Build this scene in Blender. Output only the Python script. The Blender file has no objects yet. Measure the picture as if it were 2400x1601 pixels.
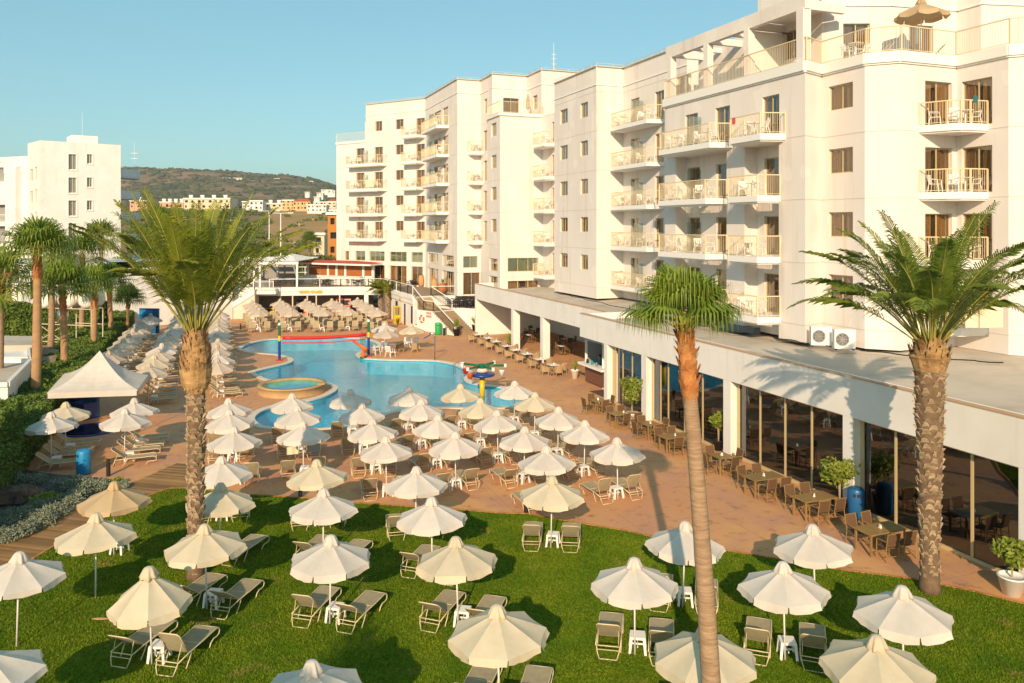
import bpy, math, random
import numpy as np
from mathutils import Vector, Matrix, noise
random.seed(7)
R=math.radians
# ---------------------------------------------------------------- camera, sky, sun, exposure
scn=bpy.context.scene
FP=1850.0; HC=10.9; YH=530.0          # focal length and horizon in photo pixels (2400 wide), eye height in metres
cam_d=bpy.data.cameras.new('camera'); cam=bpy.data.objects.new('camera',cam_d); scn.collection.objects.link(cam)
cam_d.sensor_width=36; cam_d.lens=FP/2400*36; cam_d.shift_y=-(800.5-YH)/2400
cam_d.clip_start=.3; cam_d.clip_end=20000
cam.location=(0,0,HC); cam.rotation_euler=(R(90),0,0); scn.camera=cam
SUN_EL=R(23.5); SUN_AZ=R(8.0)
sdir=Vector((-math.sin(SUN_AZ)*math.cos(SUN_EL),-math.cos(SUN_AZ)*math.cos(SUN_EL),math.sin(SUN_EL)))
w=bpy.data.worlds.new('World'); scn.world=w; w.use_nodes=True
nt=w.node_tree; bg=nt.nodes['Background']
sky=nt.nodes.new('ShaderNodeTexSky'); sky.sky_type='NISHITA'; sky.sun_disc=False
sky.sun_elevation=SUN_EL; sky.sun_rotation=R(180)+SUN_AZ; sky.altitude=0; sky.air_density=1.0; sky.dust_density=1.0; sky.ozone_density=1.0
hs=nt.nodes.new('ShaderNodeMix'); hs.data_type='RGBA'; hs.blend_type='MULTIPLY'; hs.inputs[0].default_value=1
hs.inputs[7].default_value=(.78,.97,.90,1)
mx=nt.nodes.new('ShaderNodeMix'); mx.data_type='RGBA'; mx.inputs[0].default_value=.42; mx.inputs[7].default_value=(1.75,4.0,4.6,1)
nt.links.new(sky.outputs[0],hs.inputs[6]); nt.links.new(hs.outputs[2],mx.inputs[6]); nt.links.new(mx.outputs[2],bg.inputs[0]); bg.inputs[1].default_value=.135
sl=bpy.data.lights.new('sun','SUN'); sl.energy=5.0; sl.angle=R(.5); sl.color=(1,.73,.47)
so=bpy.data.objects.new('sun',sl); scn.collection.objects.link(so); so.rotation_euler=(-sdir).to_track_quat('-Z','Y').to_euler()
scn.view_settings.view_transform='Standard'; scn.view_settings.look='None'; scn.view_settings.exposure=.20; scn.view_settings.gamma=1
scn.cycles.max_bounces=8; scn.cycles.transparent_max_bounces=12; scn.cycles.caustics_reflective=False; scn.cycles.caustics_refractive=False

# ---------------------------------------------------------------- helpers
COL=scn.collection
KIDS={}
def link(o,parent=None):
    COL.objects.link(o)
    if parent is not None:
        o.parent=parent; KIDS.setdefault(parent.name,[]).append(o)
    return o
def tag(o,label=None,cat=None,group=None,kind=None):
    if label: o['label']=label
    if cat: o['category']=cat
    if group: o['group']=group
    if kind: o['kind']=kind
    return o
def empty(name,loc=(0,0,0),rz=0,label=None,cat=None,group=None):
    o=bpy.data.objects.new(name,None); COL.objects.link(o); o.location=loc; o.rotation_euler=(0,0,rz); o.empty_display_size=.2
    return tag(o,label,cat,group)
def copy_tree(o,parent=None):
    c=o.copy(); COL.objects.link(c)
    if parent is not None:
        c.parent=parent; KIDS.setdefault(parent.name,[]).append(c)
    for ch in KIDS.get(o.name,[]): copy_tree(ch,c)
    return c
def place(proto,loc,rz,label,group=None,mat=None,used=set(),scale=1):
    if proto.name in used: o=copy_tree(proto)
    else: used.add(proto.name); o=proto
    o.location=loc; o.rotation_euler=(0,0,rz); o['label']=label
    if scale!=1: o.scale=(scale,)*3
    if group: o['group']=group
    return o
class MB:
    def __init__(s): s.v=[]; s.f=[]
    def add(s,v,f):
        n=len(s.v); s.v+= [tuple(p) for p in v]; s.f+=[tuple(i+n for i in q) for q in f]; return s
    def quad(s,a,b,c,d): return s.add((a,b,c,d),((0,1,2,3),))
    def poly(s,pts): return s.add(pts,(tuple(range(len(pts))),))
    def box(s,x0,x1,y0,y1,z0,z1): return s.hexa([(x0,y0),(x1,y0),(x1,y1),(x0,y1)],z0,z1)
    def cbox(s,c,sx,sy,sz): return s.box(c[0]-sx/2,c[0]+sx/2,c[1]-sy/2,c[1]+sy/2,c[2]-sz/2,c[2]+sz/2)
    def hexa(s,p,z0,z1,top=None):
        q=top or p; n=len(p)
        v=[(a[0],a[1],z0) for a in p]+[(a[0],a[1],z1) for a in q]
        f=[tuple(reversed(range(n))),tuple(range(n,2*n))]+[(i,(i+1)%n,(i+1)%n+n,i+n) for i in range(n)]
        return s.add(v,f)
    def beam(s,a,b,wd,h,up=Vector((0,0,1))):
        a=Vector(a); b=Vector(b); d=(b-a).normalized(); r=d.cross(up)
        if r.length<1e-4: r=Vector((1,0,0))
        r.normalize(); u=r.cross(d)
        v=[]
        for p in (a,b):
            for sx,sz in ((-1,-1),(1,-1),(1,1),(-1,1)): v.append(p+r*sx*wd/2+u*sz*h/2)
        return s.add(v,((0,1,2,3),(4,7,6,5),(0,4,5,1),(1,5,6,2),(2,6,7,3),(3,7,4,0)))
    def tube(s,pts,r,n=6,closed=False,cap=True):
        pts=[Vector(p) for p in pts]; m=len(pts); rr=r if isinstance(r,(list,tuple)) else [r]*m
        base=len(s.v); prev=None
        for i,p in enumerate(pts):
            a=pts[(i-1)%m] if (i>0 or closed) else p; b=pts[(i+1)%m] if (i<m-1 or closed) else p
            d=(b-a).normalized()
            if prev is None:
                x=d.orthogonal().normalized()
            else:
                x=(prev-d*prev.dot(d)).normalized()
            prev=x; y=d.cross(x)
            for k in range(n):
                t=2*math.pi*k/n; s.v.append(tuple(p+(x*math.cos(t)+y*math.sin(t))*rr[i]))
        for i in range(m if closed else m-1):
            j=(i+1)%m
            for k in range(n):
                l=(k+1)%n; s.f.append((base+i*n+k,base+i*n+l,base+j*n+l,base+j*n+k))
        if cap and not closed:
            s.f.append(tuple(base+k for k in reversed(range(n)))); s.f.append(tuple(base+(m-1)*n+k for k in range(n)))
        return s
    def lathe(s,prof,n=16,c=(0,0,0),mod=None):
        base=len(s.v)
        for i,(r,z) in enumerate(prof):
            for k in range(n):
                t=2*math.pi*k/n; q=r*(mod(t,i) if mod else 1)
                s.v.append((c[0]+q*math.cos(t),c[1]+q*math.sin(t),c[2]+z))
        for i in range(len(prof)-1):
            for k in range(n):
                l=(k+1)%n; s.f.append((base+i*n+k,base+i*n+l,base+(i+1)*n+l,base+(i+1)*n+k))
        s.f.append(tuple(base+k for k in reversed(range(n)))); s.f.append(tuple(base+(len(prof)-1)*n+k for k in range(n)))
        return s
    def mesh(s,name,mat=None,smooth=False,off=None):
        me=bpy.data.meshes.new(name)
        v=s.v if off is None else [(a[0]-off[0],a[1]-off[1],a[2]-off[2]) for a in s.v]
        me.from_pydata(v,[],s.f); me.validate(); me.update()
        if mat: me.materials.append(mat)
        if smooth:
            me.polygons.foreach_set('use_smooth',[True]*len(me.polygons))
            me.update()
        return me
    def build(s,name,mat,parent=None,smooth=False,off=None):
        return link(bpy.data.objects.new(name,s.mesh(name,mat,smooth,off)),parent)
def inst(name,mesh,parent=None,loc=(0,0,0),rz=0):
    o=bpy.data.objects.new(name,mesh); o.location=loc; o.rotation_euler=(0,0,rz); return link(o,parent)
def np_mesh(name,verts,quads,mat):
    me=bpy.data.meshes.new(name); nv=len(verts); k=quads.shape[1]; nf=len(quads)
    me.vertices.add(nv); me.vertices.foreach_set('co',np.ascontiguousarray(verts,dtype=np.float32).ravel())
    me.loops.add(nf*k); me.loops.foreach_set('vertex_index',np.ascontiguousarray(quads,dtype=np.int32).ravel())
    me.polygons.add(nf); me.polygons.foreach_set('loop_start',np.arange(0,nf*k,k,dtype=np.int32))
    me.update(calc_edges=True); me.materials.append(mat); return me
# photo pixel + known height -> place in the world
def P(x,y,z=0.0):
    Z=FP*(HC-z)/(y-YH); return Vector(((x-1200)*Z/FP,Z,z))
GA=math.atan(705/FP)                   # the site's grid runs away from the eye, turned left
D=Vector((-math.sin(GA),math.cos(GA),0)); V=Vector((math.cos(GA),math.sin(GA),0))
def hit(p,d,px):
    k=(px-1200)/FP       # (p.x+t d.x) = k (p.y+t d.y)
    t=(k*p.y-p.x)/(d.x-k*d.y); return Vector((p.x+t*d.x,p.y+t*d.y,0))
def flat(p): return Vector((p[0],p[1],0))
def at(p,z): return Vector((p[0],p[1],z))
ORD=['first','second','third','fourth','fifth','sixth','seventh','eighth','ninth','tenth','eleventh','twelfth','thirteenth','fourteenth','fifteenth','sixteenth','seventeenth','eighteenth','nineteenth','twentieth','twenty-first','twenty-second','twenty-third','twenty-fourth']

# ---------------------------------------------------------------- materials
def mat(name,col,rough=.7,col2=None,scale=3,bump=0,bscale=30,spec=.4,metal=0,trans=0,detail=4,rand=0,stretch=None,thr=None,coat=0):
    m=bpy.data.materials.new(name); m.use_nodes=True; t=m.node_tree; b=t.nodes['Principled BSDF']
    b.inputs['Roughness'].default_value=rough; b.inputs['Specular IOR Level'].default_value=spec; b.inputs['Metallic'].default_value=metal
    if coat: b.inputs['Coat Weight'].default_value=coat
    b.inputs['Base Color'].default_value=(*col,1)
    tc=t.nodes.new('ShaderNodeTexCoord'); src=tc.outputs['Object']
    if stretch:
        mp=t.nodes.new('ShaderNodeMapping'); mp.inputs['Scale'].default_value=stretch; t.links.new(src,mp.inputs[0]); src=mp.outputs[0]
    cur=None
    if col2:
        n=t.nodes.new('ShaderNodeTexNoise'); n.inputs['Scale'].default_value=scale; n.inputs['Detail'].default_value=detail; n.inputs['Roughness'].default_value=.6
        t.links.new(src,n.inputs[0])
        r=t.nodes.new('ShaderNodeMapRange'); a,c=thr or (.35,.65); r.inputs[1].default_value=a; r.inputs[2].default_value=c
        t.links.new(n.outputs[0],r.inputs[0])
        mx=t.nodes.new('ShaderNodeMix'); mx.data_type='RGBA'; mx.inputs[6].default_value=(*col,1); mx.inputs[7].default_value=(*col2,1)
        t.links.new(r.outputs[0],mx.inputs[0]); cur=mx.outputs[2]
    if rand:
        oi=t.nodes.new('ShaderNodeObjectInfo'); hv=t.nodes.new('ShaderNodeHueSaturation'); mr=t.nodes.new('ShaderNodeMapRange')
        mr.inputs[3].default_value=1-rand; mr.inputs[4].default_value=1+rand; t.links.new(oi.outputs['Random'],mr.inputs[0])
        t.links.new(mr.outputs[0],hv.inputs['Value'])
        if cur: t.links.new(cur,hv.inputs['Color'])
        else: hv.inputs['Color'].default_value=(*col,1)
        cur=hv.outputs[0]
    if cur: t.links.new(cur,b.inputs['Base Color'])
    if bump:
        n2=t.nodes.new('ShaderNodeTexNoise'); n2.inputs['Scale'].default_value=bscale; n2.inputs['Detail'].default_value=3; t.links.new(src,n2.inputs[0])
        bp=t.nodes.new('ShaderNodeBump'); bp.inputs['Strength'].default_value=bump; bp.inputs['Distance'].default_value=.03
        t.links.new(n2.outputs[0],bp.inputs['Height']); t.links.new(bp.outputs[0],b.inputs['Normal'])
    if trans:
        o=t.nodes['Material Output']; tr=t.nodes.new('ShaderNodeBsdfTranslucent'); ms=t.nodes.new('ShaderNodeMixShader'); ms.inputs[0].default_value=trans
        if cur: t.links.new(cur,tr.inputs[0])
        else: tr.inputs[0].default_value=(*col,1)
        t.links.new(b.outputs[0],ms.inputs[1]); t.links.new(tr.outputs[0],ms.inputs[2]); t.links.new(ms.outputs[0],o.inputs[0])
    return m
def glassmat(name,tint,rmin=.06,refl=(1,1,1)):
    m=bpy.data.materials.new(name); m.use_nodes=True; t=m.node_tree; t.nodes.clear()
    o=t.nodes.new('ShaderNodeOutputMaterial'); ms=t.nodes.new('ShaderNodeMixShader'); tr=t.nodes.new('ShaderNodeBsdfTransparent'); gl=t.nodes.new('ShaderNodeBsdfGlossy')
    fr=t.nodes.new('ShaderNodeFresnel'); ge=t.nodes.new('ShaderNodeNewGeometry'); io=t.nodes.new('ShaderNodeMapRange'); io.name='ior'; io.inputs[3].default_value=1.5; io.inputs[4].default_value=1/1.5; t.links.new(ge.outputs['Backfacing'],io.inputs[0]); t.links.new(io.outputs[0],fr.inputs[0]); ad=t.nodes.new('ShaderNodeMath'); ad.operation='MULTIPLY_ADD'; ad.inputs[1].default_value=1.6; ad.inputs[2].default_value=rmin
    t.links.new(fr.outputs[0],ad.inputs[0]); t.links.new(ad.outputs[0],ms.inputs[0])
    tr.inputs[0].default_value=(*tint,1); gl.inputs['Roughness'].default_value=.015; gl.inputs['Color'].default_value=(*refl,1)
    t.links.new(tr.outputs[0],ms.inputs[1]); t.links.new(gl.outputs[0],ms.inputs[2]); t.links.new(ms.outputs[0],o.inputs[0]); return m
M={}
M['plaster']=mat('plaster_cream',(.76,.71,.675),.85,(.69,.635,.59),.35,.12,14,spec=.2,stretch=(1,1,.35),thr=(.42,.8))
M['white']=mat('white_paint',(.80,.79,.77),.6,(.74,.73,.70),.6,.06,20,spec=.3)
M['slab']=mat('balcony_white',(.82,.80,.76),.6,spec=.3)
M['groove']=mat('plaster_groove',(.60,.54,.46),.9)
M['frame']=mat('tan_aluminium',(.56,.44,.24),.45,spec=.5)
M['frame_pale']=mat('pale_aluminium',(.62,.54,.40),.45,spec=.5)
M['rail']=mat('cream_railing',(.70,.57,.36),.5)
M['railw']=mat('white_railing',(.80,.80,.78),.45)
M['raild']=mat('dark_railing',(.06,.05,.04),.5)
M['pane']=glassmat('window_glass',(.84,.78,.70),.02)
M['bigpane']=glassmat('door_glass',(.13,.12,.12),.17,(.58,.64,.70))
M['frosted']=glassmat('frosted_glass',(.75,.82,.78),.12)
M['curtain']=mat('gold_curtain',(.50,.34,.16),.9,(.30,.20,.09),1.2,rand=.35,stretch=(6,1,.3))
M['palecurtain']=mat('pale_curtain',(.72,.78,.80),.8,rand=.15)
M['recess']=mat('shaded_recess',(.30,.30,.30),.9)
def overlay(m,col,scale,stretch,thr,amt):
    t=m.node_tree; b=t.nodes['Principled BSDF']; c=b.inputs['Base Color'].links[0].from_socket; tc=[q for q in t.nodes if q.type=='TEX_COORD'][0]
    mp=t.nodes.new('ShaderNodeMapping'); mp.inputs['Scale'].default_value=stretch; t.links.new(tc.outputs['Object'],mp.inputs[0]); n=t.nodes.new('ShaderNodeTexNoise'); n.inputs['Scale'].default_value=scale; n.inputs['Detail'].default_value=6; t.links.new(mp.outputs[0],n.inputs[0])
    r=t.nodes.new('ShaderNodeMapRange'); r.inputs[1].default_value=thr[0]; r.inputs[2].default_value=thr[1]; r.inputs[4].default_value=amt; t.links.new(n.outputs[0],r.inputs[0])
    x=t.nodes.new('ShaderNodeMix'); x.data_type='RGBA'; x.inputs[7].default_value=(*col,1); t.links.new(r.outputs[0],x.inputs[0]); t.links.new(c,x.inputs[6]); t.links.new(x.outputs[2],b.inputs['Base Color'])
overlay(M['plaster'],(.52,.43,.34),1.6,(1,1,.06),(.56,.80),.55)
overlay(M['plaster'],(.88,.83,.77),.5,(1,1,.8),(.60,.62),.35)
overlay(M['white'],(.55,.53,.50),2.2,(1,1,.08),(.58,.82),.5)
M['blind']=mat('green_blind',(.46,.44,.30),.8,rand=.1)
M['dark']=mat('dark_interior',(.025,.02,.018),.9)
M['roofgrey']=mat('flat_roof',(.46,.41,.34),.95,(.56,.50,.42),.35,.15,10,thr=(.35,.7))
M['trimterra']=mat('terracotta_edge',(.50,.33,.20),.8)
def fabric(name,c,c2): return mat(name,c,.85,c2,1.6,.25,5,spec=.15,trans=.22,rand=.05)
M['fab0']=fabric('white_canvas',(.76,.70,.64),(.68,.62,.56))
M['fab1']=fabric('cream_canvas',(.74,.65,.49),(.66,.57,.42))
M['fab2']=fabric('tan_canvas',(.62,.46,.28),(.55,.40,.24))
M['fab3']=fabric('dusty_canvas',(.66,.56,.46),(.58,.49,.40))
M['pole']=mat('white_pole',(.78,.77,.74),.4)
M['sling']=mat('beige_sling',(.42,.36,.23),.8,(.37,.31,.20),6,rand=.06,trans=.1)
M['loungeframe']=mat('lounger_frame',(.66,.55,.36),.45,rand=.04)
M['plastic']=mat('white_plastic',(.82,.81,.79),.4)
M['palmleaf']=mat('date_palm_leaf',(.17,.22,.018),.5,(.32,.34,.035),.8,trans=.4,spec=.4)
M['palmleaf2']=mat('dark_palm_leaf',(.11,.18,.022),.45,(.22,.28,.04),.8,trans=.35,spec=.4)
M['fanleaf']=mat('fan_palm_leaf',(.13,.21,.02),.5,(.26,.34,.04),1.2,trans=.3,spec=.4)
M['rib']=mat('frond_stalk',(.32,.30,.06),.6)
M['boot']=mat('palm_boots',(.27,.15,.065),.95,(.50,.31,.14),3,.5,16,rand=.1)
M['husk']=mat('palm_husk',(.42,.15,.045),.9,(.55,.26,.09),4,.5,25)
M['core']=mat('palm_trunk_core',(.13,.085,.05),.95,(.20,.13,.08),5,.4,14)
M['bark']=mat('palm_bark',(.30,.20,.12),.95,(.52,.40,.26),5,.7,14,stretch=(1,1,3))
M['barks']=mat('smooth_palm_bark',(.27,.17,.10),.95,(.42,.29,.18),2.5,.6,10,stretch=(1,1,9))
M['barko']=mat('orange_palm_bark',(.44,.25,.11),.95,(.33,.21,.12),1.2,.6,10,stretch=(1,1,3))
M['hedge']=mat('hedge_leaf',(.08,.155,.02),.6,(.18,.25,.035),1.4,trans=.2,thr=(.3,.7))
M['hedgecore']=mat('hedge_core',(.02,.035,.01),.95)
M['shrub']=mat('shrub_leaf',(.08,.13,.03),.7,(.19,.21,.05),.5,trans=.15)
M['silver']=mat('silver_leaf',(.17,.21,.15),.8,(.30,.33,.23),3,trans=.1)
M['brightleaf']=mat('bright_leaf',(.20,.28,.03),.5,(.32,.36,.06),4,trans=.3)
M['wicker']=mat('tan_wicker',(.44,.31,.17),.8,(.34,.23,.12),40,.6,60,rand=.08)
M['dwicker']=mat('brown_wicker',(.16,.09,.045),.75,(.10,.055,.03),40,.5,60,rand=.1)
M['dwood']=mat('table_wood',(.32,.20,.07),.45,(.24,.15,.05),3,stretch=(8,1,1),rand=.1)
M['blackc']=mat('black_furniture',(.018,.017,.018),.6)
M['blue']=mat('blue_bin',(.015,.24,.50),.4,spec=.5)
M['dblue']=mat('dark_blue_bin',(.015,.11,.28),.35,spec=.5)
M['green']=mat('green_bin',(.02,.40,.10),.4,spec=.5)
M['red']=mat('red_paint',(.62,.02,.015),.4,spec=.5)
M['yellow']=mat('yellow_paint',(.80,.50,.01),.4,spec=.5)
M['pgreen']=mat('green_paint',(.01,.13,.05),.35,spec=.5)
M['pblue']=mat('blue_paint',(.012,.05,.26),.3,spec=.5)
M['orange']=mat('orange_paint',(.75,.13,.02),.4)
M['sign']=mat('sign_yellow',(.78,.44,.015),.6)
M['signred']=mat('sign_red',(.65,.06,.02),.6)
M['terra']=mat('terracotta_pot',(.50,.17,.06),.8,(.42,.14,.05),5)
M['sand']=mat('clay_jar',(.58,.34,.16),.85,(.48,.27,.12),4,.3,8)
M['chrome']=mat('steel',(.55,.55,.56),.25,metal=1)
M['rock']=mat('rock',(.16,.10,.07),.95,(.10,.06,.045),3,.8,5)
M['coping']=mat('pool_coping',(.72,.66,.56),.7,(.60,.52,.42),6,.2,20)
M['plinth']=mat('tan_concrete',(.50,.34,.17),.85,(.40,.27,.14),1.5,.2,20)
M['skin']=mat('skin',(.40,.22,.14),.6)
M['teal']=mat('teal_cloth',(.01,.28,.30),.8)
overlay(M['roofgrey'],(.30,.26,.21),.5,(1,1,1),(.55,.75),.5)
# ---------------------------------------------------------------- the setting
from mathutils.geometry import tessellate_polygon
def catmull(pts,k=6):
    n=len(pts); o=[]
    for i in range(n):
        a,b,c,d=pts[(i-1)%n],pts[i],pts[(i+1)%n],pts[(i+2)%n]
        for j in range(k):
            t=j/k; o.append(.5*((2*b)+(c-a)*t+(2*a-5*b+4*c-d)*t*t+(3*b-a-3*c+d)*t**3))
    return o
def sheet(name,loops,z,m,kind='structure',parent=None):
    tris=tessellate_polygon([[Vector((p[0],p[1],0)) for p in l] for l in loops])
    allp=[p for l in loops for p in l]
    mb=MB(); mb.add([(p[0],p[1],z) for p in allp],tris); o=mb.build(name,m,parent)
    bm=__import__('bmesh').new(); bm.from_mesh(o.data)
    for f in bm.faces:
        if f.normal.z<0: f.normal_flip()
    bm.to_mesh(o.data); bm.free()
    if kind: o['kind']=kind
    return o
def sstep(a,b,x):
    t=max(0,min(1,(x-a)/(b-a))); return t*t*(3-2*t)
RK=[(-2500,30),(-800,90),(0,128),(300,133),(400,134),(520,132),(600,124),(688,119),(730,115),(760,108),(790,96),(850,78),(950,55),(1200,30),(2000,15),(5000,10)]
def ridge(px):
    for (a,ha),(b,hb) in zip(RK,RK[1:]):
        if a<=px<=b: return .94*(ha+(hb-ha)*(px-a)/(b-a))
    return 10
def hz(x,y):
    if y<112: 
        return -2.0 if (-46<x<16 and 5<y<112) else -.06
    px=1200+FP*x/y; g=sstep(112,460,y)*19.5
    h=g+(ridge(px)-19.5)*(.12*sstep(480,800,y)+.88*sstep(700,1680,y)) if y>480 else g
    n=noise.noise(Vector((x/160,y/220,3)))*.5+noise.noise(Vector((x/50,y/60,8)))*.22
    if y>500: h+=n*22*sstep(500,1100,y)*(1-.75*sstep(1450,1650,y))
    elif y>120: h+=n*2.0
    if y>1750: h-=110*sstep(1800,3000,y)
    return h
xs=sorted(set([-9000,-6000,-4000,-3000,-2300]+list(range(-1800,901,30))+[-46,16,1100,1500,2200,3200,5000,9000]))
ys=sorted(set([-3000,-1000,-300,-50,4.9,5,50,111.9,112]+list(range(120,480,20))+list(range(480,1900,22))+[2000,2200,2600,3000,4500,7000,12000]))
mb=MB(); nx=len(xs)
mb.v=[(x,y,hz(x,y)) for y in ys for x in xs]
mb.f=[(j*nx+i,j*nx+i+1,(j+1)*nx+i+1,(j+1)*nx+i) for j in range(len(ys)-1) for i in range(nx-1)]
def terrain_mat():
    m=mat('terrain',(.12,.11,.05),.95,(.30,.175,.085),.010,detail=9); t=m.node_tree; b=t.nodes['Principled BSDF']
    n=t.nodes.new('ShaderNodeTexNoise'); n.inputs['Scale'].default_value=.03; n.inputs['Detail'].default_value=10; n.inputs['Roughness'].default_value=.7
    tc=[q for q in t.nodes if q.type=='TEX_COORD'][0]; mp=t.nodes.new('ShaderNodeMapping'); mp.inputs['Scale'].default_value=(1,.6,3); t.links.new(tc.outputs['Object'],mp.inputs[0]); t.links.new(mp.outputs[0],n.inputs[0])
    r=t.nodes.new('ShaderNodeMapRange'); r.inputs[1].default_value=.51; r.inputs[2].default_value=.62; t.links.new(n.outputs[0],r.inputs[0])
    mx=t.nodes.new('ShaderNodeMix'); mx.data_type='RGBA'; mx.inputs[7].default_value=(.34,.21,.13,1)
    cur=b.inputs['Base Color'].links[0].from_socket; t.links.new(cur,mx.inputs[6]); t.links.new(r.outputs[0],mx.inputs[0]); t.links.new(mx.outputs[2],b.inputs['Base Color'])
    return m
g=mb.build('ground',terrain_mat(),smooth=True); tag(g,kind='structure')

POOLPX=[(567,817),(583,807),(619,798),(655,795),(708,793),(755,792),(798,792),(836,793.5),(869,799),(885,808),(876,816),(852,822),(834,829),(838,837),(855,841.5),(917,844.5),(1006,846),(1051,852),(1084,864),(1096,876),(1086,887),(1097,897),(1128,904),(1165,908),(1205,915),(1232,928),(1228,944),(1195,953),(1120,956),(1025,954),(952,960),(915,965),(885,975),(850,990),(806,999),(740,1003),(690,1003),(633,1001),(604,991),(598,978),(613,965),(640,955),(690,945),(735,937),(768,927),(790,914),(788,904),(765,897),(735,893),(680,892),(628,889),(597,873),(599,871),(625,864),(660,856),(686,848),(684,839),(660,832),(619,828),(583,824)]
pool=catmull([flat(P(x,y)) for x,y in POOLPX],5)
def offset(poly,d):
    n=len(poly); o=[]
    ar=sum(poly[i].x*poly[(i+1)%n].y-poly[(i+1)%n].x*poly[i].y for i in range(n)); s=1 if ar>0 else -1
    for i in range(n):
        e=(poly[(i+1)%n]-poly[i-1]).normalized(); o.append(poly[i]+Vector((e.y,-e.x,0))*d*s)
    return o
cop=offset(pool,.42)
def deck_mat():
    m=bpy.data.materials.new('stamped_concrete'); m.use_nodes=True; t=m.node_tree; b=t.nodes['Principled BSDF']; L=t.links.new
    tc=t.nodes.new('ShaderNodeTexCoord')
    def nz(s,d=4,sc=(1,1,1),ro=.6):
        mp=t.nodes.new('ShaderNodeMapping'); mp.inputs['Scale'].default_value=sc; L(tc.outputs['Object'],mp.inputs[0])
        n=t.nodes.new('ShaderNodeTexNoise'); n.inputs['Scale'].default_value=s; n.inputs['Detail'].default_value=d; n.inputs['Roughness'].default_value=ro; L(mp.outputs[0],n.inputs[0]); return n.outputs[0]
    def mr(x,a,c,lo=0,hi=1):
        r=t.nodes.new('ShaderNodeMapRange'); r.inputs[1].default_value=a; r.inputs[2].default_value=c; r.inputs[3].default_value=lo; r.inputs[4].default_value=hi; L(x,r.inputs[0]); return r.outputs[0]
    def mix(f,a,c,bt='MIX'):
        x=t.nodes.new('ShaderNodeMix'); x.data_type='RGBA'; x.blend_type=bt
        for i,q in ((0,f),(6,a),(7,c)):
            if hasattr(q,'links'): L(q,x.inputs[i])
            elif i==0: x.inputs[0].default_value=q
            else: x.inputs[i].default_value=(*q,1)
        return x.outputs[2]
    c=mix(mr(nz(.12,5),.4,.62),(.56,.285,.14),(.64,.345,.145))
    c=mix(mr(nz(.5,6),.45,.75),c,(.47,.245,.175))
    c=mix(mr(nz(2.2,8),.56,.72),c,(.42,.155,.075))
    c=mix(mr(nz(7,8,ro=.75),.60,.72),c,(.62,.42,.28))
    c=mix(mr(nz(.9,5),.62,.7),c,(.27,.17,.12))
    mp=t.nodes.new('ShaderNodeMapping'); mp.inputs['Rotation'].default_value=(0,0,-GA); L(tc.outputs['Object'],mp.inputs[0]); bk=t.nodes.new('ShaderNodeTexBrick'); bk.offset=0; bk.inputs['Scale'].default_value=1; bk.inputs['Brick Width'].default_value=3.6; bk.inputs['Row Height'].default_value=3.6; bk.inputs['Mortar Size'].default_value=.012; bk.inputs['Mortar Smooth'].default_value=.3; L(mp.outputs[0],bk.inputs[0])
    c=mix(mr(bk.outputs['Fac'],0,1,0,.55),c,(.24,.14,.09)); c=mix(mr(nz(14,6,ro=.8),.66,.72,0,.7),c,(.22,.12,.08))
    L(c,b.inputs['Base Color']); b.inputs['Roughness'].default_value=.75; b.inputs['Specular IOR Level'].default_value=.35
    bp=t.nodes.new('ShaderNodeBump'); bp.inputs['Strength'].default_value=.35; bp.inputs['Distance'].default_value=.02; L(nz(9,6),bp.inputs['Height']); L(bp.outputs[0],b.inputs['Normal'])
    return m
M['deck']=deck_mat()
o=sheet('pool_deck',[[(-46,5),(30,5),(30,112),(-46,112)],cop],0,M['deck'])
# coping ring, real step
mb=MB(); n=len(pool)
for i in range(n):
    j=(i+1)%n
    for (a,za),(b,zb) in (((cop,-.01),(cop,.045)),((cop,.045),(pool,.03)),((pool,.03),(pool,-1.5))):
        mb.quad(at(a[i],za),at(a[j],za),at(b[j],zb),at(b[i],zb))
coping=mb.build('pool_coping',M['coping']); tag(coping,kind='structure')
basin=mat('pool_tiles',(.035,.40,.58),.5,(.025,.34,.53),.8); 
mb=MB(); 
po=offset(pool,-.02)
for i in range(n):
    j=(i+1)%n; mb.quad(at(po[i],-.03),at(po[j],-.03),at(po[j],-1.2),at(po[i],-1.2))
mb.build('pool_wall',basin)['kind']='structure'
sheet('pool_floor',[pool],-1.2,basin)
def water_mat(name,tint,bs=.25,sc=2.2):
    m=glassmat(name,tint,.0); t=m.node_tree; L=t.links.new
    fr=[x for x in t.nodes if x.type=='FRESNEL'][0]; io=t.nodes['ior']; io.inputs[3].default_value=1.33; io.inputs[4].default_value=1/1.33; gl=[x for x in t.nodes if x.type=='BSDF_GLOSSY'][0]; gl.inputs['Roughness'].default_value=.05
    md=[x for x in t.nodes if x.type=='MATH'][0]; md.inputs[1].default_value=.85
    tc=t.nodes.new('ShaderNodeTexCoord'); n=t.nodes.new('ShaderNodeTexNoise'); n.inputs['Scale'].default_value=sc; n.inputs['Detail'].default_value=4; n.inputs['Distortion'].default_value=.6
    L(tc.outputs['Object'],n.inputs[0]); bp=t.nodes.new('ShaderNodeBump'); bp.inputs['Strength'].default_value=bs; bp.inputs['Distance'].default_value=.12
    L(n.outputs[0],bp.inputs['Height']); L(bp.outputs[0],fr.inputs['Normal']); L(bp.outputs[0],gl.inputs['Normal']); return m
M['water']=water_mat('pool_water',(.58,1,1))
sheet('pool_water',[offset(pool,.0)],-.09,M['water'])
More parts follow.
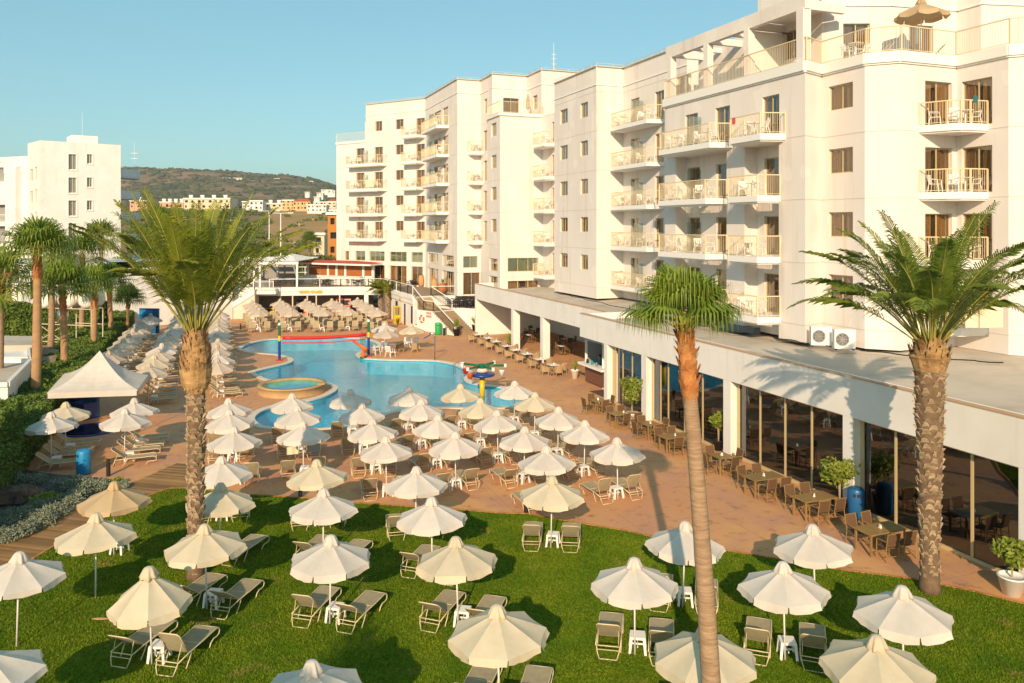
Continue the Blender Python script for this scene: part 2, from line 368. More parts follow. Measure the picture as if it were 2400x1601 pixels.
# lawn, boardwalk, planting bed
lawnpx=[(-160,1470),(0,1385),(82,1311),(204,1236),(296,1185),(357,1161),(398,1147),(446,1147),(561,1160),(646,1166),(714,1170),(814,1181),(946,1189),(1089,1198.5),(1161,1205),(1242,1207),(1310,1221),(1378,1232.5),(1463,1246),(1515,1258),(1600,1274),(1689,1291),(1850,1318),(1980,1340),(2137,1360),(2271,1387),(2400,1419),(2600,1462)]
lawn=[flat(P(x,y)) for x,y in lawnpx]+[Vector((24,9,0)),Vector((-24,9,0))]
M['grassbase']=mat('lawn_turf',(.065,.13,.004),.95,(.13,.19,.008),.55,.3,45,spec=.1,detail=7,thr=(.3,.7))
overlay(M['grassbase'],(.24,.19,.05),.8,(1,1,1),(.60,.72),.7)
sheet('lawn',[lawn],.03,M['grassbase'])
mb=MB()
for a,b in zip(lawn[:27],lawn[1:28]):
    nrm=Vector((b.y-a.y,-(b.x-a.x),0)).normalized()*-.09
    mb.hexa([a,b,b+nrm,a+nrm],-.01,.055)
mb.build('lawn_edging',M['husk'])['kind']='structure'
# individual blades as one mass of grass
rng=np.random.default_rng(3)
def in_poly(x,y,poly):
    ins=np.zeros(len(x),bool); n=len(poly); j=n-1
    for i in range(n):
        xi,yi,xj,yj=poly[i][0],poly[i][1],poly[j][0],poly[j][1]
        c=((yi>y)!=(yj>y))&(x<(xj-xi)*(y-yi)/(yj-yi+1e-12)+xi); ins^=c; j=i
    return ins
N=520000
gy=rng.uniform(17,33,N)**1.0; gx=rng.uniform(-22,18,N); k=(np.abs(gx/gy)<.70)&in_poly(gx,gy,lawn)
gx,gy=gx[k],gy[k]; N=len(gx); th=rng.uniform(0,math.pi,N); hh=rng.uniform(.02,.055,N); wd=rng.uniform(.012,.03,N); lx=rng.normal(0,.025,N); ly=rng.normal(0,.025,N)
v=np.zeros((N,3,3)); v[:,0]=np.stack([gx-np.cos(th)*wd,gy-np.sin(th)*wd,np.full(N,.03)],1); v[:,1]=np.stack([gx+np.cos(th)*wd,gy+np.sin(th)*wd,np.full(N,.03)],1); v[:,2]=np.stack([gx+lx,gy+ly,.03+hh],1)
M['blade']=mat('grass_blade',(.09,.18,.006),.7,(.21,.265,.012),.6,spec=.2,trans=.3,detail=8,thr=(.35,.7))
overlay(M['blade'],(.32,.27,.06),.8,(1,1,1),(.60,.72),.7)
o=link(bpy.data.objects.new('grass',np_mesh('grass',v.reshape(-1,3),np.arange(N*3).reshape(-1,3),M['blade']))); tag(o,'short mown green grass of the lawn between the parasols','grass',kind='stuff')
# boardwalk of planks (runs between bed and lawn)
bA=flat(P(297,1139)); bB=flat(P(0,1272)); bd=(bB-bA).normalized(); bn=Vector((-bd.y,bd.x,0))
if bn.x<0: bn=-bn
mb=MB(); L_=(bB-bA).length+9; k=0; s=-3.2; e0=flat(P(296,1137.5)); e1=flat(P(400,1148.5)); ed=(e1-e0).normalized()
M['plank']=mat('boardwalk_plank',(.36,.20,.07),.75,(.24,.13,.05),.9,.35,12,stretch=(1,1,1),detail=8,thr=(.3,.7))
while s<L_:
    a=bA+bd*s; w0=3.4
    den=bn.x*ed.y-bn.y*ed.x; w1=((e0.x-a.x)*ed.y-(e0.y-a.y)*ed.x)/den; w1=max(0,w1) if s<0 else 0
    if w1<w0-.1: mb.hexa([a+bn*w1,a+bn*w0,a+bn*w0+bd*.135,a+bn*w1+bd*.135],-.01,.02+.004*random.random())
    s+=.142
pt_=M['plank'].node_tree; pb_=pt_.nodes['Principled BSDF']; c_=pb_.inputs['Base Color'].links[0].from_socket
tc_=[q for q in pt_.nodes if q.type=='TEX_COORD'][0]; vd=pt_.nodes.new('ShaderNodeVectorMath'); vd.operation='DOT_PRODUCT'; vd.inputs[1].default_value=(bd.x/.142,bd.y/.142,0); pt_.links.new(tc_.outputs['Object'],vd.inputs[0])
ao=pt_.nodes.new('ShaderNodeMath'); ao.operation='SUBTRACT'; ao.inputs[1].default_value=bA.dot(bd)/.142+(-3.2/.142)%1; pt_.links.new(vd.outputs['Value'],ao.inputs[0]); fl_=pt_.nodes.new('ShaderNodeMath'); fl_.operation='FLOOR'; pt_.links.new(ao.outputs[0],fl_.inputs[0]); wn=pt_.nodes.new('ShaderNodeTexWhiteNoise'); wn.noise_dimensions='1D'; pt_.links.new(fl_.outputs[0],wn.inputs['W'])
mr_=pt_.nodes.new('ShaderNodeMapRange'); mr_.inputs[3].default_value=.6; mr_.inputs[4].default_value=1.35; pt_.links.new(wn.outputs['Value'],mr_.inputs[0]); hv_=pt_.nodes.new('ShaderNodeHueSaturation'); pt_.links.new(mr_.outputs[0],hv_.inputs['Value']); pt_.links.new(c_,hv_.inputs['Color']); pt_.links.new(hv_.outputs[0],pb_.inputs['Base Color'])
o=mb.build('boardwalk',M['plank']); o['kind']='structure'
mb=MB(); mb.hexa([bA-bn*.12,bA-bn*.0,bA+bd*L_,bA+bd*L_-bn*.12],-.01,.10); mb.build('boardwalk_kerb',M['coping'])['kind']='structure'
bed=[flat(P(*q)) for q in [(296,1137),(286,1128),(240,1122),(190,1117),(130,1113),(70,1104),(20,1094),(-80,1085),(-300,1085)]]+[bA+bd*L_-bn*9,bA+bd*L_-bn*.13]
M['soil']=mat('bed_gravel',(.11,.10,.09),.95,(.06,.05,.045),2,.8,25)
sheet('planting_bed',[bed],.03,M['soil'])

# ---------------------------------------------------------------- foliage helpers
def cloud(ells,size,seed=0,flatn=.0,shell=.55):
    r=np.random.default_rng(seed); V_=[]
    for (cx,cy,cz,rx,ry,rz,n) in ells:
        n=int(n); d=r.normal(size=(n,3)); d/=np.linalg.norm(d,axis=1)[:,None]; rad=(shell+(1-shell)*r.random(n)**.6)[:,None]
        p=d*rad*np.array([rx,ry,rz])*(1+.12*r.normal(size=(n,1)))+np.array([cx,cy,cz])
        a=r.normal(size=(n,3)); a[:,2]*=(1-flatn); a/=np.linalg.norm(a,axis=1)[:,None]; b=np.cross(a,r.normal(size=(n,3))); b/=np.linalg.norm(b,axis=1)[:,None]
        s=(size*r.uniform(.6,1.3,n))[:,None]
        V_.append(np.stack([p-a*s,p+b*s*.45,p+a*s,p-b*s*.45],1))
    v=np.concatenate(V_).reshape(-1,3); return v,np.arange(len(v)).reshape(-1,4)
def cloud_obj(name,ells,size,m,parent=None,seed=0,**k):
    v,q=cloud(ells,size,seed,**k); return link(bpy.data.objects.new(name,np_mesh(name,v,q,m)),parent)
# scrub on the far hill and in the fields before it
def blobs(pts,seed,name,m,label,cat):
    r=np.random.default_rng(seed); base=np.array([[1,0,0],[.5,.87,0],[-.5,.87,0],[-1,0,0],[-.5,-.87,0],[.5,-.87,0],[.6,.35,.7],[-.6,.35,.7],[0,-.7,.7],[0,0,1]])
    f=np.array([[0,1,6],[1,2,7],[1,7,6],[2,3,7],[3,4,7],[4,8,7],[4,5,8],[5,0,6],[5,6,8],[6,7,9],[7,8,9],[8,6,9]])
    vv=[];ff=[]
    for i,(x,y,z,s,h) in enumerate(pts):
        b=base*np.array([s,s,h])*(1+.25*r.normal(size=(10,1))); a=r.uniform(0,6.28); c_,s_=math.cos(a),math.sin(a)
        b=np.stack([b[:,0]*c_-b[:,1]*s_+x,b[:,0]*s_+b[:,1]*c_+y,b[:,2]+z-.1*h],1); vv.append(b); ff.append(f+10*i)
    o=link(bpy.data.objects.new(name,np_mesh(name,np.concatenate(vv),np.concatenate(ff),m))); tag(o,label,cat,kind='stuff'); return o
M['scrub']=mat('hill_scrub',(.06,.078,.035),.95,(.12,.105,.05),.02)
pts=[]
for i in range(9000):
    y=random.uniform(520,1760); px=random.uniform(180,1000); x=(px-1200)*y/FP
    if noise.noise(Vector((x/70,y/45,1)))<-.12+random.uniform(-.15,.15): continue
    s=random.uniform(1.5,6); pts.append((x,y,hz(x,y),s,s*random.uniform(.4,.75)))
blobs(pts,1,'hill_scrub',M['scrub'],'dark green scrub scattered over the far brown hillside','scrub')

M['ochre_soil']=mat('ochre_soil',(.44,.24,.10),.95,(.30,.20,.07),.06,detail=8)
mb=MB(); ys_=[185+q*12 for q in range(21)]; k_=14
mb.v=[((( (628+q*11+6*math.sin(y*.07+q))-1200)*y/FP),y,0) for y in ys_ for q in range(k_)]
mb.v=[(x,y,hz(x,y)+.25) for x,y,_ in mb.v]; mb.f=[(j*k_+i,j*k_+i+1,(j+1)*k_+i+1,(j+1)*k_+i) for j in range(20) for i in range(k_-1)]
mb.build('field',M['ochre_soil'],smooth=True)['kind']='structure'
# ---------------------------------------------------------------- the hotel
def isect(pa,u,px):
    k=(px-1200)/FP; return (k*pa.y-pa.x)/(u.x-k*u.y)
class Wall:
    """one straight facade strip; pa is its left end seen from outside"""
    def __init__(s,pa,pb):
        s.a=flat(pa); s.b=flat(pb); s.L=(s.b-s.a).length; s.u=(s.b-s.a).normalized(); s.n=Vector((s.u.y,-s.u.x,0)); s.rz=math.atan2(s.u.y,s.u.x)
    def px(s,x): return isect(s.a,s.u,x)
    def w(s,t,o,z): p=s.a+s.u*t+s.n*o; return Vector((p.x,p.y,z))
def wall_mesh(mb,W,z0,z1,ops,rec=.22,t0=0,t1=None):
    t1=W.L if t1 is None else t1
    us=sorted({t0,t1}|{q for o in ops for q in o[:2]}); zs=sorted({z0,z1}|{q for o in ops for q in o[2:4]})
    us=[q for q in us if t0-1e-6<=q<=t1+1e-6]
    for a,b in zip(us,us[1:]):
        for c,d in zip(zs,zs[1:]):
            mu,mz=(a+b)/2,(c+d)/2
            if any(o[0]<mu<o[1] and o[2]<mz<o[3] for o in ops): continue
            mb.quad(W.w(a,0,c),W.w(b,0,c),W.w(b,0,d),W.w(a,0,d))
    for a,b,c,d in ops:
        mb.quad(W.w(a,0,c),W.w(a,-rec,c),W.w(b,-rec,c),W.w(b,0,c)); mb.quad(W.w(a,0,d),W.w(b,0,d),W.w(b,-rec,d),W.w(a,-rec,d))
        mb.quad(W.w(a,0,c),W.w(a,0,d),W.w(a,-rec,d),W.w(a,-rec,c)); mb.quad(W.w(b,0,c),W.w(b,-rec,c),W.w(b,-rec,d),W.w(b,0,d))
WC={}
def win_meshes(w,h,kind):
    key=(round(w,1),round(h,1),kind)
    if key in WC: return WC[key]
    fr=MB(); t=.055; y0,y1=.14,.20; nl=max(2,round(w/.95)) if kind!='vent' else 1
    if kind=='single': nl=1
    fr.box(0,w,y0,y1,0,t); fr.box(0,w,y0,y1,h-t,h); fr.box(0,t,y0,y1,t,h-t); fr.box(w-t,w,y0,y1,t,h-t)
    for i in range(1,nl): fr.box(w*i/nl-t/2,w*i/nl+t/2,y0+.005,y1-.005,t,h-t)
    pn=MB(); pn.box(t,w-t,.168,.176,t,h-t)
    cu=MB(); segs=int(w/.05)+2
    if kind=='blind':
        cu.quad((t,.185,t),(w-t,.185,t),(w-t,.185,h-t),(t,.185,h-t))
        for i in range(int(h/.07)): cu.box(t,w-t,.178,.184,t+i*.07,t+i*.07+.035)
    else:
        gap=(.42,.60) if kind in('door','win') else (2,3)
        prev=None
        for i in range(segs+1):
            x=t+(w-2*t)*i/segs; y=.26+.02*math.sin(i*1.9)+.01*math.sin(i*.7)
            if prev is not None and not (gap[0]*w<x<gap[1]*w): cu.quad((prev[0],prev[1],.02),(x,y,.02),(x,y,h),(prev[0],prev[1],h))
            prev=(x,y)
    WC[key]=(fr,pn,cu,{}); return WC[key]
def add_window(root,W,t,z,w,h,kind,org,fm='frame',name='window'):
    key=(round(w,1),round(h,1),kind); fr,pn,cu,c=win_meshes(w,h,kind)
    if fm not in c: c[fm]=(fr.mesh('window_frame',M[fm]),pn.mesh('pane',M['pane'] if kind!='blind' else M['frosted']),cu.mesh('curtain',M['blind'] if kind=='blind' else M['palecurtain'] if fm=='railw' else M['curtain']))
    ms=c[fm]; p=W.w(t,0,z)-org
    sx=w/key[0]; sz=h/key[1]
    o=inst(name,ms[0],root,p,W.rz)
    # meshes are cached per rounded size: stretch the last centimetres
    kw=win_key_dims.setdefault(key,(w,h)); o.scale=(w/kw[0],1,h/kw[1])
    inst('pane',ms[1],o); inst('curtain',ms[2],o)
    return o
win_key_dims={}
def rail_bars(mb,pts,h=1.05,step=.115,bar=.015,top=.05,z0=.0,base=True):
    for a,b in zip(pts,pts[1:]):
        L=(b-a).length; d=(b-a).normalized(); n=max(1,int(L/step))
        mb.beam(at(a,z0+h)+0*d,at(b,z0+h),top,top)
        if base: mb.beam(at(a,z0+.08),at(b,z0+.08),.03,.03)
        for i in range(n):
            p=a+d*(L*(i+.5)/n); mb.box(p.x-bar/2,p.x+bar/2,p.y-bar/2,p.y+bar/2,z0+.08,z0+h)
        mb.box(a.x-.025,a.x+.025,a.y-.025,a.y+.025,z0,z0+h)
    b=pts[-1]; mb.box(b.x-.025,b.x+.025,b.y-.025,b.y+.025,z0,z0+h)
BAL=[]     # (floor z, place for furniture, outward angle, column words, size)
def balcony(root,org,W,t0,t1,floors,dep,ch,words,div=None,cut=0,panel=False):
    fo=3 if floors==[15.5] else 0
    pl=[W.w(t0+cut,0.01,0),W.w(t0+ch,dep,0),W.w(t1-ch,dep,0),W.w(t1,.01,0)]
    c=(W.w((t0+t1)/2,0,0))
    loc=[Vector((q.x-c.x,q.y-c.y,0)) for q in pl]
    sl=MB(); sl.hexa([(q.x,q.y) for q in loc],-.12,.20); inn=[q*0.93 for q in loc]; sl.hexa([(q.x,q.y) for q in inn],-.20,-.12)
    sm=sl.mesh('balcony',M['slab'])
    rm=MB(); rin=[loc[0]*.985,loc[1]*.97,loc[2]*.97,loc[3]*.985]; rail_bars(rm,rin,1.08,z0=.2); rmm=rm.mesh('railing',M['rail'])
    dm=None
    if div is not None:
        q0=W.w(div,.03,0)-c; q1=W.w(div,dep*.8,0)-c; d_=MB(); d_.beam(at(q0,1.15),at(q1,1.15),.03,1.75); dm=d_.mesh('divider',M['frosted'])
    for F_ in floors:
        b=inst('balcony',sm,root,(c.x-org.x,c.y-org.y,F_-org.z)); inst('railing',rmm,b)
        if dm: inst('divider',dm,b)
        if div is None: BAL.append((F_+.2,c,W,t0,t1,dep,words,floors.index(F_)+fo,len(floors)))
        else:
            BAL.append((F_+.2,c,W,t0,div,dep,words+', far half',floors.index(F_)+fo,len(floors))); BAL.append((F_+.2,c,W,div,t1,dep,words+', near half',floors.index(F_)+fo,len(floors)))
FL=[5.95,9.1,12.3,15.5,18.7,21.9]
Z2='z2'
def z2(x): return 780+x/2.9037
def z3(x): return 1240+x/2.178
def z4(x): return 1800+x/1.96
# key plan points
W2=flat(P(1072,217,25.2)); W0=flat(P(788.6,336.7,21.9)); W1=hit(W2,D,997); W3=hit(W2,V,1126)
Wm=W0+(W1-W0).normalized()*isect(W0,(W1-W0).normalized(),857.5)
T0=flat(P(1143,278,21.9)); T1=hit(T0,-D,1172); T2=hit(T1,V,1271); W4=hit(W3,-D,1145)
A2=flat(P(1398,156,23.85)); A1=hit(A2,D,1299.5); A1b=A1+V*2.4; A3=hit(A2,V,1460)
B1=flat(P(1558,251.6,18.7)); C3=flat(P(2027,150.5,18.7)); C2=hit(C3,D,1925); C1=hit(B1,-D,1887)
B0=B1+V*((hit(A3,-D,1558)-B1).dot(V)); 
C4=flat(P(2108.7,143.9,18.7)); C5=hit(C4,V,2241); C6=hit(C5,-D,2364); C7=C6+Vector((3,-1.2,0))
# ---- wing
org=Vector((W2.x,W2.y,3.4))
wing=empty('hotel_wing',org,0,'cream plastered back wing of the hotel, six storeys, behind the pool terrace','hotel')
def full(mb,W,z0,z1,ops,grooves=True,gm=None,**k):
    wall_mesh(mb,W,z0,z1,ops,**k)
    if grooves and gm is not None:
        for F_ in FL+[25.2]:
            if z0<F_-.02<z1: gm.beam(W.w(k.get('t0',0),.004,F_-.05),W.w(k.get('t1',None) or W.L,.004,F_-.05),.014,.035)
wm=MB(); gm=MB(); wins=[]
def mk(W,xr,F_,lo,hi,kind,fn,fm='frame'):
    a,b=W.px(fn(xr[0])),W.px(fn(xr[1])); a,b=max(.05,min(a,b)),min(W.L-.05,max(a,b)); return (a,b,F_+lo,F_+hi,kind,fm)
def wallset(W,z0,z1,ws,root,org,mb,gm,grooves=True,**k):
    full(mb,W,z0,z1,[q[:4] for q in ws if q[2]<z1],grooves,gm,**k)
    for a,b,c,d,kind,fm in ws: add_window(root,W,a,c,b-a,d-c,kind,org,fm)
WL=Wall(W0,Wm)
ws=[mk(WL,(160,215),F_,.2,2.35,'door',z2) for F_ in FL[1:5]]+[mk(WL,(85,110),5.95,.45,1.65,'single',z2),mk(WL,(155,220),5.95,.45,1.7,'blind',z2)]
Wb=Wall(W0,W1); 
def sub(W,pa,pb): return Wall(pa,pb)
wallset(WL,3.4,21.9,ws,wing,org,wm,gm)
WR=Wall(Wm,W1)
ws=[mk(WR,(285,340),F_,.2,2.35,'door',z2) for F_ in FL[1:5]]+[mk(WR,(290,336),21.9,1.2,2.45,'win',z2)]+[mk(WR,(428,481),F_,1.2,2.45,'win',z2) for F_ in FL[1:]]
ws+=[mk(WR,(568,626),F_,.2,2.35,'door',z2) for F_ in FL[1:]]
ws+=[mk(WR,x,5.95,.45,1.7,'blind',z2) for x in ((250,352),(388,502),(535,612))]+[mk(WR,x,3.4,.1,2.5,'door',z2,'frame_pale') for x in ((250,352),(388,502),(535,612))]
wallset(WR,3.4,26.6,ws,wing,org,wm,gm)
WB=Wall(W1,W2)
ws=[mk(WB,x,F_,.2,2.35,'door',z2) for F_ in FL[1:] for x in ((690,735),(748,785))]
ws+=[mk(WB,x,5.95,.45,1.7,'blind',z2) for x in ((648,716),(745,824))]+[mk(WB,x,3.4,.1,2.5,'door',z2,'frame_pale') for x in ((648,716),(745,824))]
wallset(WB,3.4,26.6,ws,wing,org,wm,gm)
WCc=Wall(W2,W3)
ws=[mk(WCc,(888,986),5.95,.45,1.7,'blind',z2),mk(WCc,(888,1002),3.4,.1,2.5,'door',z2,'frame_pale')]
wallset(WCc,3.4,26.6,ws,wing,org,wm,gm)
WD=Wall(W3,W4)
ws=[mk(WD,(1026,1050),F_,.2,2.35,'door',z2) for F_ in FL[1:5]]+[mk(WD,(1030,1050),21.9,1.0,2.5,'win',z2)]
wallset(WD,3.4,26.6,ws,wing,org,wm,gm)
WE=Wall(T0,T1)
ws=[mk(WE,(1078,1113),F_,1.2,2.5,'win',z2) for F_ in FL[1:5]]+[mk(WE,(1065,1120),5.95,.45,1.7,'blind',z2),mk(WE,(1065,1120),3.4,.6,2.5,'door',z2,'frame_pale')]
wallset(WE,3.4,21.9,ws,wing,org,wm,gm)
WG=Wall(T1,T2)
ws=[mk(WG,(1192,1400),5.95,.45,1.8,'blind',z2),mk(WG,(1192,1400),3.4,1.2,2.1,'door',z2,'frame_pale')]
wallset(WG,3.4,21.9,ws,wing,org,wm,gm)
wallset(Wall(W4,T0),3.4,21.9,[],wing,org,wm,gm)
WI=Wall(T2,A1b)
ws=[mk(WI,(1490,1506),F_,.2,2.35,'single',z2) for F_ in FL[:5]]
wallset(WI,3.4,21.9,ws,wing,org,wm,gm)
# set back top floor
U5=flat(P(1153.7,205.8,25.2)); U6=hit(U5,V,1236); U7=hit(U6,-D,1269); U8=U7+V*14
wallset(Wall(W4,U5),21.9,26.6,[],wing,org,wm,gm)
WU=Wall(U5,U6); wallset(WU,21.9,26.6,[mk(WU,(1160,1268),21.9,.15,2.35,'door',z2)],wing,org,wm,gm)
WU2=Wall(U6,U7); wallset(WU2,21.9,26.6,[mk(WU2,(1362,1392),21.9,1.0,2.4,'win',z2)],wing,org,wm,gm)
wallset(Wall(U7,U8),21.9,26.6,[],wing,org,wm,gm)
# hidden sides and roofs
BK_=Vector((1.2,14,0)); back=[Wall(A1b,A1b+V*12),Wall(A1b+V*12,U8+D*16),Wall(U8+D*16,W0+BK_),Wall(W0+BK_,W0)]
for b_ in back[:1]: wall_mesh(wm,b_,3.4,21.9,[])
for b_ in back[1:]: wall_mesh(wm,b_,3.4,26.6 if b_ is not back[3] else 21.9,[])
wall_mesh(wm,Wall(Wm+BK_,Wm),21.9,26.6,[])
wm.build('wall',M['plaster'],wing,off=org)
gm.build('groove',M['groove'],wing,off=org)
rf=MB()
rf.poly([at(p,21.86) for p in (W0,Wm,Wm+BK_,W0+BK_)])
rf.poly([at(p,26.2) for p in (Wm,W1,W2,W3,W4,U5,U6,U7,U8,U8+D*16,Wm+BK_)])
rf.poly([at(p,21.86) for p in (W4,T0,T1,T2,A1b,A1b+V*12,U8,U7,U6,U5)])
rf.build('roof',M['roofgrey'],wing,off=org)
# parapet bands
def band(mb,pts,z,h=.12,o=.05):
    for a,b in zip(pts,pts[1:]):
        W=Wall(a,b); mb.hexa([W.w(-.03,0.003,0),W.w(-.03,o,0),W.w(W.L+.03,o,0),W.w(W.L+.03,.003,0)],z,z+h)
bm_=MB(); ch=[Wm,W1,W2,W3,W4]
band(bm_,ch,25.15,.1,.06); band(bm_,[U5,U6,U7,U8],25.15,.1,.06); band(bm_,[W0,Wm],21.75,.3,.12); band(bm_,[W4,T0,T1,T2],21.75,.3,.14); 
bm_.build('cornice',M['slab'],wing,off=org)
tr=MB()
for a,b in zip([Wm,W1,W2,W3,W4,U5,U6,U7,U8],[W1,W2,W3,W4,U5,U6,U7,U8]):
    a_,b_=at(a,26.66),at(b,26.66); tr.beam(a_,b_,.3,.08)
    L=(b-a).length; 
    tr.beam(at(a,26.9),at(b,26.9),.03,.03)
    for i in range(int(L/1.5)+1): p=a+(b-a).normalized()*(i*1.5); tr.box(p.x-.015,p.x+.015,p.y-.015,p.y+.015,26.66,26.9)
tr.build('parapet_trim',M['frame_pale'],wing,off=org)
rl=MB(); rail_bars(rl,[W0,Wm],1.1,z0=22.05); rl.build('terrace_railing',M['rail'],wing,off=org)
rl=MB(); rail_bars(rl,[T0,T1,T2],1.1,z0=22.05); rl.build('terrace_railing',M['rail'],wing,off=org)
# balconies of the wing
def bal(root,org,W,xr,fn,floors,dep,ch,words,div=None):
    a,b=sorted((W.px(fn(xr[0])),W.px(fn(xr[1])))); balcony(root,org,W,a,b,floors,dep,ch,words,None if div is None else W.px(fn(div)))
WLR=Wall(W0,W1)
bal(wing,org,WLR,(112,372),z2,FL[1:5],1.25,.5,'far left double balcony of the wing',240)
bal(wing,org,WLR,(490,632),z2,FL[1:],1.3,.45,'wing balcony beside the bend')
bal(wing,org,WB,(668,790),z2,FL[1:],1.3,.45,'angled wing double balcony',715)
balcony(wing,org,WCc,WCc.L-1.5,WCc.L+.25,FL[1:5],1.0,.25,'wing balcony in the narrow recess')
balcony(wing,org,WI,WI.px(1290)-1.3,WI.px(1290)+1.6,FL[:5],1.45,.3,'balcony between the hotel blocks')
# roof gear
t=empty('roof_antenna',P(1316,158,26.2)+Vector((0,14,0)),0,'thin lattice antenna mast on the roof of the back wing','antenna'); t.location.z=26.2
mb=MB(); mb.tube([(0,0,0),(0,0,4.5)],.04,5); mb.tube([(0,0,4.4),(0,0,5.6)],.02,4); mb.build('mast',M['pole'],t); mb=MB(); [mb.beam((-.3,0,z),(.3,0,z),.03,.03) for z in (3.2,3.8,4.3)]; mb.build('crossbar',M['pole'],t)
for i,(x,dz) in enumerate(((1275,0),(1300,0))):
    q=P(x,165,26.2)+Vector((0,10,0)); t=empty('roof_tank',at(q,26.2),0,f'pale round water tank on the back wing roof, {"left" if i==0 else "right"} one beside the antenna','water tank',group='roof water tanks')
    mb=MB(); mb.lathe([(.75,0),(.78,.1),(.78,1.0),(.6,1.2),(.15,1.3)],16); mb.build('tank',M['slab'],t,True); mb=MB(); mb.lathe([(.16,1.28),(.16,1.4),(.02,1.42)],10); mb.build('cap',M['slab'],t)

# ---- main block
org=Vector((C1.x,C1.y,5.0))
main=empty('hotel_main_block',org,0,'big cream plastered front block of the hotel with stepped balconies and roof terrace','hotel')
wm=MB(); gm=MB(); TOP=23.85
W=Wall(A1,A2)
ws=[mk(W,x,F_,1.3,2.55,'win',z3) for F_ in FL[:5] for x in ((158,197),(262,300))]
wallset(W,5.0,TOP,ws,main,org,wm,gm)
wallset(Wall(A2,A3),5.0,TOP,[],main,org,wm,gm)
W=Wall(A3,hit(A3,-D,1610)); F3=W
ws=[mk(W,x,F_,.2,2.4,'door',z3) for F_ in FL[:5] for x in ((520,563),(642,690))]
wallset(W,5.0,TOP,ws,main,org,wm,gm)
B0=W.b
wallset(Wall(A1b,A1),5.0,TOP,[],main,org,wm,gm)
# face 4 : upper storey flush, lower ones recessed behind the balconies
F4=Wall(B1,C1)
ws=[mk(F4,x,15.5,.2,2.35,'door',z3) for x in ((797,861),(950,1025),(1190,1277))]
wallset(F4,15.3,18.7,ws,main,org,wm,gm)
wallset(Wall(B0,B1),5.0,18.7,[],main,org,wm,gm)
RD=.85
e=[F4.px(z3(q)) for q in (748,1008,1100,1275)]
pts=[(0,0),(e[0],0),(e[0],-RD),(e[1],-RD),(e[1],0),(e[2],0),(e[2],-RD),(e[3],-RD),(e[3],0),(F4.L,0)]
pp=[F4.w(a,b,0) for a,b in pts]
for i,(a,b) in enumerate(zip(pp,pp[1:])):
    Wq=Wall(a,b); ws=[]
    if i==2:
        ws=[(max(.1,x0),x1,F_+.2,F_+2.35,'door','frame') for F_ in FL[:4] for x0,x1 in ((Wq.px(z3(812)),Wq.px(z3(872))),(Wq.px(z3(955)),Wq.L-.15))]
    if i==6:
        ws=[(Wq.px(z3(1200)),Wq.L-.12,F_+.2,F_+2.35,'door','frame') for F_ in FL[:4]]
    wallset(Wq,5.0,15.3,ws,main,org,wm,gm)
so_=MB(); 
for i in (2,6): so_.poly([at(pp[i-1+0],15.3),at(pp[i],15.3),at(pp[i+1],15.3),at(pp[i+2],15.3)])
for q in so_.v: pass
wm.add(so_.v,so_.f)
wallset(Wall(C1,C2),5.0,18.7,[],main,org,wm,gm)
W=Wall(C2,C3); ws=[mk(W,(278,390),F_,1.25,2.5,'win',z4) for F_ in FL[:4]]
wallset(W,5.0,18.7,ws,main,org,wm,gm)
wallset(Wall(C3,C4),5.0,18.7,[],main,org,wm,gm)
W5=Wall(C4,C5); ws=[mk(W5,(722,845),F_,.2,2.4,'door',z4) for F_ in FL[:4]]
wallset(W5,5.0,18.7,ws,main,org,wm,gm)
W6=Wall(C5,C6); ws=[mk(W6,(890,1030),F_,.2,2.4,'door',z4) for F_ in FL[:4]]
wallset(W6,5.0,18.7,ws,main,org,wm,gm)
C8=C7-D*12
wallset(Wall(C6,C7),5.0,18.7,[],main,org,wm,gm); wallset(Wall(C7,C8),5.0,18.7,[],main,org,wm,gm)
EB=[C8+V*12,A1b+V*14-D*2]
for a,b,z in ((C8,EB[0],18.7),(EB[0],EB[1],TOP),(EB[1],A1b,TOP)): wall_mesh(wm,Wall(a,b),5.0,z,[])
# penthouse, set back from the terrace edge
SB=2.6
q1=B1+V*SB; q1a=hit(q1,D,1568)                    # rear wall of the pergola part
Pn=Wall(q1,C1+V*SB)
pB=C1+V*SB; pC=flat(C2)+V*1.4+D*1.2; pD=hit(pC,-D,2092); pE=hit(pD,V,2243); pF=hit(pE,-D,2420)
pC=Pn.b+V*.01
PX=lambda x:1560+x/2.7988
# faces: Pn up to about px 1885, then a return towards V, then face to px 2092, then V face, then face beyond
pn1=hit(q1,-D,1926); Pn=Wall(q1,pn1)
zpt=25.4
wsP=[(Pn.px(PX(70)),Pn.px(PX(150)),20.0,21.3,'win','frame'),(Pn.px(PX(765)),Pn.px(PX(888)),20.3,21.9,'win','frame')]
wallset(Pn,19.2,22.6,wsP,main,org,wm,gm,False)
p2=pn1; p3=hit(p2,Vector((1,-.02,0)).normalized(),2091); p4=hit(p3,Vector((1,.25,0)).normalized(),2243); p5=hit(p4,-D,2300); p6=p5+Vector((8,1,0))
Wp=Wall(p2,p3); wallset(Wp,19.2,25.6,[(Wp.px(PX(1165)),Wp.px(PX(1340)),19.4,21.7,'door','frame')],main,org,wm,gm,False)
Wp2=Wall(p3,p4); wallset(Wp2,19.2,25.6,[(Wp2.px(PX(1600)),Wp2.px(PX(1755)),19.4,21.7,'door','frame')],main,org,wm,gm,False)
wallset(Wall(p4,p5),19.2,25.6,[],main,org,wm,gm,False); wallset(Wall(p5,p6),19.2,25.6,[],main,org,wm,gm,False)
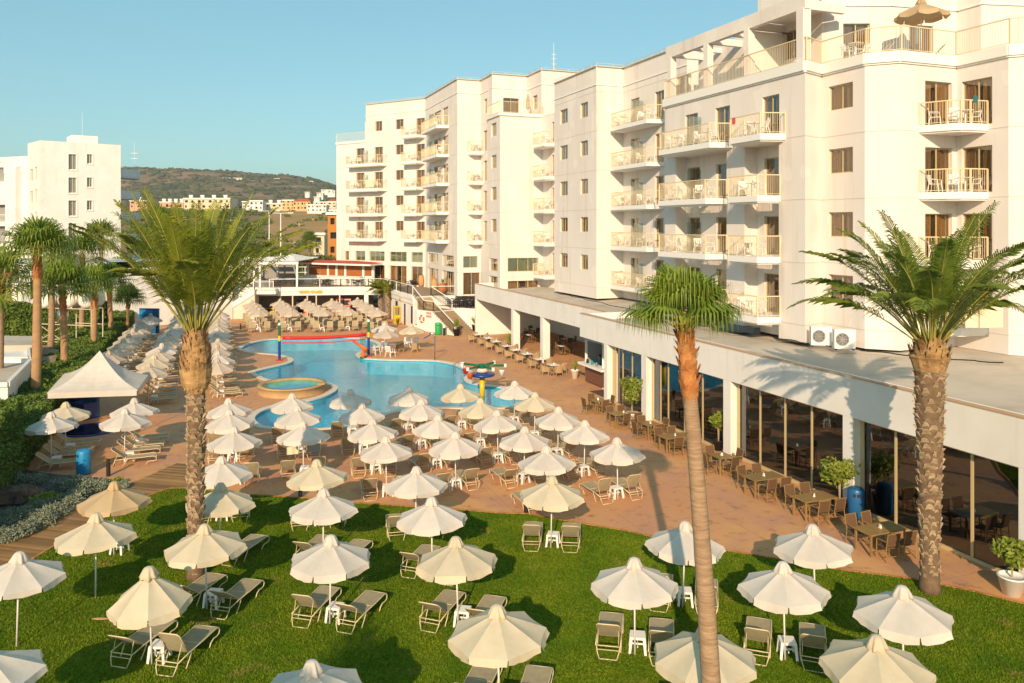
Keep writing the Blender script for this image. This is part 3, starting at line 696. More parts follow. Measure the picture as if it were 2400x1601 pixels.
# tall stair block behind the pergola
s0=hit(q1+V*.3,-D,1776); s1=pn1+V*.3; 
wall_mesh(wm,Wall(s0,s1),22.55,25.6,[]); wall_mesh(wm,Wall(s0+V*8,s0),22.55,25.6,[]); wall_mesh(wm,Wall(s1,p2),22.55,25.6,[])
wall_mesh(wm,Wall(q1+V*8,q1),19.2,22.6,[])
wm.build('wall',M['plaster'],main,off=org); gm.build('groove',M['groove'],main,off=org)
# roofs
rf=MB()
rf.poly([at(p,23.3) for p in (A1b,A1,A2,A3,B0,B0+V*10,EB[1])])
rf.poly([at(p,19.15) for p in (B0,B1,C1,C2,C3,C4,C5,C6,C7,C8,EB[0],EB[1])])
rf.poly([at(p,22.5) for p in (q1,pn1,pn1+V*8,q1+V*8)])
rf.poly([at(p,25.3) for p in (s0,s1,p3,p4,p5,p6,p6+D*12,s0+V*8)])
rf.build('roof',M['roofgrey'],main,off=org)
wm=MB(); wall_mesh(wm,Wall(B0,B0+V*10),18.7,TOP,[]); wm.build('wall',M['plaster'],main,off=org)
# terrace edge slab, cornices
tb=MB(); chain=[B0,B1,C1,C2,C3,C4,C5,C6,C7,C8]
band(tb,chain,18.7,.5,.16); band(tb,chain,18.62,.08,.08)
band(tb,[A1b,A1,A2,A3,B0],22.35,.09,.06); band(tb,[p2,p3,p4,p5,p6],22.6,.1,.08)
tb.build('cornice',M['slab'],main,off=org)
rl=MB(); rail_bars(rl,[flat(Wall(a,b).w(.05,.05,0)) for a,b in zip(chain[1:],chain[2:])]+[C7],1.2,step=.13,z0=19.2); rl.build('terrace_railing',M['rail'],main,off=org)
tr=MB()
for a,b in zip([A1b,A1,A2,A3],[A1,A2,A3,B0]):
    tr.beam(at(a,TOP+.04),at(b,TOP+.04),.3,.07); tr.beam(at(a,TOP+.3),at(b,TOP+.3),.03,.03); L=(b-a).length
    for i in range(int(L/1.5)+1): p=a+(b-a).normalized()*(i*1.5); tr.box(p.x-.015,p.x+.015,p.y-.015,p.y+.015,TOP+.04,TOP+.3)
tr.build('parapet_trim',M['frame_pale'],main,off=org)
# pergola frame along the terrace edge
pg=MB(); Wg=Wall(B1+V*.25,C1+V*.25)
ts=[Wg.px(PX(q)) for q in (40,280,548,905)]
pg.beam(Wg.w(0,0,22.25),Wg.w(ts[3]+.3,0,22.25),.35,.75)
for i,t in enumerate(ts):
    wd=.42 if i<3 else .5
    pg.beam(Wg.w(t,0,19.2),Wg.w(t,0,21.9),wd,wd,up=Wg.n)
    pg.beam(Wg.w(t,0,22.1),Wg.w(t,-SB,22.1),.25,.4)
pg.beam(Wg.w((ts[0]+ts[1])/2,0,22.1),Wg.w((ts[0]+ts[1])/2,-SB,22.1),.2,.3); pg.beam(Wg.w((ts[1]+ts[2])/2,0,22.1),Wg.w((ts[1]+ts[2])/2,-SB,22.1),.2,.3)
pg.hexa([Wg.w(ts[2]+.2,-.2,0),Wg.w(ts[3]-.2,-.2,0),Wg.w(ts[3]-.2,-SB+.1,0),Wg.w(ts[2]+.2,-SB+.1,0)],22.3,22.5)
wq=Wg.w(ts[2],0,0); pg.beam(Wg.w(ts[2],-.3,20.5),Wg.w(ts[2],-SB,20.5),.2,2.6)
pg.build('pergola_frame',M['plaster'],main,off=org)
# balconies
bal(main,org,F3,(480,692),z3,FL[:5],1.35,.35,'front block inner corner balcony',583)
FA=Wall(F4.w(0,0,0),F4.w(F4.L,0,0))
bal(main,org,F4,(735,1040),z3,[15.5],1.3,.4,'front block middle column',880)
bal(main,org,F4,(735,1012),z3,FL[:3],1.3,.3,'front block middle column',880)
bal(main,org,F4,(1098,1310),z3,[15.5],1.3,.4,'front block right column')
bal(main,org,F4,(1098,1284),z3,FL[:3],1.3,.25,'front block right column')
# corner balconies: a folded slab across the inner corner
def corner_balcony():
    a=W5.w(W5.px(z4(690)),.01,0); b=W6.w(W6.px(z4(1012)),.01,0); nb=(W5.n+W6.n).normalized()
    o1=a+W5.n*1.1+W5.u*.55; o2=b+W6.n*1.0-W6.u*.1; om=C5+nb*2.2
    pl=[a,o1,om,o2,b,C5]; c=flat(C5); loc=[q-c for q in pl]
    s=MB(); s.hexa([(q.x,q.y) for q in loc],-.12,.2); s.hexa([(q.x*.95,q.y*.95) for q in loc],-.2,-.12); sm=s.mesh('balcony',M['slab'])
    r=MB(); rail_bars(r,[q*.985 for q in loc[:5]],1.08,z0=.2); rm=r.mesh('railing',M['rail'])
    for i,F_ in enumerate(FL[:4]):
        b_=inst('balcony',sm,main,(c.x-org.x,c.y-org.y,F_-org.z)); inst('railing',rm,b_)
    return c+nb*1.1
CB=corner_balcony()
# ---------------------------------------------------------------- restaurant building with the long white fascia
N1=flat(P(1359,734.7,5.13)); F1=flat(P(1113,665,5.13)); F0=hit(F1,-D,1359)
org=Vector((N1.x,N1.y,0)); rest=empty('restaurant_building',org,0,'long low white restaurant building with deep fascia and tall glass doors facing the lawn','restaurant')
NE=N1-D*46; NW=Wall(N1,NE); FW=Wall(F1,F1-D*((F1-N1).dot(D)+.02))
fb=MB()
fb.hexa([NW.w(0,0,0),NW.w(0,-.55,0),NW.w(NW.L,-.55,0),NW.w(NW.L,0,0)],3.62,5.13)
fb.hexa([FW.w(0,0,0),FW.w(0,-.35,0),FW.w(FW.L,-.35,0),FW.w(FW.L,0,0)],3.62,5.13)
fb.hexa([FW.w(0,-.352,0),FW.w(0,-9,0),FW.w(.3,-9,0),FW.w(.3,-.352,0)],3.62,5.2)
dN=(FW.b-N1).length
fb.beam(NW.w(.12,-.552,4.9),NW.w(.12,-4.6,4.9),.24,.46)
fb.build('fascia',M['white'],rest,off=org)
tb=MB(); tb.beam(NW.w(0,-.1,5.155),NW.w(NW.L,-.1,5.155),.26,.045); tb.beam(FW.w(0,-.1,5.155),FW.w(FW.L,-.1,5.155),.26,.045); tb.build('fascia_trim',M['trimterra'],rest,off=org)
rf=MB(); z0_=4.64
rf.poly([FW.w(.3,-.35,z0_),FW.w(FW.L,-.35,z0_),FW.w(FW.L,-9,4.98),FW.w(.3,-9,4.98)]); rf.poly([FW.w(.3,-9,4.98),FW.w(FW.L,-9,4.98),FW.w(FW.L,-16,4.985),FW.w(.3,-16,4.985)])
rf.poly([NW.w(.02,-.55,z0_),NW.w(NW.L,-.55,z0_),NW.w(NW.L,-9.6,4.98),NW.w(.02,-10.9,4.98)]); rf.poly([NW.w(.02,-10.9,4.98),NW.w(NW.L,-9.6,4.98),NW.w(NW.L,-24,4.98),NW.w(.02,-24,4.98)])
rf.poly([NW.w(0,-.5,4.5),NW.w(NW.L,-.5,4.5),NW.w(NW.L,-24,4.5),NW.w(0,-24,4.5)]); rf.poly([FW.w(0,-.3,4.5),FW.w(FW.L,-.3,4.5),FW.w(FW.L,-14,4.5),FW.w(0,-14,4.5)])
rf.build('roof',M['roofgrey'],rest,off=org)
# pillars
PIL=[(1415.5,1423),(1503,1514),(1695,1712),(1975,1999),(2387,2422),(3010,3060)]
T=[(NW.px(a),NW.px(b)) for a,b in PIL[:5]]; T.append((T[4][0]+(T[4][0]-T[3][0]),T[4][1]+(T[4][0]-T[3][0])))
def pil(q): pb=MB(); pb.hexa(q,0,3.615); pb.build('pillar',M['white'],rest,off=org)
for a,b in T: pil([NW.w(a,-.003,0),NW.w(a,-.55,0),NW.w(b,-.55,0),NW.w(b,-.003,0)])
tc_=[(1348.6,1357)]
for a,b in ((1198,1201.5),(1266,1271.5)):
    t=FW.px(a); pil([FW.w(t,-.003,0),FW.w(t,-.62,0),FW.w(t+.55,-.62,0),FW.w(t+.55,-.003,0)])
pil([FW.w(FW.L-.35,-.003,0),FW.w(FW.L-.35,-.5,0),FW.w(FW.L,-.5,0),FW.w(FW.L,-.003,0)])
# bar front, set back under the fascia
BW=Wall(NW.w(-.2,-1.75,0),NW.w(T[0][1]+.9,-1.75,0)); o0,o1=BW.px(1371),BW.px(1418); bar0=o0
wb=MB(); wall_mesh(wb,BW,0,4.6,[(o0,o1,1.4,2.95)],.2)
wb.quad(BW.w(BW.L,0,0),NW.w(T[0][1]+.02,-.5,0),NW.w(T[0][1]+.02,-.5,3.6),BW.w(BW.L,0,3.6)); wb.quad(FW.w(FW.L,-.5,0),BW.w(0,0,0),BW.w(0,0,4.6),FW.w(FW.L,-.5,4.6))
wb.hexa([FW.w(0,0,0),FW.w(0,-8,0),FW.w(.25,-8,0),FW.w(.25,0,0)],0,3.615)          # end wall of the veranda
wb.hexa([FW.w(.25,-8,0),FW.w(FW.L,-8,0),FW.w(FW.L,-8.2,0),FW.w(.25,-8.2,0)],0,4.6)
wb.hexa([BW.w(.02,-.25,0),BW.w(.02,-7,0),BW.w(.2,-7,0),BW.w(.2,-.25,0)][::-1],0,4.6)
wb.hexa([NW.w(0,-9,0),NW.w(NW.L,-9,0),NW.w(NW.L,-9.2,0),NW.w(0,-9.2,0)],0,4.6)
wb.build('wall',M['white'],rest,off=org)
wb=MB(); wb.hexa([BW.w(.6,-3.6,0),BW.w(BW.L+2,-3.6,0),BW.w(BW.L+2,-3.75,0),BW.w(.6,-3.75,0)],0,4.6); wb.hexa([BW.w(o0-.6,-.3,0),BW.w(o0-.5,-.3,0),BW.w(o0-.5,-3.6,0),BW.w(o0-.6,-3.6,0)],0,4.6); wb.build('bar_back_wall',mat('bar_grey',(.30,.30,.31),.8),rest,off=org)
cb=MB(); cb.hexa([BW.w(o0-.25,.45,0),BW.w(o1+.3,.45,0),BW.w(o1+.3,-.3,0),BW.w(o0-.25,-.3,0)][::-1],1.24,1.39); cb.build('counter',M['slab'],rest,off=org)
cb=MB(); cb.hexa([BW.w(o0+.1,.03,0),BW.w(o1+.2,.03,0),BW.w(o1+.2,.004,0),BW.w(o0+.1,.004,0)][::-1],.1,1.2); cb.build('bar_front',mat('bar_brown',(.17,.075,.045),.6),rest,off=org)
# glazed bays
STACK=[(1433,1447),(1522,1533),(1718,1736),(2007,2027),None]
MUL=[[1461,1483],[1549.6,1567.5,1606,1648],[1783,1841.5,1904],[2101,2186,2280],None]
GW=Wall(NW.w(0,-.45,0),NW.w(NW.L,-.45,0))
for k in range(5):
    a,b=T[k][1]+.01,T[k+1][0]-.01
    fr=MB()
    if STACK[k]:
        s1=GW.px(STACK[k][1]); s0=GW.px(STACK[k][0]); mu=[GW.px(q) for q in MUL[k]]
    else:
        s0=a; s1=a+.6; mu=[s1+(b-s1)*q/4 for q in (1,2,3)]
    fr.beam(GW.w(a,0,.06),GW.w(b,0,.06),.16,.12); fr.beam(GW.w(a,0,3.54),GW.w(b,0,3.54),.14,.14)
    for q in range(4): t=s0+(s1-s0)*(q+.5)/4; fr.beam(GW.w(t,.06,.12),GW.w(t,.06,3.47),.05,.16 if q%2 else .10,up=GW.u)
    for t in mu+[b-.06]: fr.beam(GW.w(t,0,.12),GW.w(t,0,3.47),.10,.08,up=GW.n)
    f=fr.build('glass_door',M['frame'],rest,off=org)
    for t0,t1 in zip([s1]+mu,mu+[b-.06]):
        pn=MB(); pn.hexa([GW.w(t0+.05,.01,0),GW.w(t0+.05,-.005,0),GW.w(t1-.05,-.005,0),GW.w(t1-.05,.01,0)],.12,3.47); pn.build('pane',M['bigpane'],f,off=org)
fl=MB(); fl.hexa([NW.w(.3,-.56,0),NW.w(NW.L,-.56,0),NW.w(NW.L,-9,0),NW.w(.3,-9,0)][::-1],.004,.03); fl.build('floor',mat('dark_floor',(.10,.075,.06),.35),rest,off=org)
# slabs of interior tables seen dimly through the glass are separate things further down
# shower of small roof gear
def ac(loc,rz,label):
    t=empty('air_conditioner',loc,rz,label,'air conditioner',group='air conditioners on the flat roof')
    b=MB(); b.box(-.48,.48,-.2,.2,.08,.98); b.build('case',M['slab'],t)
    b=MB(); b.lathe([(.30,0),(.30,.02)],20); f=b.build('fan_grille',M['blackc'],t); f.rotation_euler=(R(90),0,0); f.location=(-.12,-.2,.52)
    b=MB()
    for r in (.1,.18,.26,.32): b.tube([(r*math.cos(q*math.pi/10),r*math.sin(q*math.pi/10),0) for q in range(20)],.008,4,closed=True)
    for q in range(8): b.tube([(0,0,0),(.33*math.cos(q*math.pi/4),.33*math.sin(q*math.pi/4),0)],.006,4)
    g_=b.build('grille_wire',M['plastic'],f); g_.location=(0,0,.03)
    b=MB(); b.box(-.42,-.36,-.2,.2,0,.08); b.box(.36,.42,-.2,.2,0,.08); b.build('foot',M['blackc'],t)
    return t
for i,(x,y) in enumerate(((1923,812),(1978,820))):
    p=P(x,y,4.98); ac(p,R(-8),['grey white air conditioner on the restaurant roof, the left one against the hotel wall','grey white air conditioner on the restaurant roof, the right one against the hotel wall'][i])
# hoses and cables lying along the foot of the hotel on the roof
cb=MB(); ppp=[P(1310,686,5.03),P(1350,694,5.03),P(1404,706,5.03),P(1500,728,5.03),P(1620,752,5.03),P(1720,775,5.03),P(1800,785,5.03),P(1880,800,5.03),P(1990,815,5.03),P(2100,828,5.03),P(2250,842,5.03),P(2390,852,5.03)]
ppp=[ppp[i].lerp(ppp[i+1],j/6)+Vector((0,0,.03))+V*.18*math.sin(i*3+j*1.7)-V*.5 for i in range(len(ppp)-1) for j in range(6)]; cb.tube(ppp,.028,4); o=cb.build('roof_pipe',M['blackc']); tag(o,'black pipe lying on the restaurant roof along the foot of the hotel','pipe')
o=tag(inst('roof_duct',(lambda b:(b.box(-1.6,1.6,-.25,.25,0,.35),b.mesh('roof_duct',mat('duct_grey',(.10,.13,.17),.6)))[1])(MB()),None,P(1725,775,4.98),-R(62)),'dark blue grey duct lying on the restaurant roof below the balconies','duct')

# ---------------------------------------------------------------- raised pool terrace
TZ=3.4
edge=[flat(P(x,y,TZ)) for x,y in ((520,677.5),(600,677),(631,677),(700,676.2),(798,675),(863,674.6),(896,675.8),(920,681),(938,687),(955,691.5),(967.7,695.4))]
org=Vector((edge[5].x,edge[5].y,0)); ter=empty('pool_terrace',org,0,'raised white terrace with VIDEO GAMES lettering and games rooms beneath it','terrace')
cR=flat(P(1010,693,TZ)); cR2=flat(P(1125,691,TZ))
poly=edge+[cR,cR2,cR2+D*30,edge[0]+Vector((0,24,0))]
tris=tessellate_polygon([[Vector((q.x,q.y,0)) for q in poly]])
b=MB(); b.add([at(q,TZ) for q in poly],tris); b.build('terrace_floor',mat('terrace_tiles',(.36,.27,.18),.8,(.30,.22,.15),1.2),ter,off=org)
b=MB()
for p,q in zip(edge,edge[1:]):
    W=Wall(p,q); b.hexa([W.w(0,0,0),W.w(W.L,0,0),W.w(W.L,-.3,0),W.w(0,-.3,0)],2.55,TZ+.14); b.hexa([W.w(0,.10,0),W.w(W.L,.10,0),W.w(W.L,.001,0),W.w(0,.001,0)],TZ-.35,TZ+.05)
b.hexa([Wall(edge[0],edge[2]).w(2.6,1.2,0),Wall(edge[0],edge[2]).w(6.6,1.2,0),Wall(edge[0],edge[2]).w(6.6,.11,0),Wall(edge[0],edge[2]).w(2.6,.11,0)],TZ-.55,TZ+.05)
b.build('terrace_fascia',M['white'],ter,off=org)
# arcade back wall, soffit, posts
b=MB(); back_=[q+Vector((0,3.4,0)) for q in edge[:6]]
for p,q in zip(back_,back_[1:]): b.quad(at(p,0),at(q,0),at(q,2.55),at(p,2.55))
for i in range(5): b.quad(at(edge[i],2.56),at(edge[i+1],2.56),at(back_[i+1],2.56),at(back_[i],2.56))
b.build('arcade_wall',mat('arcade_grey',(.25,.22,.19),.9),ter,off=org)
b=MB(); dW=Wall(edge[5],edge[5]); 
for p,q in zip(edge[6:],edge[7:]):
    W=Wall(p,q); b.quad(W.w(0,-.15,0),W.w(W.L,-.15,0),W.w(W.L,-.15,2.55),W.w(0,-.15,2.55))
W=Wall(edge[5]+Vector((1.2,.2,0)),edge[6]); b.quad(W.w(0,-.15,0),W.w(W.L,-.15,0),W.w(W.L,-.15,2.55),W.w(0,-.15,2.55))
b.build('arcade_side_wall',M['white'],ter,off=org)
for x,wd,m_ in ((657,.14,'frame_pale'),(685.5,.14,'frame_pale'),(720,.14,'frame_pale'),(741,.14,'frame_pale'),(796,.14,'frame_pale'),(859,.5,'white')):
    p=flat(P(x,738,0)); W=Wall(edge[2],edge[5]); t=W.px(x); q=W.w(t,-.2,0); b=MB(); b.cbox((q.x,q.y,1.27),wd,wd,2.54); b.build('post',M[m_],ter,off=org)
# doors in the side wall
W=Wall(edge[7],edge[10])
for i,(x0,x1,c) in enumerate(((925,930,'dark'),(941,948,'dark'),(961,964,'dark'))):
    b=MB(); a_,b_=W.px(x0),W.px(x1); b.hexa([W.w(a_,-.10,0),W.w(b_,-.10,0),W.w(b_,-.2,0),W.w(a_,-.2,0)],0,2.3); b.build('doorway',M[c],ter,off=org)
# railing
def railing(name,pts,z,root,org,m1='railw',m2='raild',h=1.0,post=2.4):
    a=MB(); c=MB()
    for p,q in zip(pts,pts[1:]):
        L=(q-p).length; d=(q-p)/L; zp=p.z; zq=q.z
        a.beam(p+Vector((0,0,h)),q+Vector((0,0,h)),.07,.06)
        n=max(1,round(L/post))
        for i in range(n+1): s=p+(q-p)*i/n; a.box(s.x-.04,s.x+.04,s.y-.04,s.y+.04,s.z,s.z+h)
        c.beam(p+Vector((0,0,.1)),q+Vector((0,0,.1)),.03,.03); c.beam(p+Vector((0,0,h-.12)),q+Vector((0,0,h-.12)),.03,.03)
        for i in range(int(L/.14)): s=p+(q-p)*((i+.5)*.14/L); c.box(s.x-.01,s.x+.01,s.y-.01,s.y+.01,s.z+.1,s.z+h-.12)
    o=a.build(name,M[m1],root,off=org); c.build('balusters',M[m2],o,off=org); return o
re=[at(q,TZ+.14)+Vector((0,.12,0)) for q in edge[2:]]
railing('handrail',re,0,ter,org)
railing('handrail',[at(cR,TZ),at(cR2,TZ)],0,ter,org)
b=MB(); W=Wall(edge[-1],cR); b.quad(W.w(0,0,0),W.w(W.L,0,0),W.w(W.L,0,TZ-.01),W.w(0,0,TZ-.01)); b.build('terrace_wall',M['white'],ter,off=org)
b=MB(); W=Wall(cR,cR2); b.hexa([W.w(0,0.02,0),W.w(W.L,.02,0),W.w(W.L,-.2,0),W.w(0,-.2,0)],0,TZ-.01); b.build('terrace_wall',M['white'],ter,off=org)
def text(s,p,rz,size,m,parent,name='lettering',ext=.02,org=Vector((0,0,0)),bold=.02):
    cu=bpy.data.curves.new(name,'FONT'); cu.body=s; cu.size=size; cu.extrude=ext; cu.offset=bold; cu.align_x='CENTER'; cu.align_y='CENTER'
    o=bpy.data.objects.new(name,cu); COL.objects.link(o); dg=bpy.context.evaluated_depsgraph_get(); me=bpy.data.meshes.new_from_object(o.evaluated_get(dg)); bpy.data.objects.remove(o)
    me.materials.clear(); me.materials.append(m); o=bpy.data.objects.new(name,me); o.location=p-org; o.rotation_euler=(R(90),0,rz); return link(o,parent)
W=Wall(edge[3],edge[4]); t=W.px(728); text('VIDEO GAMES',W.w(t,.13,2.98),W.rz,.43,M['sign'],ter,org=org)
W=Wall(edge[5],edge[6]); text('INTERNET',W.w(W.px(888),.13,3.0),W.rz,.30,M['sign'],ter,org=org)
W=Wall(edge[7],edge[9]); text('WC',W.w(W.px(940),.13,2.75),W.rz,.42,M['sign'],ter,org=org)
# left stair up to the terrace
s0=flat(P(546,748)); 
b=MB(); sa=edge[0]+Vector((.5,-1.6,0)); sb=edge[1]+Vector((1.2,-1.6,0)); L=(sb-sa).length; d=(sb-sa)/L; nn=Vector((-d.y,d.x,0))
st=flat(P(548,745)); 
sx0=P(548,732,.0).x; y0=edge[1].y-1.7; x1=edge[1].x+.4; x0=x1-5.2
for i in range(18):
    xa=x0+(x1-x0)*i/18; b.box(xa,x1,y0,y0+1.5,TZ*i/18,TZ*(i+1)/18)
b.build('stair',M['coping'],ter,off=org)
b=MB(); b.add([(x0-.3,y0-.12,0),(x0+.5,y0-.12,0),(x1,y0-.12,TZ-.5),(x1,y0-.12,TZ+.05),(x0-.3,y0-.12,.25)]+[(x0-.3,y0-.01,0),(x0+.5,y0-.01,0),(x1,y0-.01,TZ-.5),(x1,y0-.01,TZ+.05),(x0-.3,y0-.01,.25)],((0,1,2,3,4),(9,8,7,6,5),(0,5,6,1),(1,6,7,2),(2,7,8,3),(3,8,9,4),(4,9,5,0)))
b.build('stair_stringer',M['white'],ter,off=org)
railing('stair_rail',[Vector((x0-.2,y0-.05,.2)),Vector((x1,y0-.05,TZ+.05)),Vector((x1+2.2,y0-.05,TZ+.05))],0,ter,org,'railw','railw')
b=MB(); b.box(x0-9,x0-.3,y0,y0+.3,0,TZ+.2); b.build('side_wall',M['white'],ter,off=org)
# main stair with landing
q0=flat(P(988.7,775)); q1=flat(P(1064.5,786.6)); r_=(q1-q0).normalized(); wv=Vector((-r_.y,r_.x,0)); LZ=2.16
la=hit(q0,r_,1014); run=(q1-la).length
org2=Vector((q1.x,q1.y,0)); stw=empty('garden_stair',org2,0,'white sided stair with stone steps and dark railing going down to the pool deck','staircase')
b=MB()
b.hexa([q0-r_*1.2,la,la+wv*2.7,q0-r_*1.2+wv*2.7],0,LZ-.03)
for i in range(12):
    a_=la+r_*(run*i/12); b.hexa([a_,q1,q1+wv*2.7,a_+wv*2.7] if i==0 else [a_,q1+r_*.001*i,q1+r_*.001*i+wv*2.7,a_+wv*2.7],LZ-LZ*(i+1)/12-.0,LZ-LZ*i/12-.03) if False else b.hexa([a_,a_+r_*(run/12),a_+r_*(run/12)+wv*2.7,a_+wv*2.7],0,LZ*(12-i)/13)
b.build('stair_side',M['white'],stw,off=org2)
b=MB()
for i in range(12):
    a_=la+r_*(run*i/12); z=LZ*(12-i)/13; b.hexa([a_-wv*.02,a_+r_*(run/12)-wv*.02,a_+r_*(run/12)+wv*2.72,a_+wv*2.72],z,z+.035)
    b.hexa([a_+r_*(run/12+.001),a_+r_*(run/12+.02),a_+r_*(run/12+.02)+wv*2.7,a_+r_*(run/12+.001)+wv*2.7],z-LZ/13,z)
b.hexa([q0-r_*1.2,la,la+wv*2.7,q0-r_*1.2+wv*2.7],LZ-.03,LZ)
b.build('step',mat('stone_step',(.42,.31,.20),.9,(.32,.23,.15),5),stw,off=org2)
b=MB(); us=edge[-1].lerp(cR,.25); ue=edge[-1].lerp(cR,.95); un=Vector(((ue-us).y,-(ue-us).x,0)).normalized()
for i in range(7): b.hexa([us+un*(.02+.3*(7-i)),ue+un*(.02+.3*(7-i)),ue+un*.01,us+un*.01],LZ+.002+i*.003,LZ+(i+1)*(TZ-LZ)/8)
b.build('upper_step',mat('stone_step2',(.46,.34,.21),.9),stw,off=org2)
railing('stair_rail',[at(edge[-1],TZ+.1),at(q0+r_*.2+wv*.1,LZ),at(la+wv*.1,LZ),at(q1+wv*.1,.1)],0,stw,org2,post=3)
railing('stair_rail',[at(cR,TZ),at(la+wv*2.6,LZ)],0,stw,org2,post=3)
# things on the stair wall
ww=Wall(q0,q1)
p=ww.w(ww.px(1018-28.5),.02,1.25)
b=MB(); b.tube([(.33*math.cos(q*math.pi/12),0,.33*math.sin(q*math.pi/12)) for q in range(24)],.085,8,closed=True)
lb=empty('life_ring',ww.w(ww.px(990),.1,1.25),ww.rz,'orange life ring with white bands hanging on the white stair wall','life ring'); b.build('ring',M['orange'],lb,True)
b=MB()
for k in range(4):
    a0=math.pi/4+k*math.pi/2; b.tube([(.33*math.cos(a0+q),0,.33*math.sin(a0+q)) for q in (-.2,-.1,0,.1,.2)],.09,8)
b.build('band',M['plastic'],lb,True)
t=ww.px(1005.5); 
wt=empty('pool_depth_lettering',ww.w(t,.02,1.75),ww.rz,'small red lettering painted on the white stair wall beside the life ring','lettering'); text('POOL',Vector((0,0,.14)),0,.3,M['signred'],wt,'word',bold=0); text('RULES',Vector((0,0,-.18)),0,.3,M['signred'],wt,'word',bold=0)
sg=empty('notice_board',ww.w(ww.px(975),.05,1.25),ww.rz,'tall white notice board with blue and grey text beside the games room doors','notice board')
b=MB(); b.box(-.35,.35,-.02,.02,-.95,.95); b.build('board',M['slab'],sg)
b=MB(); rr=random.Random(4)
for k in range(15):
    z=.8-k*.105; x=-.28; 
    while x<.2: l=rr.uniform(.06,.2); b.box(x,min(x+l,.28),-.026,-.021,z,z+.035); x+=l+.03
b.box(.0,.25,-.03,-.0215,-.75,-.62); b.build('print',mat('print_blue',(.08,.13,.35),.7),sg)
# middle terrace with the black furniture
m0=flat(P(1104,778)); m1=flat(P(1142,781)); 
org3=Vector((m0.x,m0.y,0)); mt=empty('lower_terrace',org3,0,'small raised white walled terrace full of black chairs between stair and restaurant','terrace')
pa=la+wv*2.75; pb_=m0+wv*.35; pc=m1+V*2
pg_=[pa,pb_,pc,pc+D*6.5,cR2+V*1.5-D*.25,hit(cR,V,1020)-D*.25]
b=MB(); b.hexa(pg_,0,2.36); b.build('terrace_wall',M['white'],mt,off=org3)
b=MB(); b.hexa(pg_,2.362,2.37); b.build('terrace_floor',mat('tan_tiles',(.36,.27,.18),.8),mt,off=org3)

# ---------------------------------------------------------------- pergola and bar on the terrace
p0=flat(P(568,672,TZ)); 
def XY(px,Y): return Vector(((px-1200)*Y/FP,Y,0))
org=XY(640,95); per=empty('white_pergola',at(org,TZ),0,'white terrace pergola with slatted roof panels over dark seating','pergola'); o3=at(org,TZ)
zt=6.45
for px,Y in ((596,97),(609.7,95),(696.5,95),(600,106),(650,106),(696.5,106),(562,97)): q=XY(px,Y); b=MB(); b.cbox((q.x,q.y,(TZ+zt)/2),.22,.22,zt-TZ); b.build('post',M['railw'],per,off=o3)
b=MB(); c4=[XY(560,95),XY(697,95),XY(694,108),XY(568,108)]
for p,q in zip(c4,c4[1:]+c4[:1]): b.beam(at(p,zt),at(q,zt),.25,.32)
b.beam(at(XY(610,95),zt),at(XY(618,108),zt),.2,.3); b.build('beam',M['railw'],per,off=o3)
b=MB()
for px0,px1,pk in ((562,608,0),(613,694,1)):
    a_,c_=XY(px0,95.4),XY(px1,95.4); w_=c_.x-a_.x
    if pk:
        mx=a_+Vector((w_/2,5,0)); e=[a_,c_,c_+Vector((0,10,0)),a_+Vector((0,10,0))]
        for i in range(4): p,q=e[i],e[(i+1)%4]; b.add([at(p,zt+.2),at(q,zt+.2),at(mx,zt+1.0)],((0,1,2),))
    for i in range(6): y=.3+i*2.0; b.hexa([(a_.x,a_.y+y),(c_.x,a_.y+y),(c_.x,a_.y+y+1.3),(a_.x,a_.y+y+1.3)],zt+.22 ,zt+.30) if not pk or i>3 else None
b.build('roof_panel',M['slab'],per,off=o3)
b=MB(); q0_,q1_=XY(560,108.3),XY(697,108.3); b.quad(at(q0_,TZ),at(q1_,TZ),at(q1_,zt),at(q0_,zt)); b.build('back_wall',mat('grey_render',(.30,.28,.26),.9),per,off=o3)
br0,br1=XY(716,103.5),XY(848,99.2); W=Wall(br0,br1); o4=at(br0,TZ); barh=empty('terrace_bar',o4,0,'terrace bar with low red roof, brown shutters and white counter','bar')
b=MB(); b.hexa([W.w(-.2,0,0),W.w(W.L-.3,0,0),W.w(W.L-.3,-.5,0),W.w(-.2,-.5,0)],TZ,TZ+1.05); b.hexa([W.w(-.3,.12,0),W.w(W.L-.2,.12,0),W.w(W.L-.2,-.52,0),W.w(-.3,-.52,0)],TZ+1.055,TZ+1.13); b.build('counter',M['slab'],barh,off=o4)
for x in (714,761,781,801.5,844,866): 
    t=W.px(x); b=MB(); b.hexa([W.w(t-.15,-.6,0),W.w(t+.15,-.6,0),W.w(t+.15,-.85,0),W.w(t-.15,-.85,0)],TZ,TZ+2.55); b.build('post',M['railw'],barh,off=o4)
b=MB(); b.hexa([W.w(W.L+.05,-.6,0),W.w(W.L+1.3,-.6,0),W.w(W.L+1.3,-.8,0),W.w(W.L+.05,-.8,0)],TZ,TZ+1.2); b.build('side_counter',M['railw'],barh,off=o4)
for x0,x1,z0 in ((716,759,1.13),(763,778.5,1.13),(783.5,797,1.13),(804,841,1.13),(847,861.5,1.25)):
    a_,c_=W.px(x0),W.px(x1); b=MB(); 
    for k in range(8): z=TZ+z0+k*(2.5-z0)/8; b.hexa([W.w(a_,-.7,0),W.w(c_,-.7,0),W.w(c_,-.75,0),W.w(a_,-.75,0)],z,z+(2.5-z0)/8-.01)
    b.build('shutter',mat('brown_shutter',(.36,.12,.03),.7) if x0==716 else bpy.data.materials['brown_shutter'],barh,off=o4)
b=MB(); b.hexa([W.w(-1.2,.7,0),W.w(W.L+1.9,.7,0),W.w(W.L+1.2,-3.4,0),W.w(-1.2,-4,0)],TZ+2.55,TZ+2.78); b.build('eave',M['slab'],barh,off=o4)
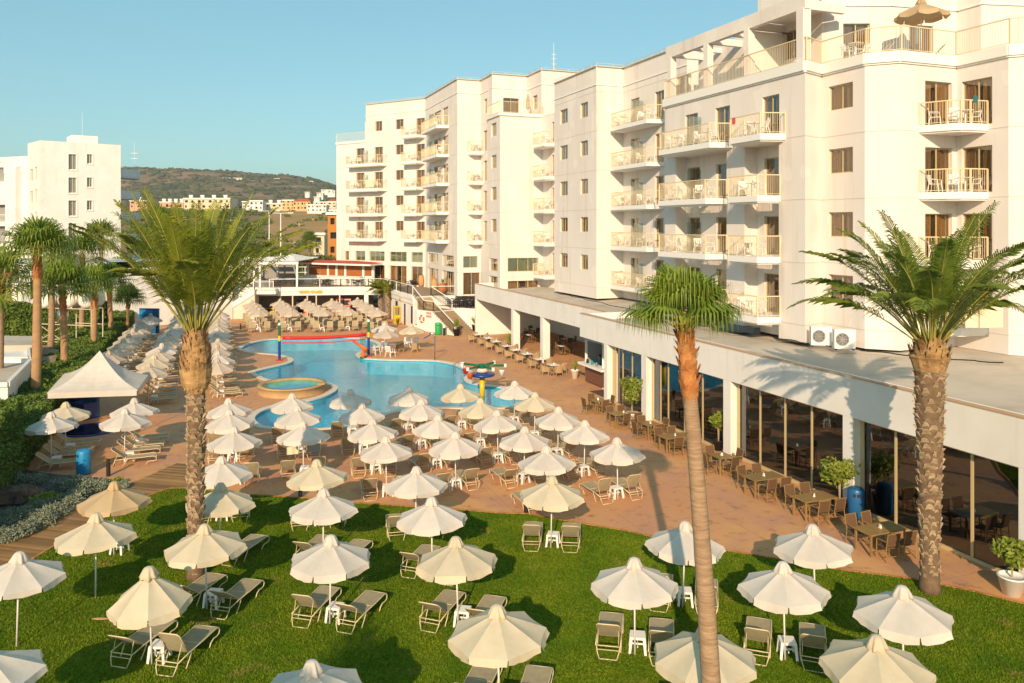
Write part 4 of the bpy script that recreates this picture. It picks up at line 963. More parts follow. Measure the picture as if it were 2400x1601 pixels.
b=MB(); b.hexa([W.w(-1.25,.75,0),W.w(W.L+1.9,.75,0),W.w(W.L+1.2,-3.4,0),W.w(-1.2,-4,0)],TZ+2.783,TZ+3.02,[W.w(.6,-1.2,0),W.w(W.L*.7,-1.2,0),W.w(W.L*.7,-1.8,0),W.w(.6,-1.8,0)]); b.build('roof',mat('red_roof',(.52,.08,.03),.7,(.42,.07,.03),3),barh,off=o4)
b=MB(); b.hexa([W.w(0,-3,0),W.w(W.L,-3,0),W.w(W.L,-3.2,0),W.w(0,-3.2,0)],TZ,TZ+2.5); b.build('back_wall',M['white'],barh,off=o4)
# ---------------------------------------------------------------- left tower block
def XY(px,Y): return Vector(((px-1200)*Y/FP,Y,0))
def z1(x): return x/2.9037
TH=22.2
tA=flat(P(93,329,TH)); tB=flat(P(283,340,TH)); tC=flat(P(65,336.8,TH))
org=at(tA,0); tow=empty('tower_block',org,0,'white tower hotel at the left with curved balconies on its far side','tower')
wm=MB(); W=Wall(tA,tB)
ws=[]
for i,ty in enumerate((237,396,552,708)):
    zc=HC+(YH-(280+ty/2.9037))*W.a.y/FP
    for x0,x1,h in ((467,520,1.25 if i else 1.35),(592,628,.8)):
        a,b_=W.px(z1(x0)),W.px(z1(x1)); Zl=W.w((a+b_)/2,0,0).y; z1_=HC+(YH-(280+ty/2.9037))*Zl/FP; ws.append((a,b_,z1_-(1.2*Zl/100 if x1>600 else 1.95*Zl/100)+.1*0,z1_,'win','white'))
for k in range(2): 
    for q in ws[:2]: ws.append((q[0],q[1],q[2]-12.2-3.05*k*1,q[3]-12.2-3.05*k,'win','white'))
M['white_frame']=M['railw']
for i,q in enumerate(ws): ws[i]=q[:5]+('railw',)
full(wm,W,0,TH,[q[:4] for q in ws],False,None)
for a,b_,c,d_,kd,fm in ws: add_window(tow,W,a,c,b_-a,d_-c,kd,org,fm)
WL2=Wall(tC,tA); full(wm,WL2,0,TH,[(1.2,2.6,z,z+1.6) for z in (5,8,11,14,17.0)]+[(3.6,4.6,z,z+1.8) for z in (11,14,17.0)],False,None)
for z in (5,8,11,14,17.0): add_window(tow,WL2,1.2,z,1.4,1.6,'win',org,'railw')
for z in (11,14,17.0): add_window(tow,WL2,3.6,z,1.0,1.8,'win',org,'railw')
far=tB+Vector((-7,9,0)); wall_mesh(wm,Wall(tB,far),0,TH,[]); wall_mesh(wm,Wall(far,tC),0,TH,[])
wm.poly([at(q,TH-.3) for q in (tA,tB,far,tC)])
q=W.w(W.px(180),-4,0); q2=W.w(W.px(243),-4,0); wm.hexa([q,q2,q2+W.n*-4,q+W.n*-4],TH-.3,TH+1.4)
wm.build('wall',M['white'],tow,off=org)
b=MB()
for a,b_,c,d_,kd,fm in ws[:8]:
    b.hexa([W.w(a-.15,.08,0),W.w(b_+.15,.08,0),W.w(b_+.15,.004,0),W.w(a-.15,.004,0)],c-.16,c-.04); b.hexa([W.w(a-.15,.05,0),W.w(a-.02,.05,0),W.w(a-.02,.004,0),W.w(a-.15,.004,0)],c-.03,d_); b.hexa([W.w(b_+.02,.05,0),W.w(b_+.15,.05,0),W.w(b_+.15,.004,0),W.w(b_+.02,.004,0)],c-.03,d_); b.hexa([W.w(a-.15,.05,0),W.w(b_+.15,.05,0),W.w(b_+.15,.004,0),W.w(a-.15,.004,0)],d_+.005,d_+.13)
b.build('window_trim',M['slab'],tow,off=org)
b=MB(); 
for k in range(46): z=.3+k*.47; b.hexa([W.w(-.03,.03,0),W.w(.35 if k%2 else .6,.03,0),W.w(.35 if k%2 else .6,.004,0),W.w(-.03,.004,0)],z,z+.42)
b.build('quoin',M['white'],tow,off=org)
cc=tB+Vector((-3.0,4.6,0))
for k,z in enumerate((2.7,5.75,8.8,11.9,14.95,18.0)):
    b=MB(); ring=[cc+Vector((2.7*math.sin(a),-4.6*math.cos(a),0)) for a in [R(5)+i*R(170)/14 for i in range(15)]]
    b.hexa(ring+[cc],z-.2,z)
    for p,q in zip(ring,ring[1:]): b.beam(at(p,z+.5),at(q,z+.5),.12,1.0)
    o=b.build('curved_balcony',M['white'],tow,off=org)
    if k==5:
        b=MB(); b.tube([at(p,z+1.35) for p in ring],.03,4); [b.tube([at(p,z+1),at(p,z+1.35)],.02,4) for p in ring]; b.build('railing',M['railw'],o,off=org)
b=MB(); q=W.w(W.px(212),-6,TH+1.4); b.tube([q,q+Vector((0,0,3.4))],.02,4); b.build('antenna',M['railw'],tow,off=org)
ms=empty('lattice_mast',XY(315,118),0,'thin mast standing behind the white tower','mast'); ms.location.z=0
b=MB(); b.tube([(0,0,0),(0,0,23.5)],.02,4); [b.beam((-.5,0,z),(.5,0,z),.06,.06) for z in (21,21.8)]; b.build('pole',M['railw'],ms)
# further wing of the tower block, with arches
org=at(tC,0); w0=tC+Vector((-14,5.5,0)); aw=empty('arcaded_wing',org,0,'white hotel wing with arched openings at the far left edge','hotel')
W=Wall(w0,tC); wm=MB(); ops=[]
for z in (2.5,5.5,8.5,11.5): ops.append((W.L-7.5,W.L-3.8,z,z+2.4))
for z in (14.9,): 
    for k in range(5): ops.append((W.L-9+k*1.7,W.L-8+k*1.7,z+2.2,z+4.2))
wall_mesh(wm,W,0,20.5,ops,.9); wm.quad(W.w(0,0,20.5),W.w(W.L,0,20.5),W.w(W.L,-10,20.5),W.w(0,-10,20.5)); wm.hexa([W.w(W.L-3.2,.9,0),W.w(W.L-1.2,.9,0),W.w(W.L-1.2,0,0),W.w(W.L-3.2,0,0)],0,19); wm.build('wall',M['white'],aw,off=org)
for a,c,z0,z1_ in ops:
    b=MB(); b.quad(W.w(a,-.88,z0),W.w(c,-.88,z0),W.w(c,-.88,z1_),W.w(a,-.88,z1_)); b.build('window',M['recess'],aw,off=org)  # plain grey sheet behind each opening, the recess shade put into its colour
    if c-a>2:
        b=MB(); rail_bars(b,[W.w(a,.05,0),W.w(c,.05,0)],1.0,z0=z0); b.build('railing',M['railw'],aw,off=org)
b=MB()
for k in range(5): 
    x=W.L-8.5+k*1.7
    arc=[W.w(x+.62*math.cos(q),.03,17.1+1.9*max(0,math.sin(q))**1.0+1.1) for q in [math.pi*i/8 for i in range(9)]]
    b.tube(arc,.12,5)
for z in (9,12,15):
    arc=[W.w(W.L-2.2+.5*math.cos(q),.93,z+1.2*math.sin(q)) for q in [math.pi*i/8 for i in range(9)]]; b.tube(arc,.08,5)
b.build('arch',M['slab'],aw,off=org)
# low white villa with tiled awnings behind the palms
v0=flat(P(-60,790)); v1=flat(P(49,790)); v1=Vector((v1.x,v1.y,0)); v2=v1+Vector((6.5,15,0))
org=at(v1,0); vil=empty('white_villa',org,0,'low white two storey apartment house with terracotta awnings behind the hedge','house')
W=Wall(v0+Vector((-8,0,0)),v1); wm=MB(); ops=[(W.L-6.2,W.L-.9,3.4+0,5.9),(W.L-6.2,W.L-.9,.2,2.7)]
wall_mesh(wm,W,0,7.4,ops,1.2); W2_=Wall(v1,v2+Vector((9,0,0))); wall_mesh(wm,W2_,0,6.4,[(.8,2.2,3.6,5.6)],.25); add_window(vil,W2_,.8,3.6,1.4,2.0,'win',org,'railw')
wm.poly([W.w(0,0,7.1),W.w(W.L,0,7.1),W2_.w(W2_.L,0,7.1),W.w(0,-16,7.1)]); wm.build('wall',M['white'],vil,off=org)
for a,c,z0,z1_ in ops:
    b=MB(); b.quad(W.w(a,-1.18,z0),W.w(c,-1.18,z0),W.w(c,-1.18,z1_),W.w(a,-1.18,z1_)); o=b.build('window',M['pane'],vil,off=org)
    b=MB(); b.quad(W.w(a,-1.25,z0),W.w(c,-1.25,z0),W.w(c,-1.25,z1_),W.w(a,-1.25,z1_)); b.build('curtain',M['blind'],o,off=org)
    b=MB(); [b.beam(W.w(a+(c-a)*f,-1.1,z0),W.w(a+(c-a)*f,-1.1,z1_),.08,.08) for f in (.02,.35,.68,.98)]; b.build('window_frame',M['frame'],o,off=org)
    b=MB(); rail_bars(b,[W.w(a,-.1,0),W.w(c,-.1,0)],1.0,z0=z0); b.build('railing',M['frame_pale'],vil,off=org)
for z in (6.0,2.85): b=MB(); b.add([W.w(W.L-8,1.4,z),W.w(W.L-.3,1.4,z),W.w(W.L-.3,-.1,z+.75),W.w(W.L-8,-.1,z+.75),W.w(W.L-8,1.4,z-.1),W.w(W.L-.3,1.4,z-.1)],((0,1,2,3),(4,5,1,0),(5,2,1),(4,0,3))); b.build('awning',mat('roof_tiles_%d'%z,(.33,.09,.05),.8,(.26,.07,.04),6),vil,off=org)

# ---------------------------------------------------------------- neighbour's low roofs beyond the hedge
def block(name,pts,z0,z1,m,label,cat,rim=None):
    o0=Vector((pts[0][0],pts[0][1],z0)); b=MB(); b.hexa(pts,z0,z1); t=empty(name,o0,0,label,cat); b.build('wall',m,t,off=o0)
    if rim:
        b=MB(); c=Vector((sum(p[0] for p in pts)/4,sum(p[1] for p in pts)/4,0)); ins=[c+(Vector((p[0],p[1],0))-c)*.94 for p in pts]; b.poly([at(q,z1+.005) for q in ins]); b.build('roof',M[rim],t,off=o0)
        b=MB()
        for p,q in zip(pts,list(pts[1:])+[pts[0]]): b.beam(at(p,z1+.12),at(q,z1+.12),.2,.24)
        b.build('parapet',M['white'],t,off=o0)
    return t
a_=[flat(P(x,y,2.6)) for x,y in ((-120,915),(18,906),(72,850),(-60,848))]
block('low_shed',a_,0,2.6,M['white'],'low white flat roofed shed behind the hedge, nearest at the left edge','shed','roofgrey')
a_=[flat(P(x,y,2.4)) for x,y in ((-90,845),(68,845),(66,815),(-90,815))]
block('low_annex',a_,0,2.4,M['white'],'white walled low roof behind the near shed at the left edge','shed','white')
a_=[flat(P(x,y,2.8)) for x,y in ((-80,812),(97,808),(100,788),(-80,786))]
block('grey_roof_shed',a_,0,2.8,M['roofgrey'],'flat grey roofed shed in front of the ivy wall','shed')
a_=[flat(P(x,y,1.9)) for x,y in ((50,862),(128,850),(140,812),(72,815))]
block('tan_roof_shed',a_,0,1.9,mat('tan_roof',(.35,.25,.17),.9,(.28,.20,.14),1),'low tan roof between the nearest palms and the hedge','shed')
# water tanks on their steel stand
o0=P(165,800,1.6); ts=empty('tank_stand',Vector((o0.x,o0.y,0)),R(-15),'steel stand carrying round white water tanks behind the hedge','tank stand')
b=MB(); 
for x in (-2.6,0,2.6):
    for y in (-.6,.6): b.tube([(x,y,0),(x,y,4.3)],.05,5)
for z in (1.6,3.0,4.3): 
    for y in (-.6,.6): b.tube([(-2.6,y,z),(2.6,y,z)],.04,5)
b.tube([(-2.6,-.6,1.6),(0,-.6,3.0)],.03,4); b.tube([(0,-.6,1.6),(-2.6,-.6,3.0)],.03,4); b.build('frame',M['frame_pale'],ts)
for i,x in enumerate((-1.7,.1,1.7)):
    t=empty('water_tank',ts.location+Vector((x,0,4.35)),R(-15),f'round white water tank on the steel stand, {["left","middle","right"][i]} one','water tank',group='white water tanks on the stand')
    b=MB(); b.tube([(0,-.75,.75),(0,-.7,.75),(0,.7,.75),(0,.75,.75)],[.5,.75,.75,.5],16); b.build('tank',M['slab'],t,True); b=MB(); b.box(-.5,.5,-.5,-.4,-.02,.12); b.box(-.5,.5,.4,.5,-.02,.12); b.build('foot',M['frame_pale'],t)
t=empty('boiler',ts.location+Vector((-.6,0,3.05)),0,'upright silver boiler in the steel stand under the tanks','boiler'); b=MB(); b.lathe([(.3,0),(.42,.06),(.42,1.15),(.3,1.22),(.05,1.24)],14); b.build('tank',M['chrome'],t,True)

# ---------------------------------------------------------------- hedges
def hedge(name,a,b,w,h,n,label,seed,leaf=.09,m='hedge'):
    a=flat(a); b=flat(b); d=(b-a).normalized(); nn=Vector((-d.y,d.x,0)); L=(b-a).length; t=empty(name,a,0,label,'hedge')
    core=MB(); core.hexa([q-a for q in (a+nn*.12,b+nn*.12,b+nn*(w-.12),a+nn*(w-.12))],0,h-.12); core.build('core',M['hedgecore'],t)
    r=np.random.default_rng(seed); s=r.random(n)*L; 
    near=r.random(n)
    face=r.random(n); tp=w/(w+2*h)
    o=np.where(face<tp,r.random(n)*w,np.where(face<tp+(1-tp)*.62,0,w)); z=np.where(face<tp,h,r.random(n)*h)
    bump=.10*np.sin(s*1.7+seed)+.07*np.sin(s*4.1)+.05*np.sin(o*5+s*2.3); z=z+bump*(z/h)+r.normal(0,.06,n); o=o+r.normal(0,.07,n)
    p=np.stack([d.x*s+nn.x*o,d.y*s+nn.y*o,z],1)
    A=r.normal(size=(n,3)); A/=np.linalg.norm(A,axis=1)[:,None]; B=np.cross(A,r.normal(size=(n,3))); B/=np.linalg.norm(B,axis=1)[:,None]; S=(leaf*r.uniform(.6,1.4,n))[:,None]
    v=np.stack([p-A*S,p+B*S*.5,p+A*S,p-B*S*.5],1).reshape(-1,3)
    link(bpy.data.objects.new('foliage',np_mesh('foliage',v,np.arange(len(v)).reshape(-1,4),M[m])),t); return t
h0=flat(P(60,1095)); 
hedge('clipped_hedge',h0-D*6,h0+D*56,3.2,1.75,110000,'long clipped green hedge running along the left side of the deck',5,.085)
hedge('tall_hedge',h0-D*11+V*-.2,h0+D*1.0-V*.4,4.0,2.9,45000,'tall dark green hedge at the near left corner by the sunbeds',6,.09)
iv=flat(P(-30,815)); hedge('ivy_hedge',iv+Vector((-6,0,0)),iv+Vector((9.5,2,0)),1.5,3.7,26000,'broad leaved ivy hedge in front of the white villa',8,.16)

# ---------------------------------------------------------------- palms
def frond_geo(st,lf,base,az,el,L,droop,r,nl=46,ll=.55,vee=.5,w=.020,twist=0,s0=.30):
    """feather frond: arched stalk + leaflets in a V"""
    p=Vector(base); d=Vector((math.cos(az)*math.cos(el),math.sin(az)*math.cos(el),math.sin(el))); side=Vector((-math.sin(az),math.cos(az),0)); n=16; pts=[p.copy()]; dirs=[d.copy()]
    for i in range(n):
        p=p+d*(L/n); d=(d+Vector((0,0,-droop/n*(.3+1.4*i/n)))+side*twist/n).normalized(); pts.append(p.copy()); dirs.append(d.copy())
    st.tube(pts[::2]+[pts[-1]],[.028*(1-.8*i/(len(pts[::2]))) +.004 for i in range(len(pts[::2])+1)],4)
    s_=s0
    for i in range(nl):
        f=s_+(1-s_)*i/(nl-1); x=f*n; k=min(n-1,int(x)); q=pts[k].lerp(pts[k+1],x-k); dd=dirs[k]
        up=side.cross(dd).normalized()
        if up.z<0: up=-up
        sd=dd.cross(up).normalized()
        le=ll*(.45+1.1*math.sin(math.pi*min(1,(f*1.05)**.8))*.62)*(1 if f<.93 else .8)
        for sg in (-1,1):
            a=(dd*(.42+.5*f)+sd*sg*1.0+up*(vee*(.1+.7*r.random()))).normalized(); l=le*r.uniform(.85,1.1)
            m1=q+a*l*.55; tip=q+a*l+Vector((0,0,-.34*l)); wv_=dd.cross(a).cross(a).normalized()*w
            wv_=(dd-a*dd.dot(a)).normalized()*w
            lf.add((q-wv_*.6,q+wv_*.6,m1+wv_,tip,m1-wv_),((0,1,2,3,4),))
def trunk_boots(h,r0,r1,r,m1,parent,rows,big=0,sc=1):
    b=MB(); n=14; prof=[]; N=int(h/.25)
    for i in range(N+1):
        f=i/N; prof.append((r0+(r1-r0)*f+(.10*math.exp(-f*18)),h*f))
    b.lathe(prof,n); o_=b.build('trunk',M['core'],parent,True); b=MB()
    for i in range(int(rows)):      # spiral of cut leaf bases
        f=i/rows; z=h*f+r.uniform(-.07,.07); rr=r0+(r1-r0)*f; a=i*2.39996+r.uniform(-.28,.28); c=Vector((math.cos(a),math.sin(a),0)); s=Vector((-math.sin(a),math.cos(a),0)); q=c*rr*.93+Vector((0,0,z)); wd=.12*sc*(1+.5*f)*r.uniform(.55,1.35); hh=.14*sc*r.uniform(.5,1.6)
        out=.06*sc*(1+.8*f)*r.uniform(.4,1.9)
        b.add([q-s*wd-Vector((0,0,.05)),q+s*wd-Vector((0,0,.05)),q+s*wd*.6+c*out+Vector((0,0,hh)),q-s*wd*.6+c*out+Vector((0,0,hh)),q+Vector((0,0,hh*1.2))],((0,1,2,3),(3,2,4),(0,3,4),(1,4,2)))
    return b.build('bark_scales',m1,o_)
def date_palm(loc,h,r0,r1,nf,L,label,seed,leafm='palmleaf',bulb=1.0,elr=(25,80),scale_ll=.55,dr=.55,bm=1.0):
    r=random.Random(seed); t=empty('date_palm',loc,0,label,'palm tree')
    trunk_boots(h,r0,r1,r,M['bark'],t,h*46,sc=.72)
    b=MB(); z0=h-.9*bulb   # swollen crown of old leaf bases
    z0-=.5*(bm>1); b.lathe([(r1*1.0,z0-.2),(r1*1.25*bm,z0+.15),(r1*1.35*bm,z0+.5*bulb),(r1*1.1*bm,h-.1),(r1*.5,h+.3)],12)
    for i in range(int(330*bulb)):
        f=r.random(); z=z0-.05+f*(h+.3-z0); rr=bm*r1*(1.36-.6*abs(f-.35)*1.6); a=r.random()*6.283; c=Vector((math.cos(a),math.sin(a),0)); s=Vector((-math.sin(a),math.cos(a),0)); q=c*rr*.9+Vector((0,0,z)); wd=r.uniform(.05,.10); hh=r.uniform(.18,.42); out=r.uniform(.03,.16)
        b.add([q-s*wd,q+s*wd,q+s*wd*.4+c*out+Vector((0,0,hh)),q-s*wd*.4+c*out+Vector((0,0,hh)),q+c*.05+Vector((0,0,-.1))],((0,1,2,3),(1,0,4)))
    b.build('leaf_bases',M['boot'],t)
    st=MB(); lf=MB()
    for i in range(nf):
        az=i*2.39996+r.uniform(-.2,.2); f=(i+.5)/nf; el=R(elr[1]+(elr[0]-elr[1])*f**.9+r.uniform(-6,6)); frond_geo(st,lf,Vector((math.cos(az)*r1*.5,math.sin(az)*r1*.5,h+.1)),az,el,L*r.uniform(.86,1.06)*(1 if f>.15 else .8),dr+.5*f+r.uniform(-.1,.15),r,nl=int(50),ll=scale_ll,twist=r.uniform(-.25,.25))
    c=lf.build('crown',M[leafm],t); st.build('stalk',M['rib'],c); return t
def fan_leaf(lf,st,base,az,el,pet,rad,r,nseg=26,droop=.5,sw=.034):
    d=Vector((math.cos(az)*math.cos(el),math.sin(az)*math.cos(el),math.sin(el))); side=Vector((-math.sin(az),math.cos(az),0)); up=side.cross(d)
    if up.z<0: up=-up
    mid=Vector(base)+d*pet*.5+Vector((0,0,.02)); c=Vector(base)+d*pet-Vector((0,0,pet*pet*.12)); st.tube([base,mid,c],[.022,.016,.010],4)
    dd=(c-mid).normalized()
    for i in range(nseg):
        a=-2.1+4.2*i/(nseg-1); l=rad*(1-.16*abs(a)/2.1)*r.uniform(.88,1.05); v=(dd*math.cos(a)+side*math.sin(a)).normalized(); fold=up*(.10 if i%2 else .0)+up*.18*abs(math.sin(a))
        m1=c+(v+fold*.5).normalized()*l*.5; t1=m1+(v+Vector((0,0,-droop*.55))).normalized()*l*.28; t2=t1+(v*.35+Vector((0,0,-droop*1.9))).normalized()*l*.40
        w=side*math.cos(a)-dd*math.sin(a); w=w.normalized()*l*sw
        lf.add((c-w*.1,c+w*.1,m1+w,t1+w*.5,t2,t1-w*.5,m1-w),((0,1,2,6),(6,2,3,5),(5,3,4)))
def fan_palm(loc,h,r0,r1,nf,pet,rad,label,seed,lean=(0,0),husk=1.4,droop=.6,nseg=24,name='fan_palm',group=None,leafm='fanleaf',elmin=-35,sw=.05,barkm='barks'):
    r=random.Random(seed); t=empty(name,loc,0,label,'palm tree',group); n=14
    def cx(f): return Vector((lean[0]*f+math.sin(f*3)*.06,lean[1]*f,h*f))
    b=MB(); k=int(h/.3); b.tube([cx(i/k) for i in range(k+1)],[(r0+(r1-r0)*i/k)*(1+.28*math.exp(-i*.9))*(1+.025*(i%2)) for i in range(k+1)],n); b.build('trunk',M[barkm],t,True)
    b=MB(); hs=1-husk/h
    for i in range(int(90*husk)):
        f=hs+(1-hs)*r.random(); q0=cx(f); a=r.random()*6.283; c=Vector((math.cos(a),math.sin(a),0)); s=Vector((-math.sin(a),math.cos(a),0)); q=q0+c*r1*.98; wd=r.uniform(.05,.11); hh=r.uniform(.15,.32); out=r.uniform(.02,.14)
        b.add([q-s*wd,q+s*wd,q+s*wd*.3+c*out+Vector((0,0,hh)),q-s*wd*.3+c*out+Vector((0,0,hh))],((0,1,2,3),))
    b.tube([cx(hs),cx(hs+(1-hs)*.5),cx(1)+Vector((0,0,.1))],[r1*1.08,r1*1.25,r1*.7],12); b.build('husk',M['husk'],t)
    lf=MB(); st=MB(); top=cx(1)
    for i in range(nf):
        f=(i+.5)/nf; az=i*2.39996+r.uniform(-.25,.25); el=R(82+(elmin-82)*f**1.1+r.uniform(-7,7)); fan_leaf(lf,st,top+Vector((0,0,-.1*f)),az,el,pet*r.uniform(.8,1.15),rad*r.uniform(.85,1.1),r,nseg,droop*(.6+.7*f),sw)
    c=lf.build('crown',M[leafm],t); st.build('stalk',M['rib'],c); return t
q=P(459,1356); date_palm(q,7.35,.21,.27,38,4.75,'big date palm with yellow green fronds standing on the lawn at the left',11,elr=(50,87),scale_ll=.78,dr=.55,bm=1.3)
q=P(2179,1387); date_palm(q,7.2,.23,.43,44,4.4,'big date palm with a broad scaly trunk in front of the restaurant at the right',12,'palmleaf2',.45,elr=(44,85),scale_ll=.68,dr=.95)
fan_palm(Vector((3.90,15.0,0)),8.95,.20,.125,26,.78,.80,'fan palm with a leaning smooth trunk and orange husk in the foreground',13,(-.62,.1),1.45,1.2,36,elmin=28,sw=.036)
WP=[(81,917.5,622.6,.42,1.2,'nearest and tallest of the row',1.6),(151,854,705,.4,1.3,'second in the row',1.6),(217,807.5,698,.38,1.15,'third in the row',1.6),(259,775.6,683,.38,1.2,'fourth in the row',1.6),(296,760,721,.26,1.0,'small last one in the row',1.6)]
for i,(x,y,yt,rr,cr,words,zb) in enumerate(WP):
    q=P(x,y,zb); h=HC+(YH-yt)*q.y/FP
    if i==0: h+=.1
    fan_palm(at(q,0),h+.7,rr*.64,rr*.46,40,cr*1.0,cr*1.1,'fan palm in the clipped hedge, '+words,20+i,(.15*(-1)**i,0),1.6 if i<4 else 1.0,.45,20,group='fan palms along the clipped hedge',elmin=5,barkm='barko')
for i,(x,yt,Y,words) in enumerate(((118,600,62,'behind the nearest fan palm'),(190,600,70,'with its head in front of the white tower foot'),(-5,660,46,'cut by the left edge of the picture'),(235,560,84,'with its crown against the tower corner'),(375,515,120,'far one with a brown skirt right of the tower'),(280,640,92,'behind the big date palm fronds'),(330,655,98,'behind the big date palm, low crown'),(724,570,138,'behind the bar roof beside the cream house'))):
    z=HC+(YH-yt)*Y/FP; q=XY(x,Y)
    fan_palm(q,max(3,z),.26,.18,32,1.4,1.5,'fan palm '+words,40+i,(.1,0),1.2,.6,16,group='fan palms among the left hand trees',leafm='palmleaf2' if i%2 else 'fanleaf',elmin=-15)
for i,(x,yb,yt) in enumerate(((892,745,668),(909,748,672))):
    q=P(x,yb); h=HC+(YH-yt)*q.y/FP
    date_palm(q,h-.6,.26,.28,26,1.9,f'small date palm in front of the games rooms, {["left","right"][i]} of the pair',60+i,'palmleaf',.4,(5,70),.35)

# ---------------------------------------------------------------- trees, town
def tree(loc,h,r,label,seed,m='shrub',name='tree',n=900,leaf=.35,trunk=True,group=None,flat_=.75):
    rr=random.Random(seed); t=empty(name,loc,0,label,name.replace('_',' '),group)
    ells=[]; 
    for k in range(7): a=rr.random()*6.28; q=rr.uniform(.2,.65)*r; ells.append((q*math.cos(a),q*math.sin(a),h-r*flat_*rr.uniform(.5,1.1),r*rr.uniform(.4,.65),r*rr.uniform(.4,.65),r*flat_*rr.uniform(.4,.6),n/7))
    cloud_obj('crown',ells,leaf,M[m],t,seed,shell=.35)
    if trunk:
        b=MB(); b.tube([(0,0,-.3),(.05*r,0,h*.35),(0,.05*r,h*.7)],[.09*r,.07*r,.03*r],7)
        for k in range(4): a=k*1.6+rr.random(); b.tube([(0,0,h*.3),(r*.3*math.cos(a),r*.3*math.sin(a),h*.6)],[.04*r,.012*r],5)
        b.build('trunk',M['bark'],t)
    return t
for i,(x,yt,Y,r,lab) in enumerate((
  (655,640,128,3.2,'round dark green tree behind the terrace pergola'),(612,662-40,118,2.4,'small bushy tree left behind the terrace pergola'),
  (640,575,200,5,'broad green tree beside the far lamp posts'),(690,560,230,5.5,'tree with a wide green crown below the ochre slope'),
  (735,535,330,9,'dark rounded tree on the ochre slope near the right houses'),(700,545,300,7,'dark spreading tree left of the rounded one on the slope'),
  (590,520,300,8,'dense tree below the white house in the town'),(540,515,320,8,'dense tree under the long yellow building'),
  (470,520,260,7,'dense tree seen through the date palm fronds'),(420,525,210,6,'tree just right of the tower balconies'),(345,545,150,4.5,'tree at the foot of the tower balconies'),
  (330,520,240,6.5,'bushy tree at the left end of the far field'),(760,600,150,2.6,'bushy tree against the end of the back wing'),(745,640,122,2.0,'low bush at the end of the terrace bar'),(700,640,122,1.9,'low bush behind the terrace bar'),
  (350,640,105,4.2,'dark tree behind the last hedge palms'),(400,640,108,4.0,'dark tree behind the blue wall'),(310,690,96,3.0,'dark bushy tree over the far end of the hedge'),(370,700,100,3.0,'dark bush beside the far end of the hedge'),(682,585,142,3.6,'green tree directly over the middle of the bar roof'),(708,596,136,3.0,'green tree over the right half of the bar roof'),(664,592,150,3.4,'green tree between the street lamps and the dark truck'),(618,596,138,3.8,'leafy tree over the pergola, left of the lamps'),(596,582,152,4.6,'leafy tree over the left end of the pergola'),(752,596,140,2.6,'green bush at the corner of the hotel wing'),(235,690,90,2.6,'bushy tree behind the third hedge palm'))):
    q=XY(x,Y); zb=hz(q.x,q.y) if Y>112 else 0; h=max(2.2,HC+(YH-yt)*Y/FP-zb); tree(at(q,zb),h,r,lab,100+i,n=1500+int(260*r),leaf=.18+Y/800)
ells=[]
for i in range(3600):
    y=random.uniform(118,480); px=random.uniform(150,840); x=(px-1200)*y/FP
    if noise.noise(Vector((x/25,y/25,5)))<-.02 or (630<px<770 and 190<y<430 and random.random()<.93): continue
    s=random.uniform(.8,2.6); ells.append((x,y,hz(x,y)+s*.3,s,s,s*.6,26+14*s))
v_,q_=cloud(ells,.55,9,shell=.5); o=link(bpy.data.objects.new('field_bushes',np_mesh('field_bushes',v_,q_,M['shrub']))); tag(o,'green bushes covering the field between terrace and town','bushes',kind='stuff')
def house(px0,px1,yb,yt,Y,col,label,nwin=4,roof=None,extra=0,name='house',floors=2,tank=0):
    a,c=XY(px0,Y),XY(px1,Y); zb=HC+(YH-yb)*Y/FP; zt=HC+(YH-yt)*Y/FP; o0=at(a,zb); t=empty(name,o0,0,label,'house'); w_=c.x-a.x; h=zt-zb; W=Wall(a,c); fh=h/floors
    ops=[]
    for f in range(floors):
        for k in range(nwin): x0=w_*(k+.2+.1*((k*7+f*3)%3))/nwin; ops.append((x0,x0+w_*(.30+.2*((k+f)%2))/nwin,zb+fh*(f+.22),zb+fh*(f+.66)))
    b=MB(); wall_mesh(b,W,zb-4,zt,ops,.5); d_=max(6,w_*.5)
    b.quad(W.w(0,0,zb-4),W.w(0,-d_,zb-4),W.w(0,-d_,zt),W.w(0,0,zt)); b.quad(W.w(w_,0,zb-4),W.w(w_,-d_,zb-4),W.w(w_,-d_,zt),W.w(w_,0,zt)); b.quad(W.w(0,-d_,zb-4),W.w(w_,-d_,zb-4),W.w(w_,-d_,zt),W.w(0,-d_,zt)); b.quad(W.w(0,0,zt-.02),W.w(w_,0,zt-.02),W.w(w_,-d_,zt-.02),W.w(0,-d_,zt-.02))
    b.build('wall',col,t,off=o0)
    for o in ops:
        b=MB(); b.quad(W.w(o[0],-.48,o[2]),W.w(o[1],-.48,o[2]),W.w(o[1],-.48,o[3]),W.w(o[0],-.48,o[3])); b.build('window',M['dark'],t,off=o0)
    b=MB()
    if roof: b.hexa([W.w(-.5,.5,0),W.w(w_+.5,.5,0),W.w(w_+.5,-d_-.5,0),W.w(-.5,-d_-.5,0)],zt,zt+h*.28,[W.w(w_*.25,-d_*.45,0),W.w(w_*.75,-d_*.45,0),W.w(w_*.75,-d_*.55,0),W.w(w_*.25,-d_*.55,0)]); b.build('roof',M['rooftile'],t,off=o0)
    else: b.hexa([W.w(-.3,.4,0),W.w(w_+.3,.4,0),W.w(w_+.3,.003,0),W.w(-.3,.003,0)],zt-.3,zt+.25); b.build('roof',M['slab'],t,off=o0)
    for k in range(tank): b=MB(); x=w_*(k+.5)/tank; b.tube([W.w(x-1,-2,zt+1.3),W.w(x+1,-2,zt+1.3)],.6,8); b.hexa([W.w(x-.8,-1.7,0),W.w(x+.8,-1.7,0),W.w(x+.8,-2.4,0),W.w(x-.8,-2.4,0)],zt,zt+.75); b.build('water_tank',M['slab'],t,off=o0)
    return t
